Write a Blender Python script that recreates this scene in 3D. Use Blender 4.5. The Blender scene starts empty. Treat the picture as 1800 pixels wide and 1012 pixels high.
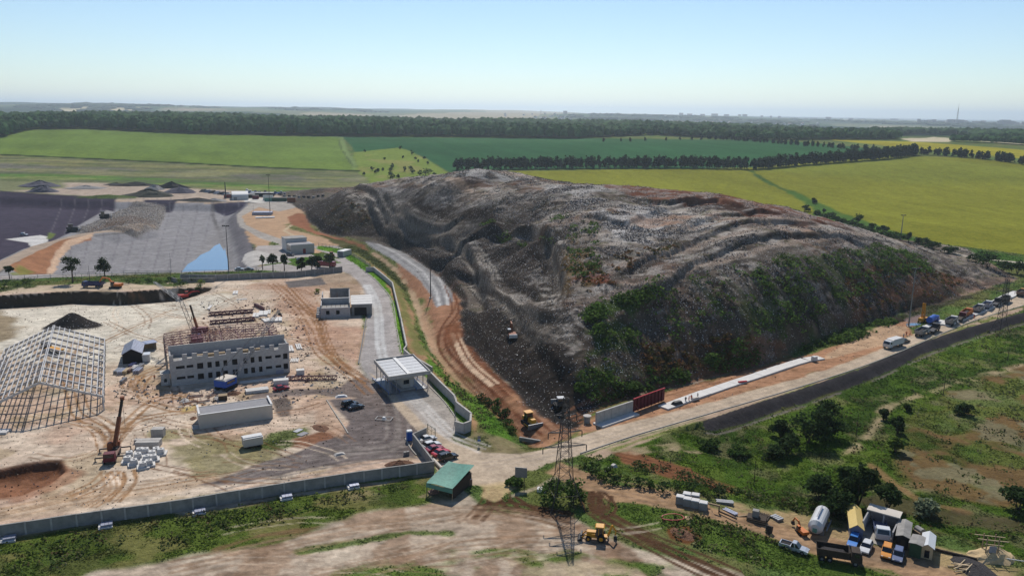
import bpy, math, random
import numpy as np
from mathutils import Vector, Matrix
R = math.radians
random.seed(7); RNG = np.random.default_rng(7)
S = bpy.context.scene; COL = S.collection
# ------------------------------------------------------------------ camera, sky, sun, exposure
F, CX, CY, CAMZ = 1400.0, 900.0, 506.0, 76.0
PITCH, ROLL = R(12.45), R(0.7)
X0 = np.array([1.0, 0, 0]); U0 = np.array([0, math.sin(PITCH), math.cos(PITCH)]); FW = np.array([0, math.cos(PITCH), -math.sin(PITCH)])
RT = math.cos(ROLL)*X0 + math.sin(ROLL)*U0; UP = math.cos(ROLL)*U0 - math.sin(ROLL)*X0
cam = bpy.data.cameras.new('camera'); co = bpy.data.objects.new('camera', cam); COL.objects.link(co)
cam.sensor_width = 36; cam.lens = 28.0; cam.clip_start = 1; cam.clip_end = 40000
co.matrix_world = Matrix(((RT[0], UP[0], -FW[0], 0), (RT[1], UP[1], -FW[1], 0), (RT[2], UP[2], -FW[2], CAMZ), (0, 0, 0, 1)))
S.camera = co
SUN_EL = R(47)
W = bpy.data.worlds.new("World"); S.world = W; W.use_nodes = True
wn = W.node_tree; bg = wn.nodes['Background']
sky = wn.nodes.new('ShaderNodeTexSky'); sky.sky_type = 'NISHITA'; sky.sun_disc = False
sky.sun_elevation = SUN_EL; sky.sun_rotation = 0.0; sky.altitude = 150; sky.air_density = 1.0; sky.dust_density = 0.0; sky.ozone_density = 2.0
tn = wn.nodes.new('ShaderNodeMix'); tn.data_type = 'RGBA'; tn.blend_type = 'MULTIPLY'; tn.inputs[0].default_value = 1; tn.inputs[7].default_value = (0.93, 1.0, 1.08, 1); wn.links.new(sky.outputs[0], tn.inputs[6]); wn.links.new(tn.outputs[2], bg.inputs[0]); bg.inputs[1].default_value = 0.1
sl = bpy.data.lights.new('sun', 'SUN'); sl.energy = 5.0; sl.angle = R(0.5); sl.color = (1.0, 0.95, 0.88)
so = bpy.data.objects.new('sun', sl); COL.objects.link(so); so.location = (0, 300, 400)
so.rotation_euler = Vector((0, math.cos(SUN_EL), math.sin(SUN_EL))).to_track_quat('Z', 'Y').to_euler()
S.view_settings.view_transform = 'Standard'; S.view_settings.look = 'None'; S.view_settings.gamma = 1; S.view_settings.use_curve_mapping = False
S.view_settings.exposure = 0.0
S.render.engine = 'CYCLES'; S.cycles.volume_bounces = 0
S.cycles.max_bounces = 6; S.cycles.transparent_max_bounces = 8

# ------------------------------------------------------------------ numeric helpers
def lin(c):
    c = np.asarray(c, float)/255.0
    return np.where(c <= 0.04045, c/12.92, ((c+0.055)/1.055)**2.4)
def C(r, g, b): return lin((r, g, b))/1.42
def vn(x, y, seed=0):
    xi = np.floor(x).astype(np.int64); yi = np.floor(y).astype(np.int64); fx = x-xi; fy = y-yi
    fx = fx*fx*(3-2*fx); fy = fy*fy*(3-2*fy)
    def h(a, b):
        n = (a*374761393+b*668265263+seed*1442695041) & 0xffffffff
        n = ((n ^ (n >> 13))*1274126177) & 0xffffffff
        n = ((n ^ (n >> 16))*2246822519) & 0xffffffff
        return ((n ^ (n >> 15)) & 0xffffff)/float(0xffffff)
    return (h(xi, yi)*(1-fx)+h(xi+1, yi)*fx)*(1-fy)+(h(xi, yi+1)*(1-fx)+h(xi+1, yi+1)*fx)*fy
def fbm(x, y, s, o=4, seed=0):
    a, t, v = 1.0, 0.0, 0.0
    for k in range(o):
        c_, s_ = math.cos(k*1.3+seed), math.sin(k*1.3+seed)
        v = v+a*vn((x*c_-y*s_)/s+17.3*k, (x*s_+y*c_)/s-9.1*k, seed*7+k); t += a; a *= 0.5; s *= 0.5
    return v/t
def ss(a, b, x):
    t = np.clip((x-a)/(b-a), 0, 1); return t*t*(3-2*t)
def segdist(x, y, P, closed=False):
    P = np.asarray(P, float); n = len(P); d = np.full(x.shape, 1e18); sgn = np.zeros(x.shape)
    for i in range(n if closed else n-1):
        a = P[i]; b = P[(i+1) % n]; ex, ey = b-a; L = ex*ex+ey*ey+1e-12
        px = x-a[0]; py = y-a[1]; t = np.clip((px*ex+py*ey)/L, 0, 1)
        q = (px-t*ex)**2+(py-t*ey)**2; c = np.sign(ex*py-ey*px)
        m = q < d; d = np.where(m, q, d); sgn = np.where(m, c, sgn)
    return np.sqrt(d), sgn
def inside(x, y, P):
    P = np.asarray(P, float); r = np.zeros(x.shape, bool); j = len(P)-1
    for i in range(len(P)):
        xi, yi = P[i]; xj, yj = P[j]
        if yi != yj: r ^= ((yi > y) != (yj > y)) & (x < (xj-xi)*(y-yi)/(yj-yi)+xi)
        j = i
    return r
def sdist(x, y, P):
    d, _ = segdist(x, y, P, True); return np.where(inside(x, y, P), d, -d)
def rays(px, py):
    px = np.atleast_1d(np.asarray(px, float)); py = np.atleast_1d(np.asarray(py, float))
    return FW[None]*F + RT[None]*(px-CX)[:, None] - UP[None]*(py-CY)[:, None]
def hz(px, py, z=0.0):
    d = rays(px, py); t = (z-CAMZ)/d[:, 2]; return np.stack([d[:, 0]*t, d[:, 1]*t], 1)

# ------------------------------------------------------------------ terrain shape
FY = np.array([0, 450, 600, 750, 900, 1000, 1200, 1400, 1800, 2400, 3200, 5000, 8000, 11000, 16000, 40000.])
FZ = np.array([[0, 0, 0, 1, 16, 24, 38, 43, 45, 40, 30, 50, 107, 105, 80, 80],
               [0, 0, 0, 5, 13, 19, 31, 36, 40, 36, 28, 45, 70, 88, 60, 60],
               [0, 0, 2, 9, 26, 30, 36, 38, 31, 22, 18, 10, 10, 5, 0, 0.]])
def far(x, y):
    u = np.clip(x/np.maximum(y, 50)/0.6, -1, 1); r = 0
    for k in (-0.08, -0.03, 0.03, 0.08):
        yy = y*(1+k); L, M, Q = (np.interp(yy, FY, FZ[i]) for i in range(3))
        r = r+np.where(u < 0, M+(L-M)*(-u), M+(Q-M)*u)/4
    und = (fbm(x, y, 900, 3, 3)-0.5)*ss(2200, 5000, y)*50*ss(60000, 9000, y)+(fbm(x, y, 380, 2, 13)-0.5)*18*ss(1350, 1800, y)*ss(4000, 2600, y)
    return r+und
MFOOT_PX = [(1005, 752), (950, 715), (880, 660), (835, 610), (815, 560), (812, 530), (770, 485), (715, 446), (650, 418), (600, 414), (565, 405), (541, 388), (535, 374)]
MFOOT_PX2 = [(1790, 492), (1740, 505), (1650, 533), (1560, 560), (1500, 582), (1430, 606), (1380, 628), (1290, 655), (1200, 678), (1130, 692), (1050, 715), (1012, 745)]
MF = np.concatenate([hz(*zip(*MFOOT_PX)), [(-215, 720), (-150, 760), (-40, 730), (80, 640), (190, 560), (270, 470)], hz(*zip(*MFOOT_PX2))])
CP = [(540, 376, 1), (560, 355, 10), (600, 342, 19), (600, 385, 8), (600, 412, 0), (560, 392, 3), (640, 330, 24), (640, 372, 13), (640, 405, 3), (660, 350, 20),
      (700, 322, 29), (700, 350, 22), (700, 380, 15), (700, 415, 7), (700, 438, 0.5), (740, 340, 28), (760, 375, 21), (760, 410, 12.5), (760, 445, 6), (760, 474, 0.5),
      (740, 326, 33), (800, 326, 35), (800, 306, 39), (860, 300, 42), (920, 311, 40), (955, 322, 37), (860, 326, 35), (900, 324, 35),
      (800, 350, 28), (800, 380, 22), (800, 410, 17), (800, 440, 13), (800, 480, 6), (806, 520, 1.5), (830, 425, 14), (850, 450, 12), (850, 480, 9), (840, 510, 5),
      (850, 340, 33), (850, 370, 28), (860, 395, 24), (900, 400, 25), (900, 425, 17), (900, 455, 13.5), (905, 490, 11.5), (900, 520, 10.5),
      (940, 410, 27), (965, 435, 25), (985, 470, 23), (990, 500, 21), (985, 530, 19), (960, 460, 17), (960, 500, 14), (950, 530, 12.5),
      (820, 560, 1.5), (850, 590, 3), (900, 600, 6), (900, 563, 8), (905, 545, 12), (860, 550, 6), (880, 530, 10), (940, 560, 13), (960, 600, 11), (990, 640, 9), (930, 640, 5), (960, 680, 3.5), (990, 700, 3), (1000, 735, 0.6), (890, 650, 1.5),
      (1020, 560, 17), (1020, 610, 12), (1020, 660, 7), (1025, 705, 1.5), (1040, 525, 20.5), (1100, 508, 22.5), (1150, 497, 24), (1200, 476, 25), (1250, 459, 26.5), (1300, 446, 27.5), (1400, 428, 27.5), (1500, 440, 22), (1600, 468, 12.5),
      (1090, 470, 25.5), (1190, 440, 28), (1290, 412, 30), (1400, 396, 30), (1000, 450, 27), (1000, 400, 30.5), (1100, 400, 31.5), (1050, 360, 35), (950, 360, 33), (1150, 360, 35),
      (1000, 324, 38), (1050, 325, 38), (1100, 328, 38.5), (1180, 335, 38), (1280, 343, 37), (1350, 361, 33), (1400, 372, 30.5), (1500, 400, 24), (1600, 430, 15.5), (1700, 466, 6), (1760, 489, 0.5), (1280, 375, 33.5), (1200, 375, 34),
      (1100, 600, 11.5), (1100, 660, 4.5), (1120, 550, 17), (1200, 600, 9), (1200, 540, 16.5), (1200, 645, 3.5), (1300, 600, 8), (1300, 540, 16.5), (1300, 490, 23), (1400, 575, 8), (1400, 520, 15.5), (1400, 470, 22.5), (1500, 545, 6), (1500, 500, 12.5), (1600, 520, 4.5), (1600, 495, 9), (1700, 495, 2)]
cw = []
for px, py, z in CP:
    q = hz(px, py, z)[0]; cw.append((q[0], q[1], z))
for (x, y, z) in [(-130, 640, 10), (-90, 620, 14), (-20, 600, 23), (30, 560, 23), (90, 520, 20), (160, 470, 12), (205, 440, 5), (-40, 700, 2), (60, 640, 3), (180, 540, 1), (250, 450, 1), (-160, 690, 2)]:
    cw.append((x, y, z))
for q in MF[::1]: cw.append((q[0], q[1], 0.0))
cw = np.array(cw)
def _k(r2): return np.where(r2 > 1e-12, 0.5*r2*np.log(np.maximum(r2, 1e-12)), 0)
_n = len(cw); _p = cw[:, :2]/100
_A = np.zeros((_n+3, _n+3)); _d = ((_p[:, None]-_p[None])**2).sum(2); _A[:_n, :_n] = _k(_d)+np.eye(_n)*0.006
_A[:_n, _n] = 1; _A[:_n, _n+1:] = _p; _A[_n, :_n] = 1; _A[_n+1:, :_n] = _p.T
_w = np.linalg.solve(_A, np.concatenate([cw[:, 2], [0, 0, 0]]))
def tps(x, y):
    o = np.full(x.shape, _w[_n]); xs, ys = x/100, y/100; o = o+_w[_n+1]*xs+_w[_n+2]*ys
    for i in range(_n): o = o+_w[i]*_k((xs-_p[i, 0])**2+(ys-_p[i, 1])**2)
    return o
def cut(x, y, M):                       # indices of points inside bounding box of M grown by m
    return M
# mound micro shape: benches, haul roads, scarps:  (pixels, guess z, amplitude, width, sign)
BEN = [([(1040, 528), (1100, 510), (1150, 499), (1200, 478), (1250, 461), (1300, 448), (1400, 428), (1480, 417), (1560, 420)], 25, 1.0, 4.0),
       ([(1080, 474), (1130, 455), (1190, 440), (1240, 425), (1290, 411), (1360, 402), (1430, 398)], 28, 1.0, 4.0),
       ([(1180, 405), (1260, 385), (1340, 378), (1420, 382)], 32, .8, 4),
       ([(1000, 380), (1100, 392), (1180, 372), (1250, 360)], 33, 0.9, 5),
       ([(1100, 350), (1180, 356), (1260, 352), (1330, 364)], 36, 1.1, 4),
       ([(620, 345), (660, 362), (700, 385), (745, 400), (790, 418), (830, 440), (850, 470), (858, 500)], 15, 1.8, 3.6),
       ([(640, 338), (690, 362), (740, 388), (800, 398), (840, 396), (880, 402), (930, 412), (965, 432), (983, 465), (990, 505)], 23, 2.3, 3.6),
       ([(670, 340), (720, 365), (780, 380), (830, 385)], 23, 1.6, 3.6), ([(780, 452), (840, 470), (870, 500), (900, 535), (940, 570), (975, 590), (1000, 600)], 11, 1.6, 3.5),
       ([(860, 545), (905, 552), (925, 575), (950, 610), (985, 640), (1010, 655)], 10, 1.5, 4.0), ([(1010, 545), (960, 540), (920, 500), (880, 470)], 14, 1.2, 4)]
for b in BEN: b[0][:] = [tuple(hz(px, py, b[1])[0]) for px, py in b[0]]
MROAD = []
def mound(x, y):
    sd = sdist(x, y, MF); o = np.zeros(x.shape); m = sd > 0
    if not m.any(): return o
    xx, yy, s = x[m], y[m], sd[m]
    h = tps(xx, yy)
    for pts, z, a, w in BEN:
        d, sg = segdist(xx, yy, pts); dd = d*sg/w
        # uphill lies on +y side mostly: flatten at line, steepen behind it
        flat = np.exp(-dd*dd)
        dx = pts[-1][0]-pts[0][0]; up = sg*np.sign(dx) if dx != 0 else sg
        t = d*up/w
        ef = ss(0, 16, np.minimum(np.hypot(xx-pts[0][0], yy-pts[0][1]), np.hypot(xx-pts[-1][0], yy-pts[-1][1])))
        h = h + ef*a*2.0*(ss(-0.1, 0.35, t)-0.55)*np.exp(-np.maximum(abs(t)-0.35, 0)**2*0.5)
    n = (fbm(xx, yy, 18, 3, 5)-0.5)*2.2 + (np.abs(fbm(xx*0.7+yy*0.7, yy-xx*0.3, 5.5, 3, 8)-0.5)-0.2)*1.1+(fbm(xx, yy, 2.2, 3, 9)-0.5)*1.1
    n = n + 1.3*(fbm(xx, yy, 9, 2, 61)-0.5)*ss(300, 520, yy)
    h = np.maximum(h+n*ss(0, 8, s), 0)
    o[m] = h*ss(0, 3.5, s)
    return o
PIT = hz(*zip(*[(-500, 338), (0, 346), (200, 355), (440, 361), (420, 377), (456, 466), (440, 474), (300, 479), (60, 483), (-200, 492), (-500, 500)]))
RIDGE = hz(*zip(*[(-200, 545), (-60, 500), (0, 468), (75, 432), (150, 412), (235, 400)]))
RIDGE2 = hz(*zip(*[(135, 405), (165, 385), (198, 357)]), -5)
CLIFF = hz(*zip(*[(-300, 526), (0, 519), (90, 514), (130, 511), (215, 513), (300, 507), (372, 504)]))
HOLE = hz(*zip(*[(-200, 838), (0, 824), (60, 812), (108, 808), (120, 826), (90, 850), (40, 870), (-200, 900)]))
DITCH = hz(*zip(*[(555, 402), (600, 418), (640, 432), (690, 470), (722, 508), (742, 560), (770, 610), (800, 650), (850, 700), (900, 740), (930, 772)]))
EMB = hz(*zip(*[(1240, 738), (1333, 707), (1400, 686), (1517, 646), (1617, 603), (1702, 575), (1800, 549), (2100, 470)]))
TRASHEAP = hz(*zip(*[(165, 415), (240, 419), (275, 408), (290, 380), (292, 368), (240, 364), (200, 372), (160, 392), (128, 405)]), -4)
HEAPS = [(128, 567, 7.5, 5.0, (60, 56, 54), 1.35), (190, 349, 7, 3, (82, 98, 52), 4)]   # centre px,py, radius m, height, colour, stretch
HW = [(hz(h[0], h[1])[0], h[2], h[3], h[4], h[5]) for h in HEAPS]
FIRE = (hz(745, 640)[0])
def ground0(x, y):
    z = far(x, y)
    s = sdist(x, y, PIT); m = s > 0
    pz = np.where(m, -5.0*ss(0, 16, s), 0)
    d, _ = segdist(x, y, RIDGE); pz = np.maximum(pz, np.where(m, -np.clip((d-5)/3.0, 0, 6), -9))
    d, _ = segdist(x, y, RIDGE2); pz = np.maximum(pz, np.where(m, -5+1.6*np.exp(-(d/5)**2), -9))
    z = z+np.where(m, pz, 0)
    s = sdist(x, y, TRASHEAP); z = z+np.where(s > 0, 2.2*ss(0, 6, s)+(fbm(x, y, 5, 3, 4)-0.5)*1.4*ss(0, 6, s), 0)
    d, sg = segdist(x, y, CLIFF); below = (sg < 0) & (y < 420) & (x < CLIFF[-1][0]+8)
    edge = ss(CLIFF[-1][0]+8, CLIFF[-1][0]-16, x)
    z = z-np.where(below, 5.0*ss(0, 2.2, d+(fbm(x, y, 6, 2, 31)-0.5)*2)*ss(75, 8, d), 0)*edge
    s = sdist(x, y, HOLE); z = z-np.where(s > 0, 2.6*ss(0, 1.4, s)*ss(-2, 9, s+3), 0)
    d, _ = segdist(x, y, DITCH); z = z-2.2*np.exp(-(d/4.0)**2)*ss(600, 450, y)+1.0*np.exp(-((d-9)/4)**2)*ss(600, 450, y)*0.4
    d, sg = segdist(x, y, EMB); low = ss(0, 5, np.where(sg < 0, d, -d)); z = z-2.4*low*(x > 40)*ss(30, 60, x)
    for q, r, h, c, fl in HW:
        d = np.hypot((x-q[0])/fl*1.0, (y-q[1]))/r*1.0; d = d+(fbm(x, y, r*0.7, 3, 12)-0.5)*0.35
        z = np.maximum(z, z+h*np.clip(1-d, 0, 1)*1.05)
    rough = ss(560, 300, y)*0.25
    z = z+(fbm(x, y, 14, 3, 40)-0.5)*rough*(np.hypot(x, y) > 10)
    return z
def hfull(x, y): return ground0(x, y)+mound(x, y)
# raster for ray casting and placing
GX0, GX1, GY0, GY1, GD = -560., 560., 40., 1000., 2.0
gx = np.arange(GX0, GX1+GD, GD); gy = np.arange(GY0, GY1+GD, GD)
GXX, GYY = np.meshgrid(gx, gy); G0 = ground0(GXX.ravel(), GYY.ravel()).reshape(GXX.shape)
GF = G0+mound(GXX.ravel(), GYY.ravel()).reshape(GXX.shape)
def _samp(G, x, y):
    fx = np.clip((x-GX0)/GD, 0, len(gx)-1.001); fy = np.clip((y-GY0)/GD, 0, len(gy)-1.001); i = fx.astype(int); j = fy.astype(int); a = fx-i; b = fy-j
    return (G[j, i]*(1-a)+G[j, i+1]*a)*(1-b)+(G[j+1, i]*(1-a)+G[j+1, i+1]*a)*b
def hq(x, y, bare=False):
    inb = (x > GX0) & (x < GX1) & (y < GY1) & (y > GY0)
    return np.where(inb, _samp(G0 if bare else GF, x, y), far(x, y))
TT = np.concatenate([np.arange(80, 1000, 1.5), np.geomspace(1000, 16000, 500)])
def hit(px, py, bare=False):
    d = rays(px, py); out = []
    for v in d:
        x = v[0]/v[1]*TT; y = TT; z = CAMZ+v[2]/v[1]*TT; g = z-hq(x, y, bare); k = np.argmax(g < 0)
        if g[k] >= 0: k = len(TT)-1
        k = max(k, 1); a = g[k-1]/(g[k-1]-g[k]+1e-9); a = min(max(a, 0), 1); t = TT[k-1]+a*(TT[k]-TT[k-1])
        out.append((v[0]/v[1]*t, t))
    return np.array(out)
def gz(x, y): return float(hfull(np.array([float(x)]), np.array([float(y)]))[0])
def G(px, py, bare=False):
    q = hit([px], [py], bare)[0]; return Vector((q[0], q[1], gz(q[0], q[1])))
# ------------------------------------------------------------------ terrain grid and its colours
NU = 760
us = np.concatenate([np.linspace(-1.6, -0.76, 24), np.linspace(-0.755, 0.755, NU-48), np.linspace(0.76, 1.6, 24)])
ys = [48.0]
while ys[-1] < 640: ys.append(ys[-1]+0.17+0.0021*ys[-1])
ys = np.concatenate([ys, np.geomspace(ys[-1]*1.006, 1500, 130), np.geomspace(1515, 34000, 110)])
NV = len(ys)
YY, UU = np.meshgrid(ys, us, indexing='ij'); XX = (UU*YY).ravel(); YY = YY.ravel()
ZZ = hfull(XX, YY)
NN = len(XX); col = np.empty((NN, 3)); trash = np.zeros(NN); grassy = np.zeros(NN); crop = np.zeros(NN); reg = np.zeros(NN, int); RG = ['ground']
n1 = fbm(XX, YY, 40, 4, 1); n2 = fbm(XX, YY, 9, 4, 2); n3 = fbm(XX, YY, 2.5, 3, 3)
def W_(P, mode):
    P = list(P)
    if mode == 'w': return np.array(P, float)
    if mode == 'b': return hit(*zip(*P), True)
    if mode == 'h': return hit(*zip(*P))
    return hz(*zip(*P), mode)
def blend(idx, m, c, tr=None, ve=None, cr=None, rg=None):
    c = C(*c) if not callable(c) else c(idx)
    col[idx] = col[idx]*(1-m[:, None])+c*m[:, None]
    if tr is not None: trash[idx] = trash[idx]*(1-m)+tr*m
    if ve is not None: grassy[idx] = grassy[idx]*(1-m)+ve*m
    if cr is not None: crop[idx] = crop[idx]*(1-m)+cr*m
    if rg is not None:
        if rg not in RG: RG.append(rg)
        reg[idx[m > 0.5]] = RG.index(rg)
def noisemask(idx, patch):
    s, lo, hi, sd = patch; f = fbm(XX[idx], YY[idx], s, 4, sd); return ss(lo, hi, f)
def paint(P, c, f=1.5, wob=2.0, ws=8, a=1.0, patch=None, mode='b', **k):
    Q = W_(P, mode); m = f+wob; x0, y0 = Q.min(0)-m; x1, y1 = Q.max(0)+m
    idx = np.nonzero((XX > x0) & (XX < x1) & (YY > y0) & (YY < y1))[0]
    if not len(idx): return
    x, y = XX[idx], YY[idx]; s = sdist(x, y, Q)
    if wob: s = s+(fbm(x, y, ws, 3, 77)-0.5)*2*wob
    mk = ss(-f/2, f/2, s)*a
    if patch: mk = mk*noisemask(idx, patch)
    k2 = mk > 0.003; blend(idx[k2], mk[k2], c, **k)
def line(P, w, c, f=0.8, wob=0.5, ws=5, a=1.0, patch=None, mode='b', **k):
    Q = W_(P, mode); m = f+w+wob; x0, y0 = Q.min(0)-m; x1, y1 = Q.max(0)+m
    idx = np.nonzero((XX > x0) & (XX < x1) & (YY > y0) & (YY < y1))[0]
    if not len(idx): return
    x, y = XX[idx], YY[idx]; d, _ = segdist(x, y, Q)
    if wob: d = d+(fbm(x, y, ws, 3, 78)-0.5)*2*wob
    mk = (1-ss(w/2-f/2, w/2+f/2, d))*a
    if patch: mk = mk*noisemask(idx, patch)
    k2 = mk > 0.003; blend(idx[k2], mk[k2], c, **k)
def smooth_poly(P, n=6):
    P = np.array(P, float); out = []
    for i in range(len(P)-1):
        p0 = P[max(i-1, 0)]; p1 = P[i]; p2 = P[i+1]; p3 = P[min(i+2, len(P)-1)]
        for t in np.linspace(0, 1, n, endpoint=False):
            out.append(0.5*((2*p1)+(-p0+p2)*t+(2*p0-5*p1+4*p2-p3)*t*t+(-p0+3*p1-3*p2+p3)*t**3))
    out.append(P[-1]); return out
def tracks(P, c, gap=2.0, w=0.55, n=1, a=0.9, mode='b', spread=1.5, seed=0):
    a = min(1, a*1.3)
    Q = hit(*zip(*smooth_poly(P)), mode != 'h'); T = np.gradient(Q, axis=0); N = np.stack([-T[:, 1], T[:, 0]], 1); N /= np.linalg.norm(N, axis=1)[:, None]+1e-9
    r = random.Random(seed+int(P[0][0]))
    for k in range(n):
        o = r.uniform(-spread, spread) if n > 1 else 0; o2 = o+r.uniform(-spread, spread)*0.5 if n > 1 else 0
        off = np.linspace(o, o2, len(Q))[:, None]
        for s in (-gap/2, gap/2): line(Q+N*(off+s), w*r.uniform(0.7, 1.3), c, 0.35, 0.2, 2, a*r.uniform(0.6, 1), mode='w')
A_ = np.arange(NN)
# --- base
b = C(96, 116, 62)[None]*(0.75+0.5*n1)[:, None]
b = b*(1-ss(0.45, 0.62, n2)[:, None]*0.5)+C(128, 116, 78)[None]*ss(0.45, 0.62, n2)[:, None]*0.5
col[:] = b; grassy[:] = 0.8
# far land: woods, stubble, meadows in large plots
fm = ss(1700, 2000, YY); w1 = fbm(XX*0.6, YY*0.22, 700, 3, 90); idx = np.nonzero(fm > 0)[0]
fc = np.where((w1[idx] > 0.57)[:, None], C(120, 124, 92), np.where((w1[idx] > 0.49)[:, None], C(76, 96, 66), C(44, 62, 46)))
fc = np.where((w1[idx] > 0.66)[:, None], C(170, 158, 130), fc)
fc = np.where((YY[idx] < 4600)[:, None] & (w1[idx] < 0.60)[:, None], C(46, 66, 46), fc)
if 'far_land' not in RG: RG.append('far_land')
col[idx] = col[idx]*(1-fm[idx, None])+fc*fm[idx, None]; grassy[idx] = 0; reg[idx[fm[idx] > 0.5]] = RG.index('far_land')

paint([(105, 192), (135, 189.5), (185, 188), (262, 189), (262, 193), (225, 195), (150, 197)], (206, 190, 150), 25, 10, 200, 1)
paint([(268, 193), (360, 191), (400, 193), (330, 195)], (170, 150, 128), 25, 10, 200, 1)
paint([(1170, 206), (1300, 208), (1500, 213), (1800, 222), (1800, 226), (1500, 218), (1300, 214), (1170, 212)], (70, 84, 70), 60, 60, 300, 0.9)
# --- far fields
paint([(-500, 250), (-200, 245), (0, 243), (55, 229), (150, 228), (350, 237), (601, 241), (608, 262), (628, 300), (500, 295), (300, 285), (0, 272), (-500, 258)], (110, 131, 62), 2, 1, ve=0, cr=0.35, rg='young_crop_field')
paint([(-400, 262), (0, 262), (150, 266), (400, 275), (600, 285), (628, 300), (500, 295), (300, 285), (0, 272), (-500, 260)], (120, 140, 64), 30, 15, 60, 0.5, cr=0.35)

paint([(602, 241), (1000, 243), (1200, 246), (1330, 246), (1450, 253), (1545, 263), (1450, 277), (1330, 294), (1200, 296), (900, 297), (790, 303), (775, 294), (735, 272), (712, 262), (625, 268)], (58, 98, 62), 3, 2, 30, ve=0, cr=0.3, rg='tall_crop_field')
paint([(602, 241), (1000, 243), (1330, 246), (1330, 252), (1000, 250), (610, 252)], (72, 106, 70), 40, 20, 60, 0.5, cr=0.3)
line([(599, 241), (606, 262), (626, 298), (640, 318)], 7, (124, 142, 88), 4, 2, 20)
line([(594, 242), (600, 262), (620, 292)], 2, (80, 92, 60), 2, 2, 20, 0.7)
paint([(622, 268), (700, 260), (722, 266), (776, 295), (800, 312), (700, 332), (640, 322), (625, 300)], (126, 142, 68), 4, 4, 25, ve=0.4, cr=0, rg='pasture')
paint([(622, 268), (700, 260), (722, 266), (776, 295), (700, 332), (640, 322)], (150, 140, 88), 4, 4, 25, 0.6, (30, 0.5, 0.6, 5))
paint([(-500, 260), (0, 273), (300, 286), (628, 301), (650, 320), (640, 345), (560, 345), (300, 327), (0, 318), (-500, 312)], (118, 122, 84), 4, 2, ve=0.2, rg='meadow')
paint([(-500, 262), (0, 276), (300, 289), (628, 303), (640, 310), (300, 300), (0, 288), (-500, 280)], (142, 138, 88), 10, 8, 30, 0.7, (60, 0.35, 0.6, 6))
paint([(-500, 275), (0, 286), (300, 299), (640, 312), (640, 322), (300, 312), (0, 302), (-500, 295)], (122, 118, 108), 10, 8, 40, 0.8, (50, 0.35, 0.55, 7))
paint([(300, 296), (440, 300), (640, 312), (640, 330), (420, 318), (300, 312)], (146, 146, 104), 10, 12, 40, 0.6, (40, 0.4, 0.55, 17))
paint([(-500, 298), (0, 304), (200, 309), (420, 321), (560, 333), (660, 330), (650, 345), (560, 346), (400, 330), (180, 318), (0, 314), (-500, 308)], (96, 132, 60), 8, 4, 30, 0.95)
idx = np.nonzero(reg == RG.index('meadow'))[0]; sn = fbm(XX[idx]*0.12, YY[idx], 9, 4, 19); blend(idx, ss(0.5, 0.62, sn)*0.6, (104, 100, 88)); blend(idx, ss(0.46, 0.36, sn)*0.6, (150, 146, 98)); blend(idx, ss(0.55, 0.7, fbm(XX[idx]*0.2, YY[idx], 5, 3, 20))*0.5, (84, 104, 52))
line([(-400, 261), (0, 272), (300, 285.5), (500, 296), (628, 300.5)], 9, (52, 62, 38), 2, 1, 10)
paint([(840, 300), (1330, 295), (1460, 283), (1600, 274), (1700, 278), (1800, 289), (2200, 315), (2200, 560), (1790, 446), (1650, 428), (1560, 404), (1440, 382), (1290, 350), (1100, 345), (900, 345)], (128, 130, 48), 2, 2, 20, ve=0, cr=1.0, rg='sunflower_field')
paint([(1330, 297), (1600, 276), (1800, 290), (2200, 318), (1800, 330), (1500, 310)], (122, 132, 56), 60, 40, 90, 0.6, cr=1.0)
line([(1321, 300), (1336, 312), (1350, 320), (1380, 334), (1420, 352), (1440, 368)], 5, (70, 96, 48), 3, 3, 12, cr=0, ve=0.6)
paint([(1375, 332), (1400, 336), (1440, 356), (1480, 375), (1560, 402), (1620, 424), (1800, 452), (1800, 470), (1600, 440), (1500, 408), (1425, 384), (1430, 366)], (82, 112, 52), 5, 3, 12, cr=0, ve=0.8, rg='ground')
line([(1320, 395), (1500, 375), (1700, 368), (1800, 362)], 1.5, (120, 128, 50), 2, 1, 20, 0.6)
paint([(1440, 245), (1600, 249), (1800, 264), (2200, 290), (2200, 310), (1800, 280), (1700, 270), (1560, 257)], (160, 152, 50), 6, 4, 40, ve=0, cr=0.6, rg='sunflower_field')
paint([(1585, 244), (1640, 241), (1672, 243), (1672, 250), (1600, 249)], (204, 190, 160), 6, 6, 60, ve=0)
line([(1700, 247), (1800, 254), (1900, 262)], 14, (204, 190, 160), 8, 3, 60, 0.9)
# bare strips in front of the spoil heaps
paint([(-500, 322), (0, 318), (180, 322), (320, 330), (560, 342), (580, 362), (480, 372), (440, 360), (200, 354), (0, 345), (-500, 336)], (186, 168, 150), 6, 4, 20, ve=0.05, rg='ground')
paint([(-500, 320), (0, 316), (110, 320), (120, 330), (0, 336), (-500, 330)], (122, 128, 88), 8, 8, 30, 0.9, ve=0.3)
paint([(0, 334), (200, 344), (260, 350), (120, 349), (0, 343)], (112, 120, 80), 6, 8, 30, 0.7, ve=0.3)
paint([(430, 348), (570, 350), (560, 358), (430, 358)], (212, 206, 196), 3, 2, 20)
line([(0, 345), (200, 353), (330, 357), (440, 360), (520, 368)], 5, (190, 166, 140), 3, 1, 10, mode='b')
line([(330, 355), (430, 356), (520, 362), (560, 366)], 5, (64, 62, 56), 3, 3, 10, 0.8)
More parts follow.
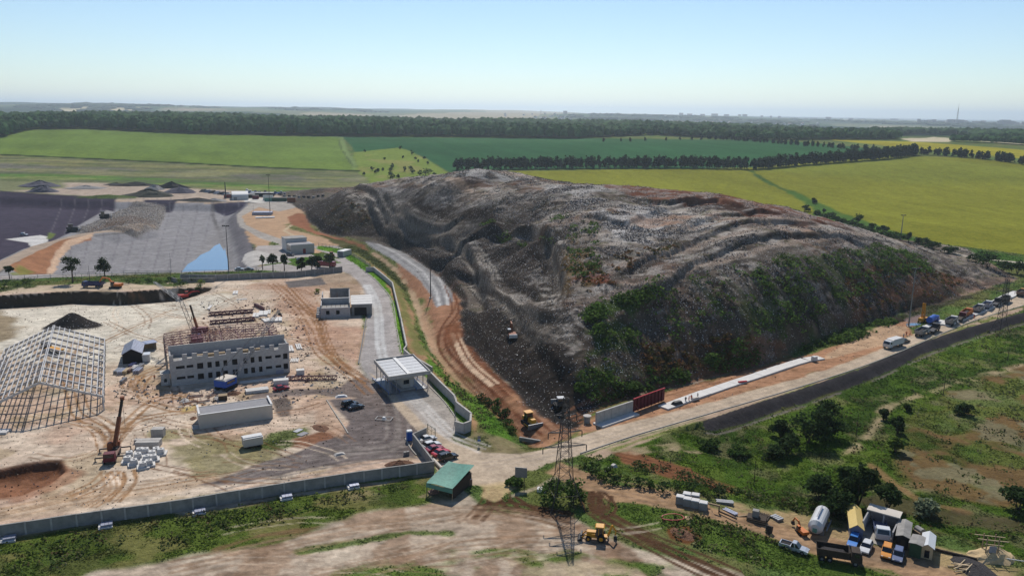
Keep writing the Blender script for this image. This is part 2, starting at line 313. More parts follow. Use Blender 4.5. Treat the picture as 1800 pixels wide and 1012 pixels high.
# --- lined basin
idx = np.nonzero(inside(XX, YY, PIT))[0]; blend(idx, np.ones(len(idx)), (152, 149, 149), ve=0, rg='lined_basin')
paint([(-500, 336), (0, 346), (205, 355), (198, 362), (150, 388), (120, 405), (60, 432), (0, 462), (-200, 560), (-500, 520)], (78, 72, 84), 1.5, 0.5, mode=-3)
paint([(255, 357), (315, 358), (300, 368), (250, 366)], (66, 62, 74), 3, 0.5, mode=-2); paint([(370, 364), (437, 361), (420, 377), (395, 374)], (70, 66, 80), 3, 0.5, mode=-2)
paint([(0, 342), (205, 354), (200, 366), (0, 358)], (66, 60, 72), 3, 0.5, mode=-2)
paint([(398, 392), (418, 374), (440, 363), (424, 378), (458, 466), (420, 476), (414, 440)], (104, 100, 104), 4, 0.5, a=0.8, mode=-3)
line([(376, 362), (374, 380), (384, 405), (392, 430), (400, 438)], 2.2, (104, 100, 98), 1.5, 1, 8, 0.8, mode=-5)
for k in range(14): line([(110+k*24, 360), (60+k*26, 480)], 0.7, (122, 118, 122), 0.8, 0.3, 6, 0.55, mode=-5)
paint([(335, 470), (350, 430), (385, 395), (398, 395), (412, 440), (425, 476), (330, 476)], (150, 146, 144), 6, 3, 10, 0.7, mode=-5)
s = sdist(XX, YY, TRASHEAP); idx = np.nonzero(s > -2)[0]; blend(idx, ss(-1, 2, s[idx]), (150, 142, 134), tr=0.7, ve=0)
paint([(180, 390), (225, 384), (235, 398), (185, 403)], (60, 57, 52), 3, 4, 8, mode=-2, tr=0.1)
paint([(150, 404), (240, 402), (262, 392), (250, 378), (200, 380)], (124, 106, 92), 6, 6, 12, 0.7, mode=-2, tr=0.3)
paint([(8, 412), (70, 405), (85, 408), (78, 430), (57, 432), (48, 418)], (214, 210, 204), 0.6, 0, mode=-2)
paint([(85, 408), (100, 411), (90, 420), (82, 420)], (110, 122, 70), 1, 1)
line([(-200, 545), (-60, 500), (0, 466), (75, 430), (150, 410), (235, 399), (262, 396)], 9.5, (176, 158, 140), 1, 0.5, 6, mode='w' if False else 'b')
line([(-190, 553), (-50, 507), (0, 478), (40, 456), (90, 433), (160, 414), (230, 404)], 1.3, (110, 106, 100), 0.6, 0, a=0.8)
paint([(10, 478), (70, 446), (110, 428), (160, 418), (160, 423), (120, 434), (98, 448), (84, 478), (40, 482)], (164, 116, 84), 1, 1.2, 5, mode=-2, a=0.95)
paint([(98, 450), (120, 434), (165, 421), (165, 425), (125, 440), (108, 455), (92, 480), (80, 480)], (208, 176, 148), 1.2, 1, 5, mode=-4)
paint([(20, 480), (35, 468), (62, 470), (60, 482)], (126, 130, 66), 3, 3, 6, 0.8, mode=-1)
# east of basin: yard roads, sand
paint([(420, 376), (450, 356), (540, 366), (600, 400), (640, 430), (560, 445), (500, 446), (480, 420), (460, 470)], (190, 158, 128), 2, 3, 10, ve=0.1, rg='ground')
paint([(520, 378), (545, 372), (560, 400), (640, 420), (720, 470), (760, 540), (770, 610), (700, 500), (640, 440), (560, 415), (500, 400)], (112, 118, 72), 4, 3, 8, 0.9, ve=0.6)
line([(522, 388), (500, 405), (545, 432)], 2.2, (200, 180, 150), 0.8, 0.2, a=0.9)
paint([(505, 382), (525, 374), (543, 380), (548, 400), (600, 418), (640, 432), (650, 442), (600, 426), (545, 408), (510, 394)], (150, 104, 80), 2, 2, 8, ve=0, rg='dirt_track')
paint([(497, 354), (540, 360), (490, 372), (455, 364), (425, 380), (432, 395), (460, 408), (508, 425), (500, 432), (455, 418), (420, 398), (415, 378), (440, 358)], (176, 168, 158), 0.6, 0.2, rg='concrete_road', ve=0)
# --- construction site floor
SITE = [(-500, 1020), (0, 928), (300, 880), (560, 842), (700, 828), (762, 815), (745, 775), (722, 770), (700, 740), (650, 672), (630, 640), (640, 545), (652, 530), (630, 490), (600, 476), (480, 486), (300, 496), (0, 503), (-500, 515)]
paint(SITE, (206, 184, 162), 2, 1, 8, ve=0.0, rg='construction_yard')
paint(SITE, (218, 200, 178), 2, 1, 8, 0.7, (30, 0.42, 0.62, 21)); paint(SITE, (188, 150, 126), 2, 1, 8, 0.5, (18, 0.5, 0.62, 22)); paint(SITE, (168, 148, 112), 2, 1, 8, 0.5, (10, 0.56, 0.68, 23))
paint([(-400, 560), (0, 545), (100, 532), (250, 525), (400, 515), (430, 525), (370, 545), (290, 590), (280, 640), (180, 640), (60, 640), (0, 620), (-400, 700)], (220, 212, 194), 6, 4, 12, 0.85)
paint([(470, 500), (560, 505), (570, 560), (640, 580), (640, 640), (560, 620), (500, 560)], (186, 148, 124), 6, 5, 12, 0.7)
paint([(-100, 560), (0, 545), (30, 560), (30, 590), (-100, 640)], (130, 110, 78), 5, 4, 10, 0.8)
paint([(250, 745), (420, 765), (600, 790), (560, 812), (350, 850), (300, 800)], (132, 126, 82), 4, 4, 7, 0.75, (9, 0.45, 0.6, 24), ve=0.5)
paint([(470, 760), (535, 752), (545, 775), (500, 790), (440, 786)], (96, 112, 56), 2, 2, 6, 0.9, (6, 0.35, 0.5, 25), ve=0.9)
paint([(520, 772), (590, 755), (604, 765), (600, 782), (540, 790), (512, 786)], (134, 92, 68), 2, 2, 6, 0.95)
paint([(-300, 500), (0, 506), (110, 500), (215, 495), (370, 497), (372, 503), (215, 510), (90, 512), (0, 516), (-300, 522)], (198, 178, 152), 2, 1.5, 6)
paint([(-200, 490), (0, 486), (60, 487), (60, 505), (0, 515), (-200, 520)], (76, 92, 48), 2, 2, 6, 0.9, (6, 0.35, 0.5, 26), ve=0.9)
paint([(205, 489), (300, 486), (360, 496), (300, 503), (215, 500)], (84, 106, 52), 2, 2, 6, 0.9, (6, 0.3, 0.45, 27), ve=0.9)
d, sg = segdist(XX, YY, CLIFF); idx = np.nonzero((d < 5) & (sg < 0) & (XX < CLIFF[-1][0]))[0]; blend(idx, 1-ss(2.5, 5, d[idx]), (70, 60, 48))  # cut bank face: its shade is painted into the soil colour
s = sdist(XX, YY, HOLE); idx = np.nonzero(s > -1)[0]; blend(idx, ss(-1, 0.6, s[idx]), (112, 76, 56))
paint([(0, 850), (60, 838), (115, 820), (140, 835), (100, 860), (30, 880), (-200, 905)], (156, 112, 86), 2, 2, 5, 0.7)
paint([(-400, 975), (0, 890), (90, 882), (200, 862), (330, 845), (420, 828), (400, 845), (200, 885), (0, 915), (-400, 1010)], (200, 176, 150), 2, 1, 8, 0.9)
# grey gravel site roads
paint([(350, 852), (420, 828), (500, 800), (600, 765), (612, 745), (575, 702), (640, 698), (690, 700), (720, 735), (735, 760), (720, 775), (728, 800), (620, 812), (480, 836), (400, 852)], (118, 108, 104), 1.2, 1.2, 6, rg='gravel_road')
paint([(640, 655), (690, 700), (740, 745), (720, 770), (690, 735), (620, 700), (560, 692), (480, 698), (440, 700), (450, 692), (520, 684), (600, 680)], (124, 112, 106), 1.5, 1.5, 6, 0.95, rg='gravel_road')
paint([(478, 702), (505, 697), (515, 718), (512, 730), (490, 733), (480, 722)], (104, 94, 88), 1, 1.2, 4, 0.95)
paint([(540, 700), (572, 700), (605, 745), (598, 768), (560, 745)], (190, 160, 136), 2, 2, 6, 0.8)
for k, P in enumerate([[(760, 812), (700, 800), (600, 815), (480, 838), (380, 860)], [(740, 770), (690, 790), (600, 800), (500, 815), (400, 848)], [(690, 700), (700, 740), (690, 780), (600, 790)]]):
    tracks(P, (150, 140, 132), 2.2, 0.8, 2, 0.5, seed=k)
tracks([(0, 905), (120, 880), (260, 858), (380, 838)], (170, 140, 110), 2.0, 0.6, 3, 0.6, spread=3)
for k, P in enumerate([[(505, 500), (520, 515), (560, 560), (575, 600), (600, 640), (650, 672)], [(480, 498), (515, 530), (548, 575), (570, 620), (620, 655), (660, 690)], [(500, 590), (560, 610), (610, 650)], [(520, 540), (555, 545), (580, 535)], [(395, 505), (430, 515), (400, 530), (370, 545)], [(440, 500), (500, 505), (560, 520)]]):
    tracks(P, (150, 112, 80), 2.0, 0.7, 2 if k < 2 else 1, 0.75, spread=2, seed=k)
for k, P in enumerate([[(195, 790), (185, 760), (165, 745), (130, 735)], [(200, 785), (225, 755), (260, 735), (350, 722)], [(120, 665), (135, 720), (150, 735), (200, 765)], [(255, 660), (240, 680), (250, 705), (300, 722), (345, 722)], [(190, 830), (200, 860), (160, 890)], [(190, 828), (165, 850), (120, 870)], [(215, 830), (215, 850), (185, 880)], [(350, 720), (300, 700), (265, 715), (220, 760)], [(230, 680), (240, 665), (300, 640)], [(60, 600), (100, 640), (130, 600)], [(140, 620), (200, 590), (300, 545)], [(240, 660), (236, 690), (290, 690), (330, 700)]]):
    tracks(P, (158, 122, 88), 2.1, 0.6, 2, 0.7, spread=1.6, seed=k+10)
paint([(310, 715), (345, 712), (345, 722), (320, 724)], (196, 172, 112), 1, 1, 4, 0.8)
# paved access road
paint([(600, 455), (560, 440), (545, 432), (595, 432), (640, 462), (668, 490), (690, 530), (697, 575), (705, 620), (716, 640), (700, 690), (650, 665), (630, 635), (640, 600), (645, 550), (640, 510), (625, 490), (605, 478), (545, 480), (460, 475), (200, 484), (0, 492), (-400, 505), (-400, 494), (0, 484), (60, 483), (300, 480), (455, 468), (500, 462), (500, 455), (448, 440), (452, 432), (500, 430), (560, 452)], (178, 170, 164), 0.5, 0.2, ve=0, rg='concrete_road')
paint([(630, 645), (645, 560), (640, 520), (665, 520), (680, 560), (690, 620), (660, 690)], (166, 160, 156), 2, 2, 8, 0.6)
paint([(500, 463), (580, 452), (600, 462), (520, 468)], (96, 120, 56), 1, 0.6, 5, 0.9, ve=0.6)
paint([(430, 447), (450, 440), (500, 452), (500, 460), (440, 470), (425, 460)], (196, 190, 182), 0.6, 0.2, rg='concrete_road')
paint([(505, 455), (560, 450), (580, 460), (520, 466)], (96, 128, 56), 0.6, 0.3, ve=0.7)
paint([(650, 655), (700, 690), (760, 740), (800, 775), (850, 795), (915, 798), (960, 790), (1012, 768), (1060, 752), (1120, 738), (1250, 705), (1400, 664), (1500, 632), (1600, 590), (1700, 551), (1800, 515), (2000, 430), (2040, 430), (2000, 460), (1800, 536), (1700, 569), (1600, 608), (1550, 631), (1400, 685), (1250, 729), (1120, 766), (1020, 799), (960, 815), (900, 850), (860, 855), (800, 850), (770, 830), (745, 770), (700, 720)], (200, 180, 156), 0.6, 0.3, ve=0, rg='concrete_road')
paint([(780, 640), (842, 650), (800, 720), (740, 660)], (186, 180, 172), 0.6, 0) if False else None
paint([(650, 640), (716, 640), (760, 670), (795, 705), (815, 735), (790, 770), (745, 745), (700, 700)], (182, 172, 162), 1, 0.5, 6, 0.95, rg='concrete_road')
tracks([(650, 500), (668, 540), (672, 600), (680, 640)], (206, 204, 200), 1.8, 0.9, 2, 0.7, spread=2); tracks([(715, 690), (745, 720), (790, 765), (850, 790)], (212, 206, 198), 1.8, 0.9, 2, 0.6, spread=1.5)
tracks([(850, 815), (950, 800), (1060, 768), (1300, 705), (1500, 645), (1700, 560)], (180, 164, 146), 2.2, 0.7, 3, 0.4, spread=2.5)
paint([(565, 483), (615, 480), (632, 495), (640, 530), (560, 505), (520, 500)], (150, 128, 104), 1.5, 1.5, 6, 0.6)
paint([(500, 495), (565, 488), (575, 500), (508, 506)], (112, 106, 104), 0.6, 0.3, a=0.95)
# green verge + retaining wall strip, bank and ditch
paint([(612, 455), (640, 462), (668, 485), (690, 510), (712, 605), (714, 622), (704, 618), (695, 560), (685, 520), (660, 490), (640, 475)], (106, 148, 50), 0.5, 0.3, ve=0.5, rg='lawn')
paint([(560, 432), (600, 437), (640, 462), (650, 474), (636, 472), (600, 447), (556, 437)], (106, 146, 54), 0.5, 0.5, ve=0.5)
paint([(716, 626), (760, 650), (800, 705), (826, 740), (815, 752), (800, 730), (770, 690), (740, 650)], (106, 142, 54), 0.5, 0.3, ve=0.6)
paint([(600, 430), (660, 465), (700, 500), (722, 545), (745, 610), (790, 660), (830, 700), (850, 720), (835, 760), (826, 735), (800, 700), (716, 616), (700, 540), (670, 480)], (168, 134, 102), 1.5, 1.5, 6, ve=0.1, rg='ground')
line([(610, 438), (680, 480), (700, 510), (716, 560), (740, 620)], 4, (118, 124, 72), 2, 2, 6, 0.8, ve=0.5)
line([(655, 445), (700, 478), (725, 515), (745, 570), (765, 620)], 3, (188, 160, 132), 1, 0.5, 6, 0.9)
paint([(560, 412), (600, 420), (640, 437), (690, 472), (720, 505), (712, 512), (680, 482), (630, 447), (590, 430)], (78, 84, 52), 2, 2, 6, 0.9, ve=0.7)
paint([(740, 600), (765, 640), (800, 675), (840, 705), (880, 745), (905, 775), (890, 785), (850, 755), (830, 725), (795, 690), (760, 650)], (98, 134, 52), 1.5, 2, 6, 0.95, ve=1.0)
paint([(835, 760), (900, 775), (1000, 780), (960, 790), (915, 797), (850, 793), (820, 775)], (140, 126, 96), 1.5, 1.5, 6, 0.9, (7, 0.3, 0.6, 31), ve=0.4)
# dug red track round the foot of the landfill, grey liner ribbon
paint([(700, 455), (760, 480), (800, 500), (835, 505), (860, 500), (850, 530), (815, 545), (812, 565), (845, 620), (885, 665), (950, 715), (1005, 750), (1030, 745), (1000, 775), (960, 785), (925, 772), (885, 735), (840, 690), (800, 650), (765, 600), (755, 560), (745, 530), (700, 480)], (160, 120, 94), 2, 2, 6, ve=0, rg='dirt_track')
paint([(745, 530), (755, 560), (770, 610), (810, 655), (850, 690), (840, 700), (790, 660), (755, 610), (738, 550)], (188, 152, 122), 1.5, 1.5, 5, 0.8)
paint([(640, 424), (672, 420), (700, 432), (750, 455), (790, 490), (797, 530), (768, 540), (758, 520), (740, 495), (700, 462), (655, 437)], (160, 158, 156), 0.8, 0.5, rg='dirt_track')
for o in range(5): line([(648+o*6, 424), (690+o*9, 446), (735+o*10, 478), (757+o*9, 510), (766+o*7, 536)], 0.9, (206, 204, 200) if o % 2 else (126, 124, 124), 0.7, 0.4, 5, 0.8)
paint([(672, 419), (720, 432), (770, 455), (810, 490), (815, 505), (800, 500), (785, 482), (745, 455), (700, 434)], (202, 172, 142), 1, 0.6, 6, 0.95)
for k, P in enumerate([[(800, 500), (818, 545), (800, 580), (805, 610), (860, 660), (930, 720), (985, 760)], [(825, 505), (815, 550), (790, 590), (830, 650), (900, 715), (960, 770)], [(800, 580), (815, 620), (850, 665), (885, 700)]]):
    tracks(P, (112, 72, 52), 2.4, 0.9, 3, 0.65, spread=4, seed=k, mode='b')
tracks([(800, 585), (825, 635), (870, 675)], (214, 184, 154), 2.0, 1.4, 1, 0.8)
paint([(780, 575), (808, 565), (812, 590), (790, 610), (775, 600)], (128, 84, 60), 2, 2, 5, 0.8)
paint([(905, 690), (960, 740), (1000, 756), (970, 780), (930, 770), (880, 720)], (170, 128, 96), 2, 2, 5, 0.6, (6, 0.45, 0.6, 33))
# --- landfill mound colours (by world position on its surface)
sM = sdist(XX, YY, MF); IM = np.nonzero(sM > -1.5)[0]
mm = ss(-1.5, 1.5, sM[IM]+(n2[IM]-0.5)*4)
xM, yM = XX[IM], YY[IM]
a1 = fbm(xM, yM*1.3, 13, 5, 51); a2 = fbm(xM, yM, 5, 4, 52); a3 = fbm(xM, yM, 30, 3, 53); a4 = fbm(xM*0.8-yM*0.6, yM*0.8+xM*0.6, 4, 3, 54)
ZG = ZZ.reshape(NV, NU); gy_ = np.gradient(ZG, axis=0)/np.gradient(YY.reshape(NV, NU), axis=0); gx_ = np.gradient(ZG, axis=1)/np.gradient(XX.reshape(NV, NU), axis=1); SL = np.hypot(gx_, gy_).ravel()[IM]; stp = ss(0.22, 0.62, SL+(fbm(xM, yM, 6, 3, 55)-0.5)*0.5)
c = C(150, 138, 126)[None]*np.ones((len(IM), 1)); c = c*(1-stp[:, None])+C(86, 76, 67)[None]*stp[:, None]  # slope tint: dark soil, pale litter, with relief shading painted into the colour
def mixc(c, k, m): return c*(1-m[:, None])+C(*k)[None]*m[:, None]
c = mixc(c, (96, 86, 78), ss(0.5, 0.62, a1)*0.8); c = mixc(c, (172, 158, 144), ss(0.5, 0.62, a2)*0.6); c = mixc(c, (156, 116, 92), ss(0.52, 0.66, a3)*0.5); c = mixc(c, (104, 104, 66), ss(0.56, 0.64, a4)*0.5)
hM = ZZ[IM]; bd = fbm(xM*0.22+yM*0.05, hM*2.2, 3.2, 4, 57); c = mixc(c, (186, 176, 164), ss(0.53, 0.66, bd)*ss(8, 16, hM)*0.75); c = mixc(c, (70, 62, 56), ss(0.5, 0.38, bd)*0.6)
tr = 0.12+0.75*ss(0.45, 0.62, a1)*ss(0.35, 0.55, a2)
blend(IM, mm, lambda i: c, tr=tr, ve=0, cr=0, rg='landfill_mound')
def mp(P, col_, f=2.5, wob=3, ws=9, a=0.9, patch=None, tr=None, ve=None): paint(P, col_, f, wob, ws, a, patch, 'h', tr=tr, ve=ve)
# dark left flank
mp([(535, 375), (560, 352), (620, 338), (680, 352), (760, 388), (850, 400), (870, 410), (815, 440), (820, 480), (770, 480), (700, 440), (600, 415), (545, 395)], (84, 76, 68), a=0.85, tr=0.2)
mp([(545, 392), (580, 358), (610, 350), (650, 372), (660, 400), (600, 412)], (98, 92, 52), a=0.8, patch=(12, 0.38, 0.55, 56), tr=0.1, ve=0.3)
mp([(600, 400), (620, 372), (650, 370), (655, 385)], (140, 104, 70), a=0.6, patch=(6, 0.45, 0.6, 57))
# bowl
mp([(700, 355), (780, 350), (860, 380), (930, 402), (880, 420), (800, 415), (740, 395)], (60, 54, 50), a=0.85, tr=0.15)
mp([(830, 420), (880, 405), (940, 420), (975, 460), (960, 510), (900, 520), (860, 500), (840, 460)], (96, 88, 81), a=0.8, tr=0.5)
mp([(940, 425), (965, 428), (992, 465), (995, 510), (980, 545), (960, 530), (972, 480), (962, 450)], (178, 168, 156), a=0.8, tr=0.7)
mp([(850, 500), (900, 520), (960, 540), (1010, 560), (1000, 600), (930, 570), (890, 545), (860, 530)], (150, 140, 130), a=0.7, tr=.6)
mp([(720, 430), (800, 440), (850, 470), (860, 500), (800, 495), (760, 465)], (112, 104, 97), a=0.8, tr=0.5)
# black working face
mp([(812, 530), (860, 545), (905, 545), (950, 590), (1010, 640), (1030, 700), (1020, 745), (1000, 752), (940, 715), (870, 660), (820, 600)], (66, 62, 59), a=0.95, tr=0.2)
mp([(860, 640), (930, 690), (990, 740), (960, 730), (880, 670)], (84, 80, 76), a=0.6, tr=0.3)
# white-ish litter areas on the top
LT = (212, 206, 198)
mp([(640, 332), (720, 328), (800, 345), (860, 352), (900, 380), (820, 370), (740, 352), (680, 350)], LT, a=0.7, patch=(14, 0.36, 0.52, 58), tr=1)
mp([(790, 306), (860, 300), (925, 312), (940, 322), (880, 318), (800, 318), (745, 322)], (214, 208, 200), a=0.9, patch=(9, 0.28, 0.48, 59), tr=1)
mp([(770, 320), (850, 315), (940, 318), (945, 328), (850, 330)], (92, 66, 52), a=0.85, patch=(8, 0.3, 0.5, 60))
mp([(730, 324), (820, 328), (880, 340), (870, 347), (800, 338)], (190, 164, 140), a=0.85, tr=0.1)
mp([(960, 325), (1060, 326), (1090, 332), (1020, 345), (960, 338)], (212, 206, 198), a=0.85, tr=1)
mp([(760, 340), (960, 345), (1060, 400), (1000, 440), (900, 385), (800, 365)], (198, 186, 172), a=0.75, patch=(6, 0.47, 0.6, 162), tr=.9)
mp([(1180, 500), (1420, 440), (1560, 420), (1560, 440), (1420, 470), (1200, 530)], (190, 180, 168), a=0.7, patch=(5, 0.5, 0.62, 163), tr=.9)
mp([(1000, 350), (1080, 350), (1180, 372), (1160, 400), (1200, 410), (1140, 430), (1090, 420), (1060, 390), (1000, 370)], (216, 210, 204), a=0.9, patch=(8, 0.36, 0.5, 62), tr=1)
mp([(1080, 400), (1180, 395), (1260, 385), (1270, 395), (1180, 412), (1100, 425)], (216, 210, 202), a=0.9, patch=(9, 0.33, 0.5, 63), tr=1)
mp([(1100, 382), (1170, 378), (1230, 378), (1200, 392), (1110, 398)], (176, 144, 122), a=0.8, tr=0.2)
mp([(880, 350), (1000, 355), (1050, 400), (1040, 450), (1000, 440), (960, 400), (900, 375)], (150, 134, 120), a=0.7, patch=(10, 0.4, 0.55, 64), tr=0.8)
mp([(1060, 328), (1180, 333), (1280, 343), (1400, 372), (1500, 402), (1420, 400), (1300, 372), (1200, 362), (1120, 346)], (116, 76, 60), a=0.9, tr=0.05)
mp([(1140, 348), (1220, 348), (1290, 346), (1300, 352), (1230, 360), (1150, 360)], (138, 100, 82), a=0.8, tr=0.05)
mp([(1190, 362), (1260, 358), (1330, 366), (1330, 376), (1260, 370)], (60, 54, 50), a=0.8)
tracks([(1290, 356), (1400, 380), (1500, 405)], (84, 56, 44), 2.5, 1.2, 3, 0.6, mode='h', spread=5)
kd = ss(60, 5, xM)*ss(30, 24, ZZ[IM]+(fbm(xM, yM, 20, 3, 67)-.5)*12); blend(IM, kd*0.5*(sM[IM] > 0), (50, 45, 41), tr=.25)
mp([(812, 532), (860, 548), (905, 556), (950, 600), (1005, 650), (1025, 740), (1000, 752), (940, 715), (870, 660), (820, 600)], (46, 43, 41), a=0.8, tr=0.15)
for P in ([(612, 345), (655, 365), (700, 388), (745, 402), (790, 420), (830, 442), (852, 472), (860, 502)], [(640, 340), (690, 364), (740, 390), (800, 400), (840, 398)], [(960, 432), (982, 462), (988, 500), (975, 530)], [(968, 432), (990, 465), (996, 505)], [(820, 505), (850, 500), (900, 525), (960, 575), (1000, 590)], [(740, 330), (800, 340), (880, 345), (960, 345)]):
    line(P, 5.5, (128, 118, 108), 2.5, 1.5, 6, 0.6, mode='h', tr=.2); tracks(P, (190, 180, 166), 2.4, 0.9, 3, 0.75, mode='h', spread=2.6); tracks(P, (52, 47, 44), 2.4, 0.7, 2, 0.6, mode='h', spread=4)
blend(IM, stp*np.where(xM > 45, 0.2, 0.62)*(sM[IM] > 0), (66, 58, 52)); blend(IM, (1-stp)*0.4*ss(0.45, 0.6, fbm(xM*0.5, yM, 4, 4, 66))*(sM[IM] > 2)*ss(6, 14, ZZ[IM]), (206, 198, 188), tr=0.9)  # steep faces darkened again, flat ledges paled: relief shading kept in colour
# terraces: pale ledges, scarp shade painted as dark lines below
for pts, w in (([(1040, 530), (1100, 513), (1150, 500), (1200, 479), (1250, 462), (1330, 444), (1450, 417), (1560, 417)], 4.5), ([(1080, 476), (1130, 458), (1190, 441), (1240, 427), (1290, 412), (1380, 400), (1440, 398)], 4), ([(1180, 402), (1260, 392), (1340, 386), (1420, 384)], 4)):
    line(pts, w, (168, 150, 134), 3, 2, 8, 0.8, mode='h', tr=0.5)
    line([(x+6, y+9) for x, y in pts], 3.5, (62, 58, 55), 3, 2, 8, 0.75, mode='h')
line([(940, 600), (1000, 560), (1100, 525), (1250, 470)], 4, (120, 112, 104), 3, 2, 8, 0.4, mode='h')
mp([(1040, 540), (1160, 512), (1250, 472), (1400, 440), (1560, 430), (1600, 480), (1500, 575), (1380, 620), (1200, 670), (1030, 700), (1010, 640)], (104, 92, 80), a=0.6, patch=(14, 0.36, 0.56, 158), tr=0.35)
# greens & rusts on the big face
GR = (70, 90, 42)
mp([(1045, 535), (1160, 505), (1170, 520), (1100, 560), (1040, 575), (1020, 560)], GR, a=0.9, patch=(6, 0.3, 0.45, 65), ve=0.6)
mp([(1020, 590), (1080, 560), (1120, 580), (1120, 620), (1060, 610), (1030, 620)], GR, a=0.8, patch=(7, 0.38, 0.5, 66), ve=0.5)
mp([(1015, 660), (1090, 640), (1150, 650), (1150, 690), (1060, 705), (1030, 700)], (84, 94, 48), a=0.9, patch=(8, 0.3, 0.5, 67), ve=0.5)
mp([(1130, 600), (1250, 595), (1330, 610), (1310, 650), (1200, 675), (1140, 680), (1120, 640)], (92, 72, 54), a=0.85, patch=(10, 0.35, 0.5, 68), ve=0.2)
mp([(1300, 470), (1420, 450), (1540, 430), (1620, 450), (1650, 480), (1500, 520), (1420, 590), (1340, 620), (1290, 560)], (78, 90, 50), a=0.75, patch=(11, 0.45, 0.55, 69), ve=0.4)
mp([(1480, 480), (1600, 460), (1700, 490), (1650, 530), (1560, 555), (1500, 570)], (122, 84, 62), a=0.8, patch=(9, 0.42, 0.56, 70), ve=0.1)
mp([(1000, 420), (1060, 450), (1050, 490), (1000, 520), (985, 470)], (112, 88, 50), a=0.8, patch=(8, 0.38, 0.52, 71), ve=0.2)
mp([(1000, 480), (1060, 480), (1080, 500), (1020, 520)], (120, 70, 50), a=0.8, patch=(6, 0.45, 0.55, 72))
mp([(1430, 600), (1500, 575), (1560, 555), (1590, 560), (1500, 600), (1440, 612)], GR, a=0.9, patch=(6, 0.25, 0.4, 73), ve=0.8)
mp([(1550, 555), (1650, 530), (1760, 500), (1740, 510), (1650, 545), (1560, 580)], (58, 52, 46), a=0.8, tr=0.1)
for k in range(64):    # diagonal gully streaks down the big face
    x0 = random.uniform(1180, 1560); y0 = 452+abs(x0-1400)*0.06+random.uniform(0, 55); L = random.uniform(40, 95)
    line([(x0, y0), (x0+L*0.55, y0+L*0.5), (x0+L*0.9, y0+L)], random.uniform(0.8, 1.8), random.choice([(58, 62, 44), (54, 50, 48), (120, 112, 104), (66, 84, 42), (60, 54, 50)]), 1.2, 1.4, 4, 0.6, mode='h', ve=0.2)
paint([(1025, 745), (1100, 708), (1170, 690), (1300, 655), (1440, 618), (1600, 560), (1605, 589), (1500, 633), (1400, 665), (1250, 706), (1120, 739), (1060, 753), (1010, 768)], (176, 134, 104), 1.5, 1.2, 6, ve=0.02, rg='dirt_track')
tracks([(1010, 740), (1100, 705), (1250, 665), (1400, 628)], (138, 98, 74), 2.0, 0.8, 4, 0.6, spread=3)
paint([(1500, 590), (1560, 570), (1600, 575), (1580, 600), (1480, 625), (1450, 630)], (190, 160, 130), 1.5, 1.2, 6, 0.9)
paint([(1590, 560), (1625, 550), (1635, 560), (1600, 575)], (140, 120, 116), 1.5, 1, 5, 0.9)
# right of road: verge, gravel slope, meadow
paint([(1030, 800), (1100, 775), (1250, 728), (1400, 684), (1550, 634), (1700, 570), (1800, 538), (1800, 545), (1700, 582), (1600, 612), (1500, 650), (1400, 690), (1250, 736), (1100, 790), (1040, 812)], (186, 160, 138), 1.0, 0.8, 5, 0.95, ve=0.05)
line([(1040, 806), (1120, 775), (1250, 737), (1400, 690), (1550, 636), (1700, 575), (1800, 541)], 1.4, (120, 132, 66), 1.5, 1.2, 6, 0.9, patch=(8, 0.35, 0.55, 34), ve=0.6)
MEA = [(1060, 812), (1130, 780), (1230, 745), (1280, 755), (1400, 720), (1600, 640), (1800, 565), (2200, 430), (2300, 1000), (1800, 980), (1640, 930), (1480, 900), (1300, 880), (1180, 860), (1020, 800)]
paint(MEA, (80, 104, 40), 1.5, 1, 6, ve=1.0, rg='meadow')
paint(MEA, (58, 78, 36), 1.5, 1, 6, 0.7, (14, 0.47, 0.6, 35)); paint(MEA, (112, 128, 56), 1.5, 1, 6, 0.5, (9, 0.52, 0.66, 36)); paint(MEA, (152, 138, 108), 1.5, 1, 6, 0.35, (6, 0.58, 0.7, 37))
BRN = [(1600, 745), (1700, 690), (1800, 640), (2200, 560), (2300, 900), (1800, 900), (1700, 890), (1600, 860), (1570, 800)]
paint(BRN, (124, 98, 68), 4, 6, 14, 0.9, (16, 0.24, 0.42, 38), ve=0.8); paint(BRN, (134, 132, 104), 4, 6, 14, 0.6, (9, 0.56, 0.64, 39)); paint(BRN, (98, 120, 54), 4, 6, 14, 0.7, (13, 0.53, 0.62, 139))
line([(1800, 640), (1700, 668), (1600, 700), (1560, 715), (1530, 760), (1500, 790), (1480, 800)], 2.2, (184, 162, 130), 2, 1.5, 5, 0.75, (5, 0.3, 0.6, 41), ve=0.3)
line([(1530, 815), (1570, 850), (1620, 880), (1700, 900)], 2.0, (150, 118, 84), 1.5, 1.2, 5, 0.8)
paint([(1075, 795), (1110, 790), (1200, 820), (1300, 860), (1290, 870), (1200, 845), (1100, 815)], (134, 90, 66), 1.2, 1.2, 5, 0.95, ve=0, rg='ground'); tracks([(1080, 800), (1180, 825), (1290, 862)], (96, 64, 48), 1.6, 0.6, 2, 0.7)
paint([(1050, 790), (1200, 780), (1230, 795), (1120, 800)], (176, 154, 126), 1, 1.2, 5, 0.7, (4, 0.3, 0.6, 42))
paint([(1500, 875), (1560, 865), (1640, 895), (1800, 915), (1900, 930), (1900, 950), (1800, 940), (1640, 915), (1530, 895)], (86, 74, 58), 2, 2, 5, 0.8, ve=0.3)
d, sg = segdist(XX, YY, EMB); idx = np.nonzero((sg < 0) & (d < 8) & (XX > EMB[0][0]-1))[0]; blend(idx, ss(-0.3, 0.3, d[idx]+0.2)*(1-ss(3.7, 4.4, d[idx]+(n2[idx]-.5)*1.8)), (72, 68, 68), ve=0, rg='gravel_bank')
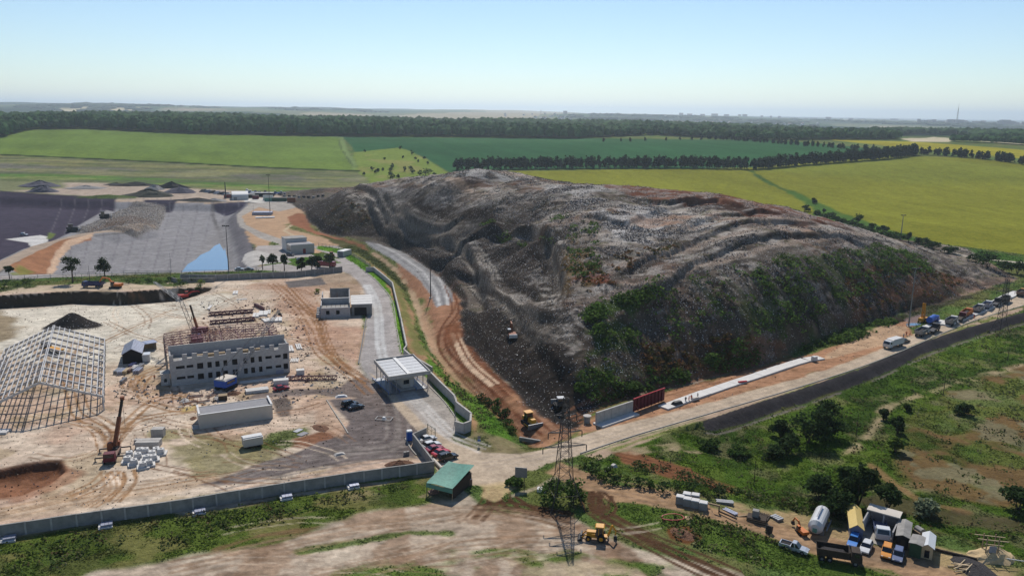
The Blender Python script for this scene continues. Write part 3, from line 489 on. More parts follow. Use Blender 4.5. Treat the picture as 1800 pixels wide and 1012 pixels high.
idx = np.nonzero((sg < 0) & (d > 4.4) & (d < 5.4) & (n2 > 0.42) & (XX > EMB[0][0]-1))[0]; blend(idx, 0.8*np.ones(len(idx)), (120, 112, 104), ve=0)
# far right: road beyond the mound, dark hollow
line([(1600, 438), (1680, 448), (1720, 455), (1800, 462), (1950, 480)], 5, (196, 184, 166), 1.5, 0.8, 8, rg='concrete_road', ve=0)
# lower strip: grass by the fence, dirt roads
LOW = [(-500, 1080), (0, 945), (200, 915), (500, 870), (640, 850), (760, 832), (830, 870), (860, 900), (1000, 905), (1100, 960), (1600, 1100), (1500, 1500), (-600, 1500)]
paint(LOW, (182, 164, 144), 1.5, 1, 6, ve=0.05, rg='dirt_road')
for k_, (cc_, lo_, sd_) in enumerate([((148, 120, 96), .5, 91), ((206, 190, 168), .54, 92), ((122, 96, 76), .57, 93)]): paint(LOW, cc_, 2, 1, 6, 0.65, (7, lo_, lo_+.1, sd_))
paint([(-600, 1100), (0, 950), (200, 920), (500, 875), (640, 857), (757, 838), (820, 870), (700, 885), (620, 905), (520, 945), (400, 965), (200, 1000), (60, 1030), (-300, 1120)], (92, 108, 48), 2, 2.5, 8, ve=1.0, rg='grass_field')
paint([(600, 870), (760, 842), (840, 862), (830, 880), (700, 890)], (160, 142, 116), 2, 2.5, 6, 0.7, (5, 0.42, 0.6, 43))
paint([(-600, 1100), (0, 950), (500, 875), (757, 838), (700, 885), (520, 945), (200, 1000)], (130, 118, 78), 2, 2, 8, 0.55, (9, 0.54, 0.64, 44)); paint([(-600, 1100), (0, 950), (500, 875), (757, 838), (700, 885), (520, 945), (200, 1000)], (66, 82, 40), 2, 2, 8, 0.6, (6, 0.52, 0.62, 45))
line([(380, 965), (460, 940), (540, 930), (560, 925)], 1.3, (130, 100, 76), 1, 0.8, 5, 0.7)
line([(530, 968), (640, 950), (720, 935), (790, 938)], 2.0, (98, 116, 56), 1, 1, 4, 0.9, ve=0.9)
paint([(480, 1030), (700, 975), (900, 958), (1000, 972), (1090, 985), (1180, 1000), (1250, 1040), (1250, 1300), (300, 1300)], (96, 118, 52), 1.5, 3, 8, 0.95, (9, 0.32, 0.5, 46), ve=1.0, rg='grass_field')
paint([(900, 990), (1000, 985), (1120, 1000), (1150, 1040), (900, 1040)], (176, 158, 130), 1.5, 1.5, 4, 0.8, (4, 0.45, 0.6, 47), ve=0.1)
paint([(1110, 985), (1200, 1000), (1300, 1040), (1180, 1060)], (88, 110, 50), 1, 1, 4, 0.9, (5, 0.35, 0.5, 48), ve=1)
# island with bush round the pylon
paint([(895, 845), (925, 828), (960, 825), (990, 832), (1020, 855), (1030, 880), (1000, 905), (960, 895), (915, 868)], (104, 112, 62), 1.2, 1.5, 5, ve=0.9, rg='grass_field')
line([(900, 872), (940, 858), (975, 840)], 1.2, (172, 156, 132), 0.8, 0.4, a=0.8)
# dirt road to lower right
paint([(985, 812), (1012, 822), (1080, 852), (1180, 862), (1240, 885), (1300, 900), (1420, 930), (1500, 950), (1600, 975), (1720, 1020), (1800, 1060), (1700, 1100), (1560, 1000), (1480, 990), (1380, 970), (1280, 930), (1180, 905), (1090, 890), (1000, 850), (960, 830)], (172, 140, 108), 1, 0.8, 5, ve=0, rg='dirt_road')
paint([(1180, 868), (1300, 885), (1420, 905), (1500, 925), (1560, 935), (1640, 960), (1800, 1000), (1800, 1040), (1600, 985), (1400, 930)], (196, 166, 126), 1.5, 1.5, 5, 0.75, (6, 0.3, 0.5, 49))
paint([(1500, 955), (1560, 962), (1650, 980), (1640, 1000), (1500, 980)], (112, 98, 84), 1.5, 1.5, 5, 0.6)
paint([(1070, 880), (1100, 882), (1200, 900), (1300, 925), (1400, 960), (1480, 985), (1560, 1005), (1700, 1060), (1500, 1060), (1380, 1005), (1260, 975), (1160, 930), (1075, 905)], (88, 108, 48), 1.2, 1.5, 5, ve=1.0, rg='grass_field')
paint([(1170, 928), (1210, 925), (1235, 945), (1210, 955), (1180, 945)], (108, 66, 46), 1, 1.2, 4, 0.9, ve=0)
for k, P in enumerate([[(868, 858), (860, 880), (830, 910)], [(872, 860), (890, 890), (960, 905), (1000, 918)], [(840, 900), (900, 895), (1000, 915)], [(900, 875), (940, 900), (1000, 905)], [(1040, 865), (1045, 895), (1100, 930), (1200, 985), (1300, 1030)], [(1060, 870), (1060, 900), (1130, 940), (1240, 985), (1340, 1030)], [(1040, 865), (1060, 890), (1040, 900)]]):
    tracks(P, (88, 64, 48), 2.1, 0.7, 3, 0.95, spread=1.6, seed=k+40)
for k, P in enumerate([[(300, 1010), (600, 945), (830, 905), (1000, 930)], [(550, 1010), (800, 955), (1000, 945)], [(1000, 830), (1200, 880), (1450, 950), (1700, 1030)]]):
    tracks(P, (150, 124, 100), 2.0, 0.8, 3, 0.5, spread=4, seed=k+60)
paint([(840, 850), (900, 845), (905, 860), (870, 880), (845, 872)], (208, 182, 138), 1.5, 1.5, 4, 0.8)
for q, r, h, c, fl in HW:
    idx = np.nonzero((abs(XX-q[0]) < r*fl*1.3) & (abs(YY-q[1]) < r*1.3))[0]; d = np.hypot((XX[idx]-q[0])/fl, YY[idx]-q[1])/r+(fbm(XX[idx], YY[idx], r*0.7, 3, 12)-0.5)*0.35
    m = 1-ss(0.95, 1.1, d); blend(idx, m, c, tr=0.15, ve=0)
rt = random.Random(77)
for k in range(64):
    x, y = rt.choice([(rt.uniform(180, 600), rt.uniform(520, 700)), (rt.uniform(0, 560), rt.uniform(700, 860)), (rt.uniform(180, 640), rt.uniform(505, 600))]); a = rt.uniform(-.5, .5)+rt.choice([0, 0.6]); P = [(x, y)]
    for j in range(4): a += rt.uniform(-.5, .5); x += 34*math.cos(a); y += 15*math.sin(a); P.append((x, y))
    if inside(np.array([P[0][0], P[-1][0]], float), np.array([P[0][1], P[-1][1]], float), SITE).all(): tracks(P, rt.choice([(140, 106, 78), (222, 202, 178), (124, 90, 66)]), 2.0, 0.45, 1, 0.7, seed=k)
for k in range(20):
    x, y = rt.uniform(300, 1000), rt.uniform(930, 1000); a = rt.uniform(-.4, .1); P = [(x, y)]
    for j in range(4): a += rt.uniform(-.3, .3); x += 50*math.cos(a); y += 24*math.sin(a); P.append((x, y))
    tracks(P, rt.choice([(140, 112, 90), (206, 188, 166)]), 2.0, 0.35, 1, 0.4, seed=k)
# overall mottling
nn_ = (fbm(XX, YY, 3.0, 3, 81)-0.5)*0.36+(fbm(XX, YY, 0.9, 2, 82)-0.5)*0.22*ss(500, 150, YY)+(n1-0.5)*0.22
dirt = np.isin(reg, [RG.index(k) for k in ('construction_yard', 'dirt_track', 'dirt_road', 'gravel_road')]); st = (fbm(XX*0.3, YY, 0.8, 3, 83)-0.5)*0.7+(fbm(XX, YY, 1.5, 3, 84)-0.5)*0.45; nn_ = nn_+np.where(dirt, st*ss(420, 200, YY), 0)
cp_ = (fbm(XX*0.5, YY, 60, 4, 85)-0.5)*0.45+(fbm(XX*0.9+YY*0.4, (YY-XX*0.4)*0.15, 14, 3, 86)-0.5)*0.35
nn_ = nn_*np.where(crop > 0.2, 0.35, 1)+np.where(crop > 0.2, cp_, 0)
col *= (1+nn_)[:, None]; col = np.clip(col, 0.008, 0.85)

# --- meshes, one per region, all on one vertex grid
def ground_material():
    m = bpy.data.materials.new('ground_cover'); m.use_nodes = True; nt = m.node_tree; N = nt.nodes; L = nt.links; bs = N['Principled BSDF']
    def n(t, **k):
        q = N.new(t)
        for a, v in k.items(): setattr(q, a, v)
        return q
    def math_(op, a, b=None, c=None):
        q = n('ShaderNodeMath', operation=op)
        for i, v in enumerate((a, b, c)):
            if v is None: continue
            if isinstance(v, (int, float)): q.inputs[i].default_value = v
            else: L.new(v, q.inputs[i])
        return q.outputs[0]
    at = n('ShaderNodeAttribute', attribute_name='col'); at2 = n('ShaderNodeAttribute', attribute_name='mask')
    sp = n('ShaderNodeSeparateColor'); L.new(at2.outputs['Color'], sp.inputs[0]); TR, VE, CR = sp.outputs[0], sp.outputs[1], sp.outputs[2]
    geo = n('ShaderNodeNewGeometry')
    def noise(sc, det=3, rough=0.6, vec=None):
        q = n('ShaderNodeTexNoise'); q.inputs['Scale'].default_value = sc; q.inputs['Detail'].default_value = det; q.inputs['Roughness'].default_value = rough; L.new(vec or geo.outputs['Position'], q.inputs['Vector']); return q
    f1 = noise(0.9, 4, 0.7); f2 = noise(0.16, 5, 0.7)
    br = math_('ADD', math_('MULTIPLY', math_('SUBTRACT', f1.outputs[0], 0.5), 0.95), math_('MULTIPLY', math_('SUBTRACT', f2.outputs[0], 0.5), 0.8))
    # stretched crops: rows
    mp_ = n('ShaderNodeMapping'); mp_.inputs['Scale'].default_value = (0.10, 0.035, 0.1); mp_.inputs['Rotation'].default_value = (0, 0, 0.5); L.new(geo.outputs['Position'], mp_.inputs[0])
    f3 = noise(1.0, 6, 0.75, mp_.outputs[0])
    crn = math_('MULTIPLY', math_('SUBTRACT', f3.outputs[0], 0.5), math_('MULTIPLY', CR, 0.7))
    val = math_('ADD', math_('ADD', 1.0, br), crn)
    vm = n('ShaderNodeVectorMath', operation='SCALE'); L.new(at.outputs['Color'], vm.inputs[0]); L.new(val, vm.inputs['Scale'])
    # sunflower yellow flecks
    fy = noise(0.5, 2, 0.8); rm = n('ShaderNodeMapRange'); L.new(fy.outputs[0], rm.inputs[0]); rm.inputs[1].default_value = 0.5; rm.inputs[2].default_value = 0.62
    mx = n('ShaderNodeMix', data_type='RGBA'); L.new(math_('MULTIPLY', rm.outputs[0], math_('MULTIPLY', math_('GREATER_THAN', CR, 0.8), 0.22)), mx.inputs[0]); L.new(vm.outputs[0], mx.inputs[6]); mx.inputs[7].default_value = (0.36, 0.29, 0.03, 1)
    # litter: pale and dark flecks
    vo = n('ShaderNodeTexVoronoi'); vo.inputs['Scale'].default_value = 3.2; L.new(geo.outputs['Position'], vo.inputs['Vector'])
    sc = n('ShaderNodeSeparateColor'); L.new(vo.outputs['Color'], sc.inputs[0])
    lit = math_('MULTIPLY', math_('LESS_THAN', sc.outputs[0], math_('MULTIPLY', TR, 0.30)), math_('LESS_THAN', vo.outputs['Distance'], 0.5))
    hue = n('ShaderNodeValToRGB'); cr = hue.color_ramp; cr.interpolation = 'CONSTANT'
    for p_, c_ in ((0, (.52, .51, .5, 1)), (.45, (.33, .32, .31, 1)), (.7, (.62, .62, .62, 1)), (.84, (.14, .18, .28, 1)), (.9, (.40, .33, .25, 1)), (.96, (.26, .08, .06, 1))):
        e = cr.elements.new(p_) if p_ else cr.elements[0]; e.color = c_
    cr.elements[-1].color = (.3, .3, .3, 1); L.new(sc.outputs[1], hue.inputs[0])
    mx2 = n('ShaderNodeMix', data_type='RGBA'); L.new(math_('MULTIPLY', lit, 0.65), mx2.inputs[0]); L.new(mx.outputs[2], mx2.inputs[6]); L.new(hue.outputs[0], mx2.inputs[7])
    drk = math_('MULTIPLY', math_('GREATER_THAN', sc.outputs[0], math_('SUBTRACT', 1.0, math_('MULTIPLY', TR, 0.25))), 0.6)
    mx3 = n('ShaderNodeMix', data_type='RGBA'); L.new(drk, mx3.inputs[0]); L.new(mx2.outputs[2], mx3.inputs[6]); mx3.inputs[7].default_value = (.03, .028, .026, 1)
    L.new(mx3.outputs[2], bs.inputs['Base Color']); bs.inputs['Roughness'].default_value = 0.95; bs.inputs['Specular IOR Level'].default_value = 0.0
    bh = math_('ADD', f1.outputs[0], math_('MULTIPLY', math_('MULTIPLY', sc.outputs[2], TR), 0.9))
    bp = n('ShaderNodeBump'); bp.inputs['Strength'].default_value = 0.8; L.new(math_('ADD', 0.25, math_('ADD', math_('MULTIPLY', VE, 0.5), math_('MULTIPLY', TR, 0.9))), bp.inputs['Distance']); L.new(bh, bp.inputs['Height']); L.new(bp.outputs[0], bs.inputs['Normal'])
    return m
GM = ground_material()
gi = np.arange(NN).reshape(NV, NU)
q = np.stack([gi[:-1, :-1], gi[:-1, 1:], gi[1:, 1:], gi[1:, :-1]], -1).reshape(-1, 4)
fr = reg[q[:, 0]]
def mesh_np(name, V, Fq, smooth=True):
    me = bpy.data.meshes.new(name); k = Fq.shape[1]
    me.vertices.add(len(V)); me.vertices.foreach_set('co', np.ascontiguousarray(V, np.float32).ravel())
    me.loops.add(Fq.size); me.loops.foreach_set('vertex_index', np.ascontiguousarray(Fq, np.int32).ravel())
    me.polygons.add(len(Fq)); me.polygons.foreach_set('loop_start', np.arange(0, Fq.size, k, dtype=np.int32))
    me.update(calc_edges=True)
    me.polygons.foreach_set('use_smooth', np.full(len(Fq), smooth)); return me
def link(name, me, mat=None, parent=None, kind=None, label=None, cat=None, group=None):
    o = bpy.data.objects.new(name, me); COL.objects.link(o)
    if mat is not None and me is not None and not me.materials: me.materials.append(mat)
    if parent is not None: o.parent = parent
    for k, v in (('kind', kind), ('label', label), ('category', cat), ('group', group)):
        if v: o[k] = v
    return o
VALL = np.stack([XX, YY, ZZ], 1)
def colattr(me, name, data):
    a = me.color_attributes.new(name, 'FLOAT_COLOR', 'POINT'); a.data.foreach_set('color', np.ascontiguousarray(np.concatenate([data, np.ones((len(data), 1))], 1), np.float32).ravel())
REGLAB = {'ground': 'bare and weedy ground between the roads', 'landfill_mound': 'huge dark landfill mound covered in litter and weeds', 'sunflower_field': 'yellow green sunflower fields behind the mound', 'young_crop_field': 'bright green crop field at upper left', 'tall_crop_field': 'dark blue green crop field below the forest', 'far_land': 'hazy far plots of land towards the horizon'}
for r, nm in enumerate(RG):
    ff = q[fr == r]
    if not len(ff): continue
    u, inv = np.unique(ff, return_inverse=True); me = mesh_np(nm, VALL[u], inv.reshape(-1, 4))
    colattr(me, 'col', col[u]); colattr(me, 'mask', np.stack([trash[u], grassy[u], crop[u]], 1))
    o = link(nm, me, GM, kind='structure')
    if nm in REGLAB: o['label'] = REGLAB[nm]
# haze
hzb = bpy.data.materials.new('haze'); hzb.use_nodes = True; nt = hzb.node_tree; nt.nodes.remove(nt.nodes['Principled BSDF']); pv = nt.nodes.new('ShaderNodeVolumePrincipled')
pv.inputs['Color'].default_value = (0.80, 0.92, 1.0, 1); pv.inputs['Anisotropy'].default_value = 0.55; pv.inputs['Density'].default_value = 0.00008; nt.links.new(pv.outputs[0], nt.nodes['Material Output'].inputs['Volume'])
x0, x1, y0, y1, z0, z1 = -31000, 31000, -600, 36000, -60, 300
V = np.array([(x, y, z) for x in (x0, x1) for y in (y0, y1) for z in (z0, z1)], float)
link('haze', mesh_np('haze', V, np.array([(0, 1, 3, 2), (4, 6, 7, 5), (0, 4, 5, 1), (2, 3, 7, 6), (0, 2, 6, 4), (1, 5, 7, 3)]), False), hzb, kind='stuff')
# ------------------------------------------------------------------ object helpers
MATS = {}
def mat(key, c, rough=0.8, var=0.25, sc=2.0, metal=0.0, bump=0.0, spec=0.3, obj=True):
    if key in MATS: return MATS[key]
    m = bpy.data.materials.new(key); m.use_nodes = True; nt = m.node_tree; bs = nt.nodes['Principled BSDF']; c = tuple(C(*c))
    bs.inputs['Roughness'].default_value = rough; bs.inputs['Metallic'].default_value = metal; bs.inputs['Specular IOR Level'].default_value = spec
    ge = nt.nodes.new('ShaderNodeNewGeometry'); no = nt.nodes.new('ShaderNodeTexNoise'); no.inputs['Scale'].default_value = sc; no.inputs['Detail'].default_value = 5; no.inputs['Roughness'].default_value = 0.7
    nt.links.new(ge.outputs['Position'], no.inputs['Vector'])
    mr = nt.nodes.new('ShaderNodeMapRange'); mr.inputs[1].default_value = 0.3; mr.inputs[2].default_value = 0.7; mr.inputs[3].default_value = 1-var; mr.inputs[4].default_value = 1+var*0.6
    nt.links.new(no.outputs[0], mr.inputs[0]); vm = nt.nodes.new('ShaderNodeVectorMath'); vm.operation = 'SCALE'; vm.inputs[0].default_value = c; nt.links.new(mr.outputs[0], vm.inputs['Scale']); nt.links.new(vm.outputs[0], bs.inputs['Base Color'])
    if bump:
        bp = nt.nodes.new('ShaderNodeBump'); bp.inputs['Distance'].default_value = bump; nt.links.new(no.outputs[0], bp.inputs['Height']); nt.links.new(bp.outputs[0], bs.inputs['Normal'])
    MATS[key] = m; return m
def block_mat():
    m = mat('grey_block_masonry', (176, 170, 166), 0.9, 0.18, 1.5); nt = m.node_tree; bs = nt.nodes['Principled BSDF']
    br = nt.nodes.new('ShaderNodeTexBrick'); br.inputs['Color1'].default_value = (.36, .34, .33, 1); br.inputs['Color2'].default_value = (.46, .44, .42, 1); br.inputs['Mortar'].default_value = (.28, .27, .26, 1)
    br.inputs['Scale'].default_value = 1.0; br.inputs['Brick Width'].default_value = 0.62; br.inputs['Row Height'].default_value = 0.3; br.inputs['Mortar Size'].default_value = 0.03
    tc = nt.nodes.new('ShaderNodeTexCoord'); mp = nt.nodes.new('ShaderNodeMapping'); mp.inputs['Rotation'].default_value = (R(90), 0, 0); nt.links.new(tc.outputs['Object'], mp.inputs[0]); nt.links.new(mp.outputs[0], br.inputs['Vector']); nt.links.new(br.outputs[0], bs.inputs['Base Color'])
    return m
M_ = dict(
 conc=mat('cast_concrete', (196, 190, 182), 0.9, 0.22, 0.8, bump=0.03), concd=mat('weathered_concrete', (160, 156, 150), 0.9, 0.3, 0.6, bump=0.03), slab=mat('pale_new_concrete', (226, 222, 216), 0.85, 0.12, 0.5),
 block=block_mat(), white=mat('white_paint', (222, 220, 216), 0.5, 0.1, 1.5), cream=mat('cream_panel_wall', (214, 204, 190), 0.7, 0.08, 0.8), gray=mat('grey_roofing', (150, 148, 150), 0.8, 0.15, 0.5),
 steelw=mat('white_primed_steel', (206, 204, 202), 0.5, 0.1, 1), purple=mat('maroon_painted_steel', (124, 74, 84), 0.6, 0.3, 2), dark=mat('dark_steel', (62, 60, 62), 0.6, 0.3, 2), rust=mat('rusty_orange_steel', (146, 84, 52), 0.7, 0.3, 2),
 galv=mat('galvanised_steel', (150, 152, 156), 0.45, 0.2, 1.5, 0.4), corr=mat('grey_corrugated_sheet', (168, 172, 190), 0.4, 0.2, 1, 0.3), blk=mat('black_rubber', (38, 38, 40), 0.9, 0.2, 3), glass=mat('dark_window_glass', (30, 36, 44), 0.08, 0.1, 1, spec=0.8),
 void=mat('dark_interior', (46, 42, 42), 0.95, 0.2, 1), yellow=mat('yellow_machine_paint', (226, 160, 44), 0.5, 0.15, 2), orange=mat('orange_machine_paint', (216, 120, 42), 0.5, 0.2, 2), red=mat('red_paint', (190, 46, 40), 0.5, 0.2, 2), dred=mat('dark_red_car_paint', (150, 30, 52), 0.25, 0.08, 1, spec=0.6),
 cred=mat('red_car_paint', (196, 36, 56), 0.25, 0.08, 1, spec=0.6), cwhite=mat('white_car_paint', (226, 226, 224), 0.25, 0.05, 1, spec=0.6), cblack=mat('black_car_paint', (34, 36, 44), 0.2, 0.08, 1, spec=0.7), cblue=mat('bright_blue_car_paint', (44, 130, 214), 0.3, 0.08, 1, spec=0.6), cgb=mat('grey_blue_car_paint', (104, 116, 150), 0.3, 0.08, 1, spec=0.6),
 corange=mat('orange_car_paint', (232, 150, 40), 0.3, 0.08, 1, spec=0.6), silver=mat('silver_car_paint', (204, 208, 214), 0.25, 0.05, 1, 0.3, spec=0.6), blue=mat('blue_machine_paint', (46, 96, 190), 0.5, 0.2, 1.5), dkblue=mat('dark_blue_truck_paint', (42, 54, 104), 0.4, 0.2, 2), tarp=mat('green_tarpaulin', (104, 158, 140), 0.7, 0.25, 1.2, bump=0.08),
 wood=mat('weathered_timber', (168, 146, 116), 0.9, 0.3, 3), dwood=mat('dark_timber', (74, 62, 52), 0.9, 0.3, 3), green=mat('dark_green_boards', (58, 88, 62), 0.8, 0.2, 2), yroof=mat('yellow_roof_sheet', (226, 196, 120), 0.6, 0.1, 1), litwood=mat('pale_planks', (214, 190, 152), 0.8, 0.25, 3),
 redform=mat('dark_red_formwork', (110, 36, 46), 0.6, 0.25, 1.5), soil=mat('brown_soil', (128, 92, 70), 1, 0.4, 2, bump=0.3), gravel=mat('dark_gravel', (70, 66, 66), 1, 0.4, 3, bump=0.3), roadw=mat('worn_kerb_concrete', (176, 170, 160), 0.9, 0.2, 1), cable=mat('steel_cable', (80, 80, 84), 0.6, 0.1, 1),
 skin=mat('skin', (190, 140, 112), 0.7, 0.1, 4), hair=mat('dark_hair', (46, 36, 30), 0.9, 0.1, 4), cloth_o=mat('orange_work_vest', (226, 110, 60), 0.9, 0.1, 4), cloth_d=mat('dark_blue_trousers', (52, 56, 74), 0.9, 0.1, 4), cloth_w=mat('pale_work_shirt', (206, 202, 196), 0.9, 0.1, 4),
 bluep=mat('blue_plastic', (50, 110, 190), 0.5, 0.1, 2), city=mat('far_apartment_walls', (176, 160, 158), 0.9, 0.1, 0.02), lens=mat('clear_headlight', (230, 230, 226), 0.2, 0.05, 2), tin=mat('rusted_tin', (140, 110, 96), 0.8, 0.3, 2), bark=mat('tree_bark', (92, 78, 66), 0.95, 0.3, 3))
class MB:
    def __init__(s): s.v = []; s.f = []
    def add(s, V, Fs):
        k = len(s.v); s.v += [tuple(p) for p in V]; s.f += [tuple(i+k for i in f) for f in Fs]; return s
    def box(s, x0, x1, y0, y1, z0, z1): return s.fr(x0, x1, y0, y1, z0, x0, x1, y0, y1, z1)
    def fr(s, x0, x1, y0, y1, z0, a0, a1, b0, b1, z1):
        return s.add([(x0, y0, z0), (x1, y0, z0), (x1, y1, z0), (x0, y1, z0), (a0, b0, z1), (a1, b0, z1), (a1, b1, z1), (a0, b1, z1)], [(0, 3, 2, 1), (4, 5, 6, 7), (0, 1, 5, 4), (1, 2, 6, 5), (2, 3, 7, 6), (3, 0, 4, 7)])
    def bar(s, p, q, w, h=None, n=4):
        p = Vector(p); q = Vector(q); h = h or w; d = (q-p).normalized(); u = Vector((0, 0, 1)) if abs(d.z) < 0.95 else Vector((1, 0, 0)); a = d.cross(u).normalized(); b = a.cross(d)
        V = []
        for e in (p, q): V += [e+a*w/2+b*h/2, e-a*w/2+b*h/2, e-a*w/2-b*h/2, e+a*w/2-b*h/2]
        return s.add(V, [(0, 1, 2, 3), (7, 6, 5, 4), (0, 4, 5, 1), (1, 5, 6, 2), (2, 6, 7, 3), (3, 7, 4, 0)])
    def tube(s, p, q, r, n=8, r2=None, cap=True):
        p = Vector(p); q = Vector(q); r2 = r if r2 is None else r2; d = (q-p).normalized(); u = Vector((0, 0, 1)) if abs(d.z) < 0.95 else Vector((1, 0, 0)); a = d.cross(u).normalized(); b = a.cross(d); V = []
        for e, rr in ((p, r), (q, r2)):
            for i in range(n): t = 2*math.pi*i/n; V.append(e+a*math.cos(t)*rr+b*math.sin(t)*rr)
        Fs = [(i, (i+1) % n, n+(i+1) % n, n+i) for i in range(n)]
        if cap: Fs += [tuple(range(n-1, -1, -1)), tuple(range(n, 2*n))]
        return s.add(V, Fs)
    def prism(s, P, y0, y1):            # profile (x,z) extruded along y
        n = len(P); return s.add([(x, y0, z) for x, z in P]+[(x, y1, z) for x, z in P], [(i, (i+1) % n, n+(i+1) % n, n+i) for i in range(n)]+[tuple(range(n-1, -1, -1)), tuple(range(n, 2*n))])
    def wall(s, L, z0, z1, t, ops=(), tops=None):   # wall along +x from 0..L, front face y=0, back y=t, openings (x0,x1,z0,z1)
        xs = sorted({0, L, *[o[0] for o in ops], *[o[1] for o in ops]}); zs = sorted({z0, z1, *[o[2] for o in ops], *[o[3] for o in ops]})
        def op(i, j):
            if i < 0 or j < 0 or i >= len(xs)-1 or j >= len(zs)-1: return True
            x = (xs[i]+xs[i+1])/2; z = (zs[j]+zs[j+1])/2; return any(o[0] < x < o[1] and o[2] < z < o[3] for o in ops)
        for i in range(len(xs)-1):
            for j in range(len(zs)-1):
                if op(i, j): continue
                a, b_, c, d = xs[i], xs[i+1], zs[j], zs[j+1]
                s.add([(a, 0, c), (b_, 0, c), (b_, 0, d), (a, 0, d)], [(0, 1, 2, 3)]); s.add([(a, t, c), (b_, t, c), (b_, t, d), (a, t, d)], [(3, 2, 1, 0)])
                if op(i-1, j): s.add([(a, 0, c), (a, t, c), (a, t, d), (a, 0, d)], [(3, 2, 1, 0)])
                if op(i+1, j): s.add([(b_, 0, c), (b_, t, c), (b_, t, d), (b_, 0, d)], [(0, 1, 2, 3)])
                if op(i, j-1): s.add([(a, 0, c), (b_, 0, c), (b_, t, c), (a, t, c)], [(3, 2, 1, 0)])
                if op(i, j+1): s.add([(a, 0, d), (b_, 0, d), (b_, t, d), (a, t, d)], [(0, 1, 2, 3)])
        return s
    def xf(s, M):
        s.v = [tuple(M @ Vector(p)) for p in s.v]; return s
    def lattice(s, p, q, w, seg, r=0.06, w2=None):   # square lattice boom from p to q
        p = Vector(p); q = Vector(q); w2 = w if w2 is None else w2; d = (q-p).normalized(); u = Vector((0, 0, 1)) if abs(d.z) < 0.9 else Vector((0, 1, 0)); a = d.cross(u).normalized(); b = a.cross(d)
        rings = []
        for i in range(seg+1):
            t = i/seg; ww = w+(w2-w)*t; e = p.lerp(q, t); rings.append([e+a*ww/2*x+b*ww/2*y for x, y in ((1, 1), (-1, 1), (-1, -1), (1, -1))])
        for i in range(seg):
            for k in range(4):
                s.bar(rings[i][k], rings[i+1][k], r*1.5); s.bar(rings[i][k], rings[i+1][(k+1) % 4] if i % 2 else rings[i+1][(k-1) % 4], r)
        return s
    def mesh(s, name, smooth=False):
        me = bpy.data.meshes.new(name); me.from_pydata(s.v, [], s.f); me.update()
        if smooth: me.polygons.foreach_set('use_smooth', [True]*len(me.polygons))
        return me
def thing(name, label, cat, loc, rz=0.0, group=None):
    o = bpy.data.objects.new(name, None); o.empty_display_size = 0.5; COL.objects.link(o); o.location = loc; o.rotation_euler = (0, 0, rz); o['label'] = label; o['category'] = cat
    if group: o['group'] = group
    return o
def part(name, mb, m, parent, label=None, smooth=False):
    me = mb.mesh(name, smooth) if isinstance(mb, MB) else mb
    return link(name, me, M_[m] if isinstance(m, str) else m, parent, label=label)
def single(name, mb, m, label, cat, loc, rz=0.0, group=None, smooth=False):
    me = mb.mesh(name, smooth) if isinstance(mb, MB) else mb
    o = link(name, me, M_[m] if isinstance(m, str) else m, None, None, label, cat, group); o.location = loc; o.rotation_euler = (0, 0, rz); return o
def dup(o, loc, rz, label=None, scale=None, parent=None):
    def cp(x, par):
        c = x.copy(); COL.objects.link(c)
        if par is not None: c.parent = par
        for ch in KID.get(x.name, []): cp(ch, c)
        return c
    c = cp(o, parent); c.location = loc; c.rotation_euler = (0, 0, rz)
    if scale: c.scale = (scale,)*3 if not isinstance(scale, tuple) else scale
    if label: c['label'] = label
    return c
KID = {}
def reg_kids(o):
    for x in COL.objects:
        if x.parent is not None: KID.setdefault(x.parent.name, [])
    def rec(x):
        KID[x.name] = [y for y in COL.objects if y.parent == x]
        for y in KID[x.name]: rec(y)
    rec(o)
def two(pa, pb, bare=True):     # ground points of two pixels -> centre, heading, length
    a = G(*pa, bare); b = G(*pb, bare); d = b-a; return (a+b)/2, math.atan2(d.y, d.x), math.hypot(d.x, d.y), a, b

ORD = ['leftmost', 'second from the left', 'third from the left', 'fourth from the left', 'fifth from the left', 'sixth from the left', 'seventh from the left', 'eighth from the left', 'ninth from the left', 'tenth from the left', 'eleventh from the left', 'twelfth from the left', 'thirteenth from the left', 'second from the right', 'rightmost']
def orders(L): s = sorted(range(len(L)), key=lambda i: L[i][0]); n = len(L); return {i: (ORD[r_] if r_ < min(13, n-2) else ORD[-1] if r_ == n-1 else ORD[-2]) for r_, i in enumerate(s)}
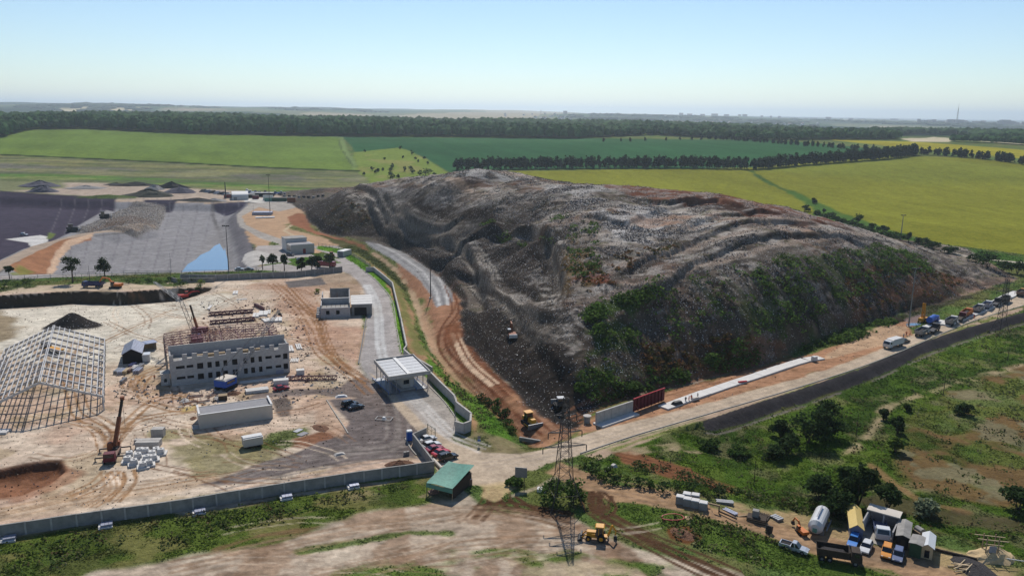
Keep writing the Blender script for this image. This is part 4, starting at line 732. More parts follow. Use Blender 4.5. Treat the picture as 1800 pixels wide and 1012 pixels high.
# ------------------------------------------------------------------ vegetation
def leaf_mat(name, tint=(1, 1, 1), tr=0.35):
    m = bpy.data.materials.new(name); m.use_nodes = True; nt = m.node_tree; bs = nt.nodes['Principled BSDF']; at = nt.nodes.new('ShaderNodeAttribute'); at.attribute_name = 'col'
    bs.inputs['Roughness'].default_value = 0.8; bs.inputs['Specular IOR Level'].default_value = 0.04
    no = nt.nodes.new('ShaderNodeTexNoise'); no.inputs['Scale'].default_value = 0.8; no.inputs['Detail'].default_value = 3; ge = nt.nodes.new('ShaderNodeNewGeometry'); nt.links.new(ge.outputs['Position'], no.inputs['Vector'])
    mr = nt.nodes.new('ShaderNodeMapRange'); mr.inputs[3].default_value = 0.6; mr.inputs[4].default_value = 1.4; nt.links.new(no.outputs[0], mr.inputs[0])
    vm = nt.nodes.new('ShaderNodeVectorMath'); vm.operation = 'SCALE'; nt.links.new(at.outputs['Color'], vm.inputs[0]); nt.links.new(mr.outputs[0], vm.inputs['Scale']); nt.links.new(vm.outputs[0], bs.inputs['Base Color'])
    tl = nt.nodes.new('ShaderNodeBsdfTranslucent'); nt.links.new(vm.outputs[0], tl.inputs['Color']); mx = nt.nodes.new('ShaderNodeMixShader'); mx.inputs[0].default_value = tr
    nt.links.new(bs.outputs[0], mx.inputs[1]); nt.links.new(tl.outputs[0], mx.inputs[2]); nt.links.new(mx.outputs[0], nt.nodes['Material Output'].inputs['Surface']); return m
LM = leaf_mat('foliage'); 
def leafcloud(cen, size, up=0.5, rng=RNG):   # cen (n,3) centres -> one random leaf clump triangle pair each
    n = len(cen); nr = rng.normal(size=(n, 3)); nr[:, 2] = abs(nr[:, 2])+up; nr /= np.linalg.norm(nr, axis=1)[:, None]
    a = np.cross(nr, rng.normal(size=(n, 3))); a /= np.linalg.norm(a, axis=1)[:, None]; b = np.cross(nr, a); s = (size*rng.uniform(0.6, 1.3, n))[:, None]
    k = rng.uniform(0.5, 1, (n, 1))
    return np.concatenate([cen+a*s, cen+b*s*k, cen-a*s*0.8, cen-b*s*k], 1).reshape(-1, 3), np.arange(4*n).reshape(n, 4)
def crown_pts(n, R_, H_, lobes, rng, flat=0.35):
    L = []
    for i in range(lobes):
        t = rng.uniform(0, 2*math.pi); r = R_*0.62*math.sqrt(rng.uniform()); z = H_*(0.18+0.66*rng.uniform()*(1-0.4*r/R_)); L.append((r*math.cos(t), r*math.sin(t), z, R_*rng.uniform(0.36, 0.56), H_*rng.uniform(0.16, 0.26)))
    L.append((0, 0, H_*0.55, R_*0.6, H_*0.38)); L = np.array(L)
    k = rng.integers(0, len(L), n); d = rng.normal(size=(n, 3)); d /= np.linalg.norm(d, axis=1)[:, None]; d[:, 2] = np.where(d[:, 2] < -0.4, -d[:, 2], d[:, 2]); rr = rng.uniform(0.45, 1.05, n)[:, None]
    return L[k, :3]+d*rr*np.stack([L[k, 3], L[k, 3], L[k, 4]], 1), k
def crown_mesh(name, n, R_, H_, c, leaf, lobes=7, seed=1):
    rng = np.random.default_rng(seed); P, k = crown_pts(n, R_, H_, lobes, rng); V, Fq = leafcloud(P, leaf, 0.4, rng); me = mesh_np(name, V, Fq, False)
    f = rng.uniform(0.7, 1.3, lobes+1)[k]*rng.uniform(0.75, 1.25, n); cc = C(*c)[None]*f[:, None]; cc = np.repeat(cc, 4, 0); colattr(me, 'col', cc); me.materials.append(LM); return me
def trunk_mb(h, r, lean=0.0, limbs=4, seed=0):
    m = MB(); r_ = random.Random(seed); p = Vector((0, 0, -0.3)); q = Vector((lean*h*0.5, 0, h*0.5)); t = Vector((lean*h, lean*h*0.3, h)); m.tube(p, q, r, 7, r*0.75, False); m.tube(q, t, r*0.75, 7, r*0.3, False)
    for i in range(limbs):
        a = i*2*math.pi/limbs+r_.uniform(-.4, .4); b = q.lerp(t, r_.uniform(0, 0.7)); m.tube(b, b+Vector((math.cos(a)*h*0.4, math.sin(a)*h*0.4, h*r_.uniform(0.2, 0.45))), r*0.4, 5, r*0.12, False)
    return m
def tree(px, py, h, R_, c, label, cat='tree', name='broadleaf_tree', n=700, leaf=0.5, seed=1, trunk=0.28, bare=False, group=None, lobes=8, loc=None):
    p = loc if loc is not None else G(px, py, bare); t = thing(name, label, cat, p, seed*1.7, group)
    ch = h*(1-trunk); cm = crown_mesh('crown', n, R_, ch, c, leaf, lobes, seed); o = link('crown', cm, None, t); o.location = (0, 0, h*trunk)
    part('trunk', trunk_mb(h*(trunk+0.45), 0.025*h+0.05, 0.03, 4, seed), 'bark', t); return t
DG = (62, 82, 44); MG = (82, 106, 50); YG = (116, 136, 60)
def bush(px, py, h, R_, c, label, n=220, leaf=0.35, seed=1, name='bush', cat='bush', bare=False, group=None):
    p = G(px, py, bare); t = thing(name, label, cat, p, seed*1.3, group); link('foliage', crown_mesh('foliage', n, R_, h, c, leaf, 6, seed), None, t)
    m = MB()
    for i in range(5): a = i*1.26; m.tube((0, 0, -0.2), (math.cos(a)*R_*0.5, math.sin(a)*R_*0.5, h*0.7), 0.06+0.01*h, 5, 0.02, False)
    part('stem', m, 'bark', t); return t
# --- forest: one mass
def icos():
    import bmesh
    out = []
    for sub in (2, 1):
        bm = bmesh.new(); bmesh.ops.create_icosphere(bm, subdivisions=sub, radius=1.0); V = np.array([v.co[:] for v in bm.verts]); Fq = np.array([[v.index for v in f.verts] for f in bm.faces]); bm.free()
        k = V[Fq].mean(1)[:, 2] > -0.55; out.append((V, Fq[k]))
    return out
ICO2, ICO1 = icos()
def blobs(name, P, Rr, Hh, cols, tmpl, label=None, kind='stuff', sink=0.15, seed=5, jit=0.22, cat=None, parent=None):
    rng = np.random.default_rng(seed); V0, F0 = tmpl; n = len(P); a = rng.uniform(0, 6.28, n); ca, sa = np.cos(a), np.sin(a)
    V = np.repeat(V0[None], n, 0)*(1+rng.uniform(-jit, jit, (n, len(V0), 1))); x = V[..., 0]*ca[:, None]-V[..., 1]*sa[:, None]; y = V[..., 0]*sa[:, None]+V[..., 1]*ca[:, None]
    V = np.stack([x*Rr[:, None]+P[:, 0:1], y*Rr[:, None]+P[:, 1:2], V[..., 2]*Hh[:, None]/2+P[:, 2:3]+Hh[:, None]*(0.5-sink)], -1)
    Fq = (F0[None]+(np.arange(n)*len(V0))[:, None, None]).reshape(-1, 3); me = mesh_np(name, V.reshape(-1, 3), Fq, False)
    cc = np.repeat(cols[:, None], len(V0), 1)*rng.uniform(0.75, 1.25, (n, len(V0), 1)); colattr(me, 'col', cc.reshape(-1, 3)); o = link(name, me, LM, parent, kind=kind, label=label, cat=cat); return o
def scatter_poly(Q, n, seed=0):
    rng = np.random.default_rng(seed); Q = np.asarray(Q, float); x0, y0 = Q.min(0); x1, y1 = Q.max(0); out = np.zeros((0, 2))
    while len(out) < n:
        p = np.stack([rng.uniform(x0, x1, 4*n+50), rng.uniform(y0, y1, 4*n+50)], 1); out = np.concatenate([out, p[inside(p[:, 0], p[:, 1], Q)]])
    return out[:n]
def jgrid(Q, s, seed=0, jit=0.45):
    rng = np.random.default_rng(seed); Q = np.asarray(Q, float); x0, y0 = Q.min(0); x1, y1 = Q.max(0); X, Y = np.meshgrid(np.arange(x0, x1, s), np.arange(y0, y1, s)); p = np.stack([X.ravel(), Y.ravel()], 1)+rng.uniform(-jit, jit, (X.size, 2))*s
    return p[inside(p[:, 0], p[:, 1], Q)]
FB = hit(*zip(*[(-250, 268), (-60, 252), (0, 244), (55, 228), (150, 227), (350, 236), (600, 240), (800, 241), (1020, 244)]), True)
def band(b, d0, d1): return np.concatenate([b*(1+d0), (b*(1+d1))[::-1]])
def fcol(P, seed, base=(62, 100, 50)):
    rng = np.random.default_rng(seed); v = rng.uniform(0.65, 1.35, (len(P), 1)); m = fbm(P[:, 0], P[:, 1], 60, 3, seed)[:, None]; return (C(*base)[None]*(0.8+0.5*m)+rng.uniform(0, 0.015, (len(P), 1))*np.array([[1, .8, .2]]))*v
def forest(Q, s, r, h, tmpl, name, label, seed):
    p = jgrid(Q, s, seed); rng = np.random.default_rng(seed+9); z = hq(p[:, 0], p[:, 1], True); P = np.stack([p[:, 0], p[:, 1], z], 1); return blobs(name, P, r*rng.uniform(0.7, 1.3, len(P)), h*rng.uniform(0.75, 1.15, len(P)), fcol(P, seed), tmpl, label, 'stuff', 0.0, seed)
forest(band(FB, 0, 0.16), 11, 6.8, 19, ICO2, 'forest', 'dark broadleaf forest edge behind the green crop fields', 1)
fb2 = FB*1.16; forest(np.concatenate([fb2, [(900*1.0, 2350), (300, 2700), (-500, 2900), (-1500, 2800)]]), 21, 13, 19, ICO1, 'forest', 'rolling canopy of the large forest further back', 2)
FB3 = hit(*zip(*[(1000, 244), (1150, 238), (1250, 243), (1330, 247), (1480, 246), (1578, 246)]), True); forest(band(FB3, 0.0, 0.22), 11, 7, 15, ICO2, 'forest', 'narrow dark wood behind the far right end of the crop field', 3)
FB4 = hit(*zip(*[(1530, 243), (1600, 238), (1680, 240), (1800, 248), (2000, 262)]), True); forest(band(FB4, 0.02, 0.45), 17, 11, 17, ICO1, 'forest', 'distant wood beyond the far yellow field at right', 4)
FB5 = hit(*zip(*[(1672, 250), (1740, 252), (1800, 256), (1900, 264)]), True); forest(band(FB5, 0, 0.03), 10, 6, 12, ICO2, 'forest', 'short wood strip at the right edge between yellow fields', 5)
pl = scatter_poly(np.array([(900, 2500), (2300, 2700), (4200, 7000), (-4500, 7000), (-1500, 3300), (0, 2900)]), 1500, 6); pl = pl[fbm(pl[:, 0]*0.6, pl[:, 1]*0.22, 700, 3, 90) < 0.52]; P = np.stack([pl[:, 0], pl[:, 1], hq(pl[:, 0], pl[:, 1], True)], 1)
blobs('far_woods', P, RNG.uniform(30, 75, len(P)), RNG.uniform(14, 22, len(P)), fcol(P, 8, (56, 74, 50)), ICO1, 'hazy belts of woodland near the horizon', 'stuff', 0.25, 8)
# dark floor under the woods is in the crowns' own shade; windbreak trees: one by one
def wb_variants():
    out = []
    for k in range(6): out.append((crown_mesh('crown', 300, 3.5, 13, (52, 70, 42), 1.2, 10, 50+k), trunk_mb(6, 0.25, 0.02, 3, k).mesh('trunk')))
    return out
WBV = wb_variants()
def tree_row(P, step, label, group, hs=(0.85, 1.15), off=0.8, seed=0, name='windbreak_tree', sc=1.0):
    Q = hit(*zip(*P), True); r = random.Random(seed); seg = np.linalg.norm(np.diff(Q, axis=0), axis=1); T = np.concatenate([[0], np.cumsum(seg)]); t = 0; n = 0
    while t < T[-1]:
        x = np.interp(t, T, Q[:, 0])+r.uniform(-off, off); y = np.interp(t, T, Q[:, 1])+r.uniform(-off, off)*2; cm, tm = WBV[r.randrange(6)]
        e = thing(name, label, 'tree', (x, y, float(hq(np.array([x]), np.array([y]), True)[0])-0.2), r.uniform(0, 6.28), group); s = r.uniform(*hs)*sc; e.scale = (s*r.uniform(0.85, 1.2), s*r.uniform(0.85, 1.2), s)
        o = link('crown', cm, None, e); o.location = (0, 0, -0.8); link('trunk', tm, M_['bark'], e); t += step*r.uniform(0.7, 1.35); n += 1
    return n
tree_row([(803, 299), (900, 297), (1000, 296), (1100, 295), (1200, 295), (1312, 297)], 4.7, 'dark tree in the straight windbreak row left of the gap, behind the sunflowers', 'windbreak trees left of the gap', seed=1, sc=1.2)
tree_row([(1323, 298), (1400, 291), (1480, 285), (1560, 279), (1610, 273)], 4.7, 'dark tree in the windbreak row climbing right of the gap', 'windbreak trees right of the gap', seed=2, sc=1.2)
tree_row([(1612, 272), (1660, 274), (1720, 279), (1800, 289), (1900, 302)], 4.5, 'rounded tree in the looser hedge row along the top of the sunflower field', 'hedge trees above the sunflower field', seed=3, sc=0.9, off=3)
tree_row([(1235, 244), (1330, 250), (1420, 257), (1500, 263), (1550, 266), (1600, 266)], 5.5, 'low tree in the hedge along the right edge of the dark crop field', 'hedge trees beside the crop field', seed=4, sc=0.7, off=4)
tree_row([(1060, 250), (1150, 248), (1240, 246)], 26, 'small tree standing alone before the wood at the field top', 'lone trees at the field top', seed=5, sc=0.55, off=6)
# pasture shrubs
r = random.Random(3)
for i, (px, py, h) in enumerate([(661, 305, 4), (690, 297, 6), (686, 303, 5), (712, 301, 5), (722, 300, 5), (726, 305, 5), (724, 272, 5), (738, 310, 6), (748, 308, 7), (755, 309, 7), (764, 312, 5), (703, 262, 4), (686, 312, 6), (690, 315, 5), (746, 279, 3), (676, 281, 2.5), (708, 278, 2.5), (641, 267, 2.5), (655, 300, 4), (665, 302, 3.5), (673, 300, 3), (640, 308, 3), (735, 285, 3), (730, 280, 2.5), (752, 289, 3), (700, 312, 3)]):
    bush(px, py, h*1.15, h*0.62, DG if i % 3 else (70, 92, 48), 'dark shrub on the pasture triangle left of the mound', 70, 0.9, 100+i, 'shrub', 'shrub', True, 'shrubs dotted over the pasture')
# bushes along the foot of the right fields
for i, (px, py, h, R_, lb) in enumerate([(1431, 358, 5.5, 3.0, 'round dark bush alone on the green strip between sunflower fields'), (1436, 382, 6.5, 4.6, 'wide dark bush behind the red crest of the mound'), (1448, 375, 4, 1.6, 'slim small bush above the wide one'), (1470, 390, 4.5, 4.5, 'low bush cluster left of the round roadside tree'),
     (1508, 392, 7.5, 4.6, 'round dark tree at the field edge right of the mound crest'), (1535, 404, 5, 4.2, 'dark thicket between the round tree and the lamp mast'), (1556, 409, 5, 4, 'dense thicket just left of the far lamp mast'), (1597, 425, 6.5, 2.4, 'upright bush right of the far lamp mast'), (1612, 428, 4, 3, 'small bush beside the upright one'),
     (1668, 448, 5, 5, 'wide bush beside the pale road at the right'), (1735, 480, 9.5, 6.2, 'tall dark tree clump in the hollow at the right end of the mound'), (1762, 478, 6, 5, 'dark bush right of the tall clump'), (1788, 482, 8, 4.5, 'dark bush cut by the right edge of the frame'), (1715, 470, 5, 5, 'low bush left of the tall dark clump')]):
    bush(px, py, h, R_, DG, lb, 420, 0.6, 200+i, 'bush', 'bush', True)
TH = [(1415, 372), (1447, 388), (1462, 384), (1480, 396), (1494, 400), (1512, 404), (1524, 409), (1545, 416), (1566, 420), (1580, 424), (1625, 436), (1640, 440)]
for i, (px, py) in enumerate(TH): bush(px, py, 5+1.5*r.random(), 5.5, DG, 'bush of the thicket between mound crest and sunflowers, %s' % orders(TH)[i], 320, 0.65, 700+i, bare=True, group='thicket behind the mound crest')
# mid-size trees of the left side
LTREES = [(128, 497, 12.5, 4.6, 'broad dark tree standing left above the cut bank', 0.3), (185, 492, 11.0, 3.9, 'dark upright tree above the orange excavator', 0.22), (17, 490, 6, 2.3, 'small young tree at the left end of the railing', 0.45),
          (480, 478, 9, 3.0, 'leafy tree second from the left in the row behind the wall', 0.3), (500, 476, 8.5, 2.5, 'third tree of the row behind the wall', 0.3), (462, 474, 8, 1.6, 'thin sparse tree at the left end of the row behind the wall', 0.35), (530, 482, 8.5, 2.5, 'dark tree in the middle of the row behind the wall', 0.25), (548, 480, 9, 3.0, 'dense tree left of the red truck in the row', 0.2), (558, 480, 9, 2.8, 'dense tree close against the red truck', 0.2), (580, 476, 8.5, 3.0, 'airy light tree at the right end of the row by the wall', 0.45)]
for i, (px, py, h, R_, lb, tk) in enumerate(LTREES):
    tree(px, py, h, R_, (58, 74, 42) if i not in (5, 9) else (92, 106, 64), lb, n=900 if R_ > 2 else 260, leaf=0.42, seed=300+i, trunk=tk, bare=True)
# right meadow trees and bushes
RB = [(1420, 778, 9.5, 6.0, 'large dark tree forming the left half of the big clump in the meadow'), (1458, 762, 9.5, 5.0, 'large dark tree forming the right half of the big clump in the meadow'), (1372, 768, 5, 3.0, 'dark bush left of the big meadow clump'), (1385, 798, 5, 3.6, 'dark spreading bush below the big meadow clump'), (1360, 805, 3.5, 3.2, 'low dark bush at lower left of the big clump'),
      (1553, 737, 3.2, 1.4, 'small dark bush on the brown slope above the path fork'), (1578, 762, 4.4, 2.0, 'upright dark bush on the brown meadow'), (1574, 795, 4.2, 2.4, 'yellow green bush below the upright one'), (1693, 728, 3.4, 2.6, 'lone dark bush in the right of the brown meadow'), (1594, 722, 2.2, 1.2, 'little bush by the path on the brown meadow'),
      (1300, 800, 2.4, 3.0, 'low leafy thicket in the green meadow'), (1250, 790, 2.2, 3.0, 'low leafy thicket near the gravel bank'), (1440, 880, 6.5, 4.5, 'dark bush behind the mixer machine'), (1508, 890, 10.5, 3.6, 'tall dark slender tree behind the yellow roofed hut'), (1465, 905, 6, 4.0, 'dark bush between tank and tall tree'), (1560, 895, 6, 3.2, 'shady bush behind the open concrete shed'), (1625, 905, 4.0, 3.4, 'pale grey green bush above the huts'),
      (1790, 895, 5, 4, 'dark bush at the right edge beside the ditch'), (1490, 845, 3.5, 2.5, 'bush left of the meadow pole'), (1020, 690, 3.2, 2.6, 'green bush at the foot of the mound left'), (1115, 690, 4.0, 3.8, 'rounded green bush at the foot of the mound above the red formwork'), (905, 852, 1.8, 2.2, 'low bush behind the signboard')]
for i, (px, py, h, R_, lb) in enumerate(RB):
    c = DG if ('dark' in lb or 'shady' in lb) else (YG if 'yellow' in lb else ((132, 142, 112) if 'pale grey' in lb else MG)); bush(px, py, h, R_, c, lb, int(420+h*110), 0.42, 400+i)
tree(975, 882, 5.2, 4.2, MG, 'bright green bush growing round the pylon feet at left', 'bush', 'bush', 520, 0.36, 450, 0.05); tree(1008, 884, 5.0, 3.6, MG, 'bright green bush growing round the pylon feet at right', 'bush', 'bush', 460, 0.36, 451, 0.05)
for i, (px, py) in enumerate([(1040, 835), (1058, 842), (1075, 850), (1050, 825), (1100, 852), (1125, 856), (1142, 858), (1028, 818), (1165, 862), (1190, 858), (1085, 838), (1215, 862), (1070, 832), (1240, 868), (1262, 870)]):
    bush(px, py, 1.5+0.9*r.random(), 1.5+r.random(), [MG, YG, DG][i % 3], 'leafy bush in the hedge above the lower dirt road, %s' % orders([(1040, 835), (1058, 842), (1075, 850), (1050, 825), (1100, 852), (1125, 856), (1142, 858), (1028, 818), (1165, 862), (1190, 858), (1085, 838), (1215, 862), (1070, 832), (1240, 868), (1262, 870)])[i], 120, 0.3, 500+i, group='bushes along the lower dirt road')
for i, (px, py) in enumerate([(858, 712), (870, 722), (882, 735), (893, 748), (848, 703), (900, 760), (888, 728), (875, 712)]):
    bush(px, py, 1.6+r.random()*0.8, 1.7+r.random()*0.6, [DG, MG][i % 2], 'dark leafy bush in the ditch beside the red track, %s' % orders([(858, 712), (870, 722), (882, 735), (893, 748), (848, 703), (900, 760), (888, 728), (875, 712)])[i], 130, 0.3, 530+i, group='bushes in the ditch beside the red track')
for i, (px, py) in enumerate([(10, 500), (30, 503), (45, 498), (5, 508), (225, 498), (245, 497), (262, 496), (280, 497), (298, 495), (315, 498), (338, 496), (352, 499), (318, 503), (560, 515), (350, 510)]):
    bush(px, py, 1.8+r.random(), 2+r.random(), [MG, YG][i % 2], 'weedy bush on top of the cut bank, %s' % orders([(10, 500), (30, 503), (45, 498), (5, 508), (225, 498), (245, 497), (262, 496), (280, 497), (298, 495), (315, 498), (338, 496), (352, 499), (318, 503), (560, 515), (350, 510)])[i], 110, 0.35, 560+i, bare=True, group='weedy bushes on top of the cut bank')
# shrub cover of the mound: patches of clumps (stuff)
def clumps(name, polys, label, cols, rs=(0.7, 1.7), hs=(0.6, 1.5), seed=0, mode='h', nl=16, leaf=0.42):
    rng = np.random.default_rng(seed); P = []
    for Q, n in polys: P.append(scatter_poly(W_(Q, mode), n, seed+len(P)))
    P = np.concatenate(P); keep = fbm(P[:, 0], P[:, 1], 6, 3, 65+seed) > 0.42; P = P[keep]; n = len(P); z = hfull(P[:, 0], P[:, 1]); r_ = rng.uniform(*rs, n); h_ = rng.uniform(*hs, n)
    d = rng.normal(size=(n, nl, 3)); d /= np.linalg.norm(d, axis=2)[..., None]; d[..., 2] = abs(d[..., 2]); cen = np.stack([P[:, 0:1]+d[..., 0]*r_[:, None], P[:, 1:2]+d[..., 1]*r_[:, None], z[:, None]+d[..., 2]*h_[:, None]], -1).reshape(-1, 3)
    V, Fq = leafcloud(cen, leaf, 0.5, rng); me = mesh_np(name, V, Fq, False); ci = rng.integers(0, len(cols), n); cc = np.array([C(*k) for k in cols])[ci]*rng.uniform(0.7, 1.3, (n, 1)); cc = np.repeat(np.repeat(cc, nl, 0)*rng.uniform(0.75, 1.25, (n*nl, 1)), 4, 0); colattr(me, 'col', cc); me.materials.append(LM); link(name, me, None, kind='stuff', label=label)
GS = [(84, 112, 50), (106, 134, 60), (94, 120, 54), (72, 92, 46)]
clumps('mound_shrubs', [([(1045, 535), (1160, 508), (1165, 522), (1100, 560), (1040, 572), (1022, 560)], 330), ([(1020, 600), (1080, 565), (1110, 590), (1120, 620), (1060, 615), (1025, 640)], 150), ([(1015, 660), (1090, 640), (1150, 650), (1150, 690), (1060, 702), (1030, 698)], 160),
   ([(1300, 480), (1420, 452), (1540, 432), (1620, 450), (1640, 480), (1500, 520), (1420, 590), (1340, 620), (1290, 560)], 1050), ([(1180, 500), (1300, 470), (1330, 600), (1230, 600)], 80), ([(1040, 540), (1200, 490), (1210, 600), (1060, 640)], 120), ([(1400, 608), (1500, 577), (1560, 560), (1585, 562), (1500, 600), (1440, 615)], 420), ([(1220, 640), (1300, 600), (1340, 620), (1330, 640), (1200, 672), (1140, 676)], 260), ([(1000, 430), (1060, 455), (1050, 480), (1005, 500)], 70), ([(960, 385), (1050, 395), (1060, 430), (1010, 425)], 70), ([(840, 395), (960, 408), (975, 430), (900, 412)], 60)], 'green shrubs and tall weeds growing in streaks on the mound', GS, (0.8, 2.0), (0.7, 1.9), seed=1)
clumps('mound_dry_weeds', [([(1120, 605), (1250, 595), (1340, 610), (1310, 640), (1200, 655), (1140, 660)], 230), ([(1480, 480), (1600, 460), (1700, 490), (1650, 528), (1560, 553), (1500, 565)], 260), ([(560, 400), (590, 360), (620, 352), (650, 385), (610, 408)], 120), ([(985, 480), (1060, 475), (1080, 500), (1020, 522)], 60), ([(1060, 455), (1180, 430), (1200, 445), (1090, 480)], 60)], 'rust brown dry weeds on the mound slope', [(126, 90, 58), (104, 84, 50), (92, 90, 50)], (0.5, 1.3), (0.4, 0.9), 2)
clumps('scrub', [(MEA, 3600), ([(1075, 882), (1200, 902), (1300, 927), (1400, 962), (1480, 987), (1380, 1005), (1260, 975), (1160, 930)], 260), ([(740, 600), (800, 675), (880, 745), (905, 775), (850, 755), (795, 690)], 200), ([(-100, 990), (0, 960), (300, 912), (600, 866), (740, 845), (600, 890), (300, 960), (0, 1020)], 330), ([(1020, 800), (1100, 840), (1300, 872), (1480, 915), (1600, 915), (1500, 890), (1250, 850), (1120, 812)], 420)], 'low tangled scrub and tall weeds in the meadows', [(84, 104, 52), (96, 112, 58), (66, 84, 42), (112, 120, 68), (124, 124, 86), (104, 92, 62)], (0.4, 1.5), (0.25, 1.1), 5, 'b', 10, 0.28)
# grass and weeds where the ground is grassy
def grass(name, label, n, ymin, ymax, xr, seed, sz=(0.1, 0.24), hh=0.32):
    rng = np.random.default_rng(seed); gi_ = np.nonzero((grassy > 0.45) & (col[:, 1] > col[:, 0]*0.99) & (YY > ymin) & (YY < ymax) & (abs(UU.ravel()) < xr) & (sM < 0))[0]; w = (YY[gi_]**2.0); w /= w.sum(); k = gi_[rng.choice(len(gi_), n, p=w)]
    ar = YY[k]*0.0022; x = XX[k]+rng.uniform(-1, 1, n)*ar*1.2; y = YY[k]+rng.uniform(-1, 1, n)*(0.12+0.002*YY[k]); z = hq(x, y, True); base = col[k]
    s = rng.uniform(*sz, n)*(0.75+0.6*ss(0.45, 0.65, fbm(x, y, 4, 3, 91))); cen = np.stack([x, y, z+s*0.7], 1); a = rng.uniform(0, 6.28, n); t = rng.uniform(-0.5, 0.5, (n, 2))
    dx = np.stack([np.cos(a), np.sin(a), np.zeros(n)], 1)*s[:, None]; up = np.stack([t[:, 0], t[:, 1], np.ones(n)], 1)*(s*rng.uniform(0.8, 1.6, n)*hh/0.45)[:, None]; b0 = np.stack([x, y, z-0.05], 1)
    V = np.stack([b0-dx*0.6, b0+dx*0.6, b0+up+dx*0.9, b0+up*0.9-dx*0.9], 1).reshape(-1, 3); me = mesh_np(name, V, np.arange(4*n).reshape(n, 4), False)
    cc = base*rng.uniform(1.0, 1.9, (n, 1))*np.where(rng.uniform(size=(n, 1)) < 0.06, np.array([[1.5, 1.5, 1.3]]), 1); colattr(me, 'col', np.clip(np.repeat(cc, 4, 0), 0, .6)); me.materials.append(LM); link(name, me, None, kind='stuff', label=label)
grass('grass', 'short grass and weeds over the foreground meadow', 90000, 90, 200, 0.72, 11)
grass('grass', 'weeds and tall grass over the middle ground', 40000, 200, 520, 0.72, 12, (0.16, 0.38))
# loose litter of the landfill: small tilted scraps
def litter(name, label, n, sel, seed, cols, sz):
    rng = np.random.default_rng(seed); w = sel/sel.sum(); k = rng.choice(NN, n, p=w); x = XX[k]+rng.uniform(-1, 1, n)*YY[k]*0.0015; y = YY[k]+rng.uniform(-.4, .4, n)*(0.2+0.003*YY[k]); z = hfull(x, y); cen = np.stack([x, y, z+0.1], 1); V, Fq = leafcloud(cen, rng.uniform(*sz, n)*(0.55+YY[k]/700), 0.8, rng)
    me = mesh_np(name, V, Fq, False); cc = np.array([C(*c) for c in cols])[rng.integers(0, len(cols), n)]*rng.uniform(0.6, 1.1, (n, 1)); colattr(me, 'col', np.repeat(cc, 4, 0)); me.materials.append(LM2); link(name, me, None, kind='stuff', label=label)
LM2 = leaf_mat('litter_scraps', tr=0.1)
LC = [(196, 190, 182), (150, 142, 134), (130, 122, 114), (120, 114, 108), (90, 82, 76), (60, 56, 54), (70, 64, 60), (104, 98, 100), (150, 120, 96), (216, 212, 208), (84, 92, 120)]
litter('litter', 'scattered rubbish and plastic over the landfill surface', 110000, np.where(sM > 0, trash**1.5*YY**0.9*np.clip(ss(0.42, 0.62, n2), 0.05, 1), 0), 21, LC, (0.10, 0.36))
litter('litter', 'ragged heap of fresh waste in the lined basin', 4500, np.where((sdist(XX, YY, TRASHEAP) > -1) & (trash > 0.2), YY, 0), 22, LC+[(226, 224, 220)]*5, (0.12, 0.34))
# gravel grain along the dark bank and spoil

# small rubble and scraps on the bare site
SC = np.isin(reg, [RG.index(k) for k in ('construction_yard', 'dirt_track', 'gravel_road')]).astype(float)*(YY < 420)
def rubble(name, label, n, sel, seed, cols, sz):
    rng = np.random.default_rng(seed); k = rng.choice(NN, n, p=sel/sel.sum()); x, y = XX[k]+rng.uniform(-.3, .3, n), YY[k]+rng.uniform(-.5, .5, n); z = hq(x, y, True); s = rng.uniform(*sz, n)*rng.uniform(0.5, 1.3, n)
    T = np.array([(1, 0, 0), (-.5, .8, 0), (-.5, -.8, 0), (0, 0, 1.)]); a = rng.uniform(0, 6.28, n); V = np.repeat(T[None], n, 0)*rng.uniform(.6, 1.4, (n, 4, 1)); xx = V[..., 0]*np.cos(a)[:, None]-V[..., 1]*np.sin(a)[:, None]; yy = V[..., 0]*np.sin(a)[:, None]+V[..., 1]*np.cos(a)[:, None]
    V = np.stack([xx*s[:, None]+x[:, None], yy*s[:, None]+y[:, None], V[..., 2]*s[:, None]*0.8+z[:, None]-0.03], -1).reshape(-1, 3); Fq = (np.array([(0, 1, 3), (1, 2, 3), (2, 0, 3)])[None]+(np.arange(n)*4)[:, None, None]).reshape(-1, 3)
    me = mesh_np(name, V, Fq, False); cc = np.array([C(*c) for c in cols])[rng.integers(0, len(cols), n)]; colattr(me, 'col', np.repeat(cc, 4, 0)); me.materials.append(LM2); link(name, me, None, kind='stuff', label=label)
rubble('rubble', 'small stones, clods and scraps strewn over the building site', 9000, SC*YY*np.clip((n2-0.42)*6, 0.02, 1), 31, [(150, 120, 96), (120, 92, 72), (200, 190, 176), (96, 80, 66), (170, 150, 128), (180, 176, 170)], (0.08, 0.3))

rubble('rubble', 'broken blocks, boards and offcuts scattered around the unfinished building', 650, SC*(sdist(XX, YY, hz(*zip(*[(200, 700), (210, 640), (290, 690), (340, 690), (520, 660), (600, 640), (640, 680), (480, 720), (340, 725)]))) > 0), 32, [(210, 204, 196), (150, 140, 130), (120, 90, 84), (116, 104, 94), (180, 160, 130), (190, 184, 176)], (0.18, 0.6))
rubble('rubble', 'stacked offcuts and steel scraps strewn behind the unfinished building', 700, SC*(sdist(XX, YY, hz(*zip(*[(350, 530), (500, 520), (560, 600), (530, 650), (515, 600), (490, 575), (370, 590)]))) > 0), 33, [(120, 80, 84), (210, 204, 196), (90, 74, 70), (160, 150, 140)], (0.15, 0.6))
# ------------------------------------------------------------------ buildings, walls, masts
def P2(px, py, bare=True): g = G(px, py, bare); return g
def base_obj(name, label, cat, pa, pb, group=None, bare=True):
    c, a, L, A, B = two(pa, pb, bare); return thing(name, label, cat, A, a, group), L
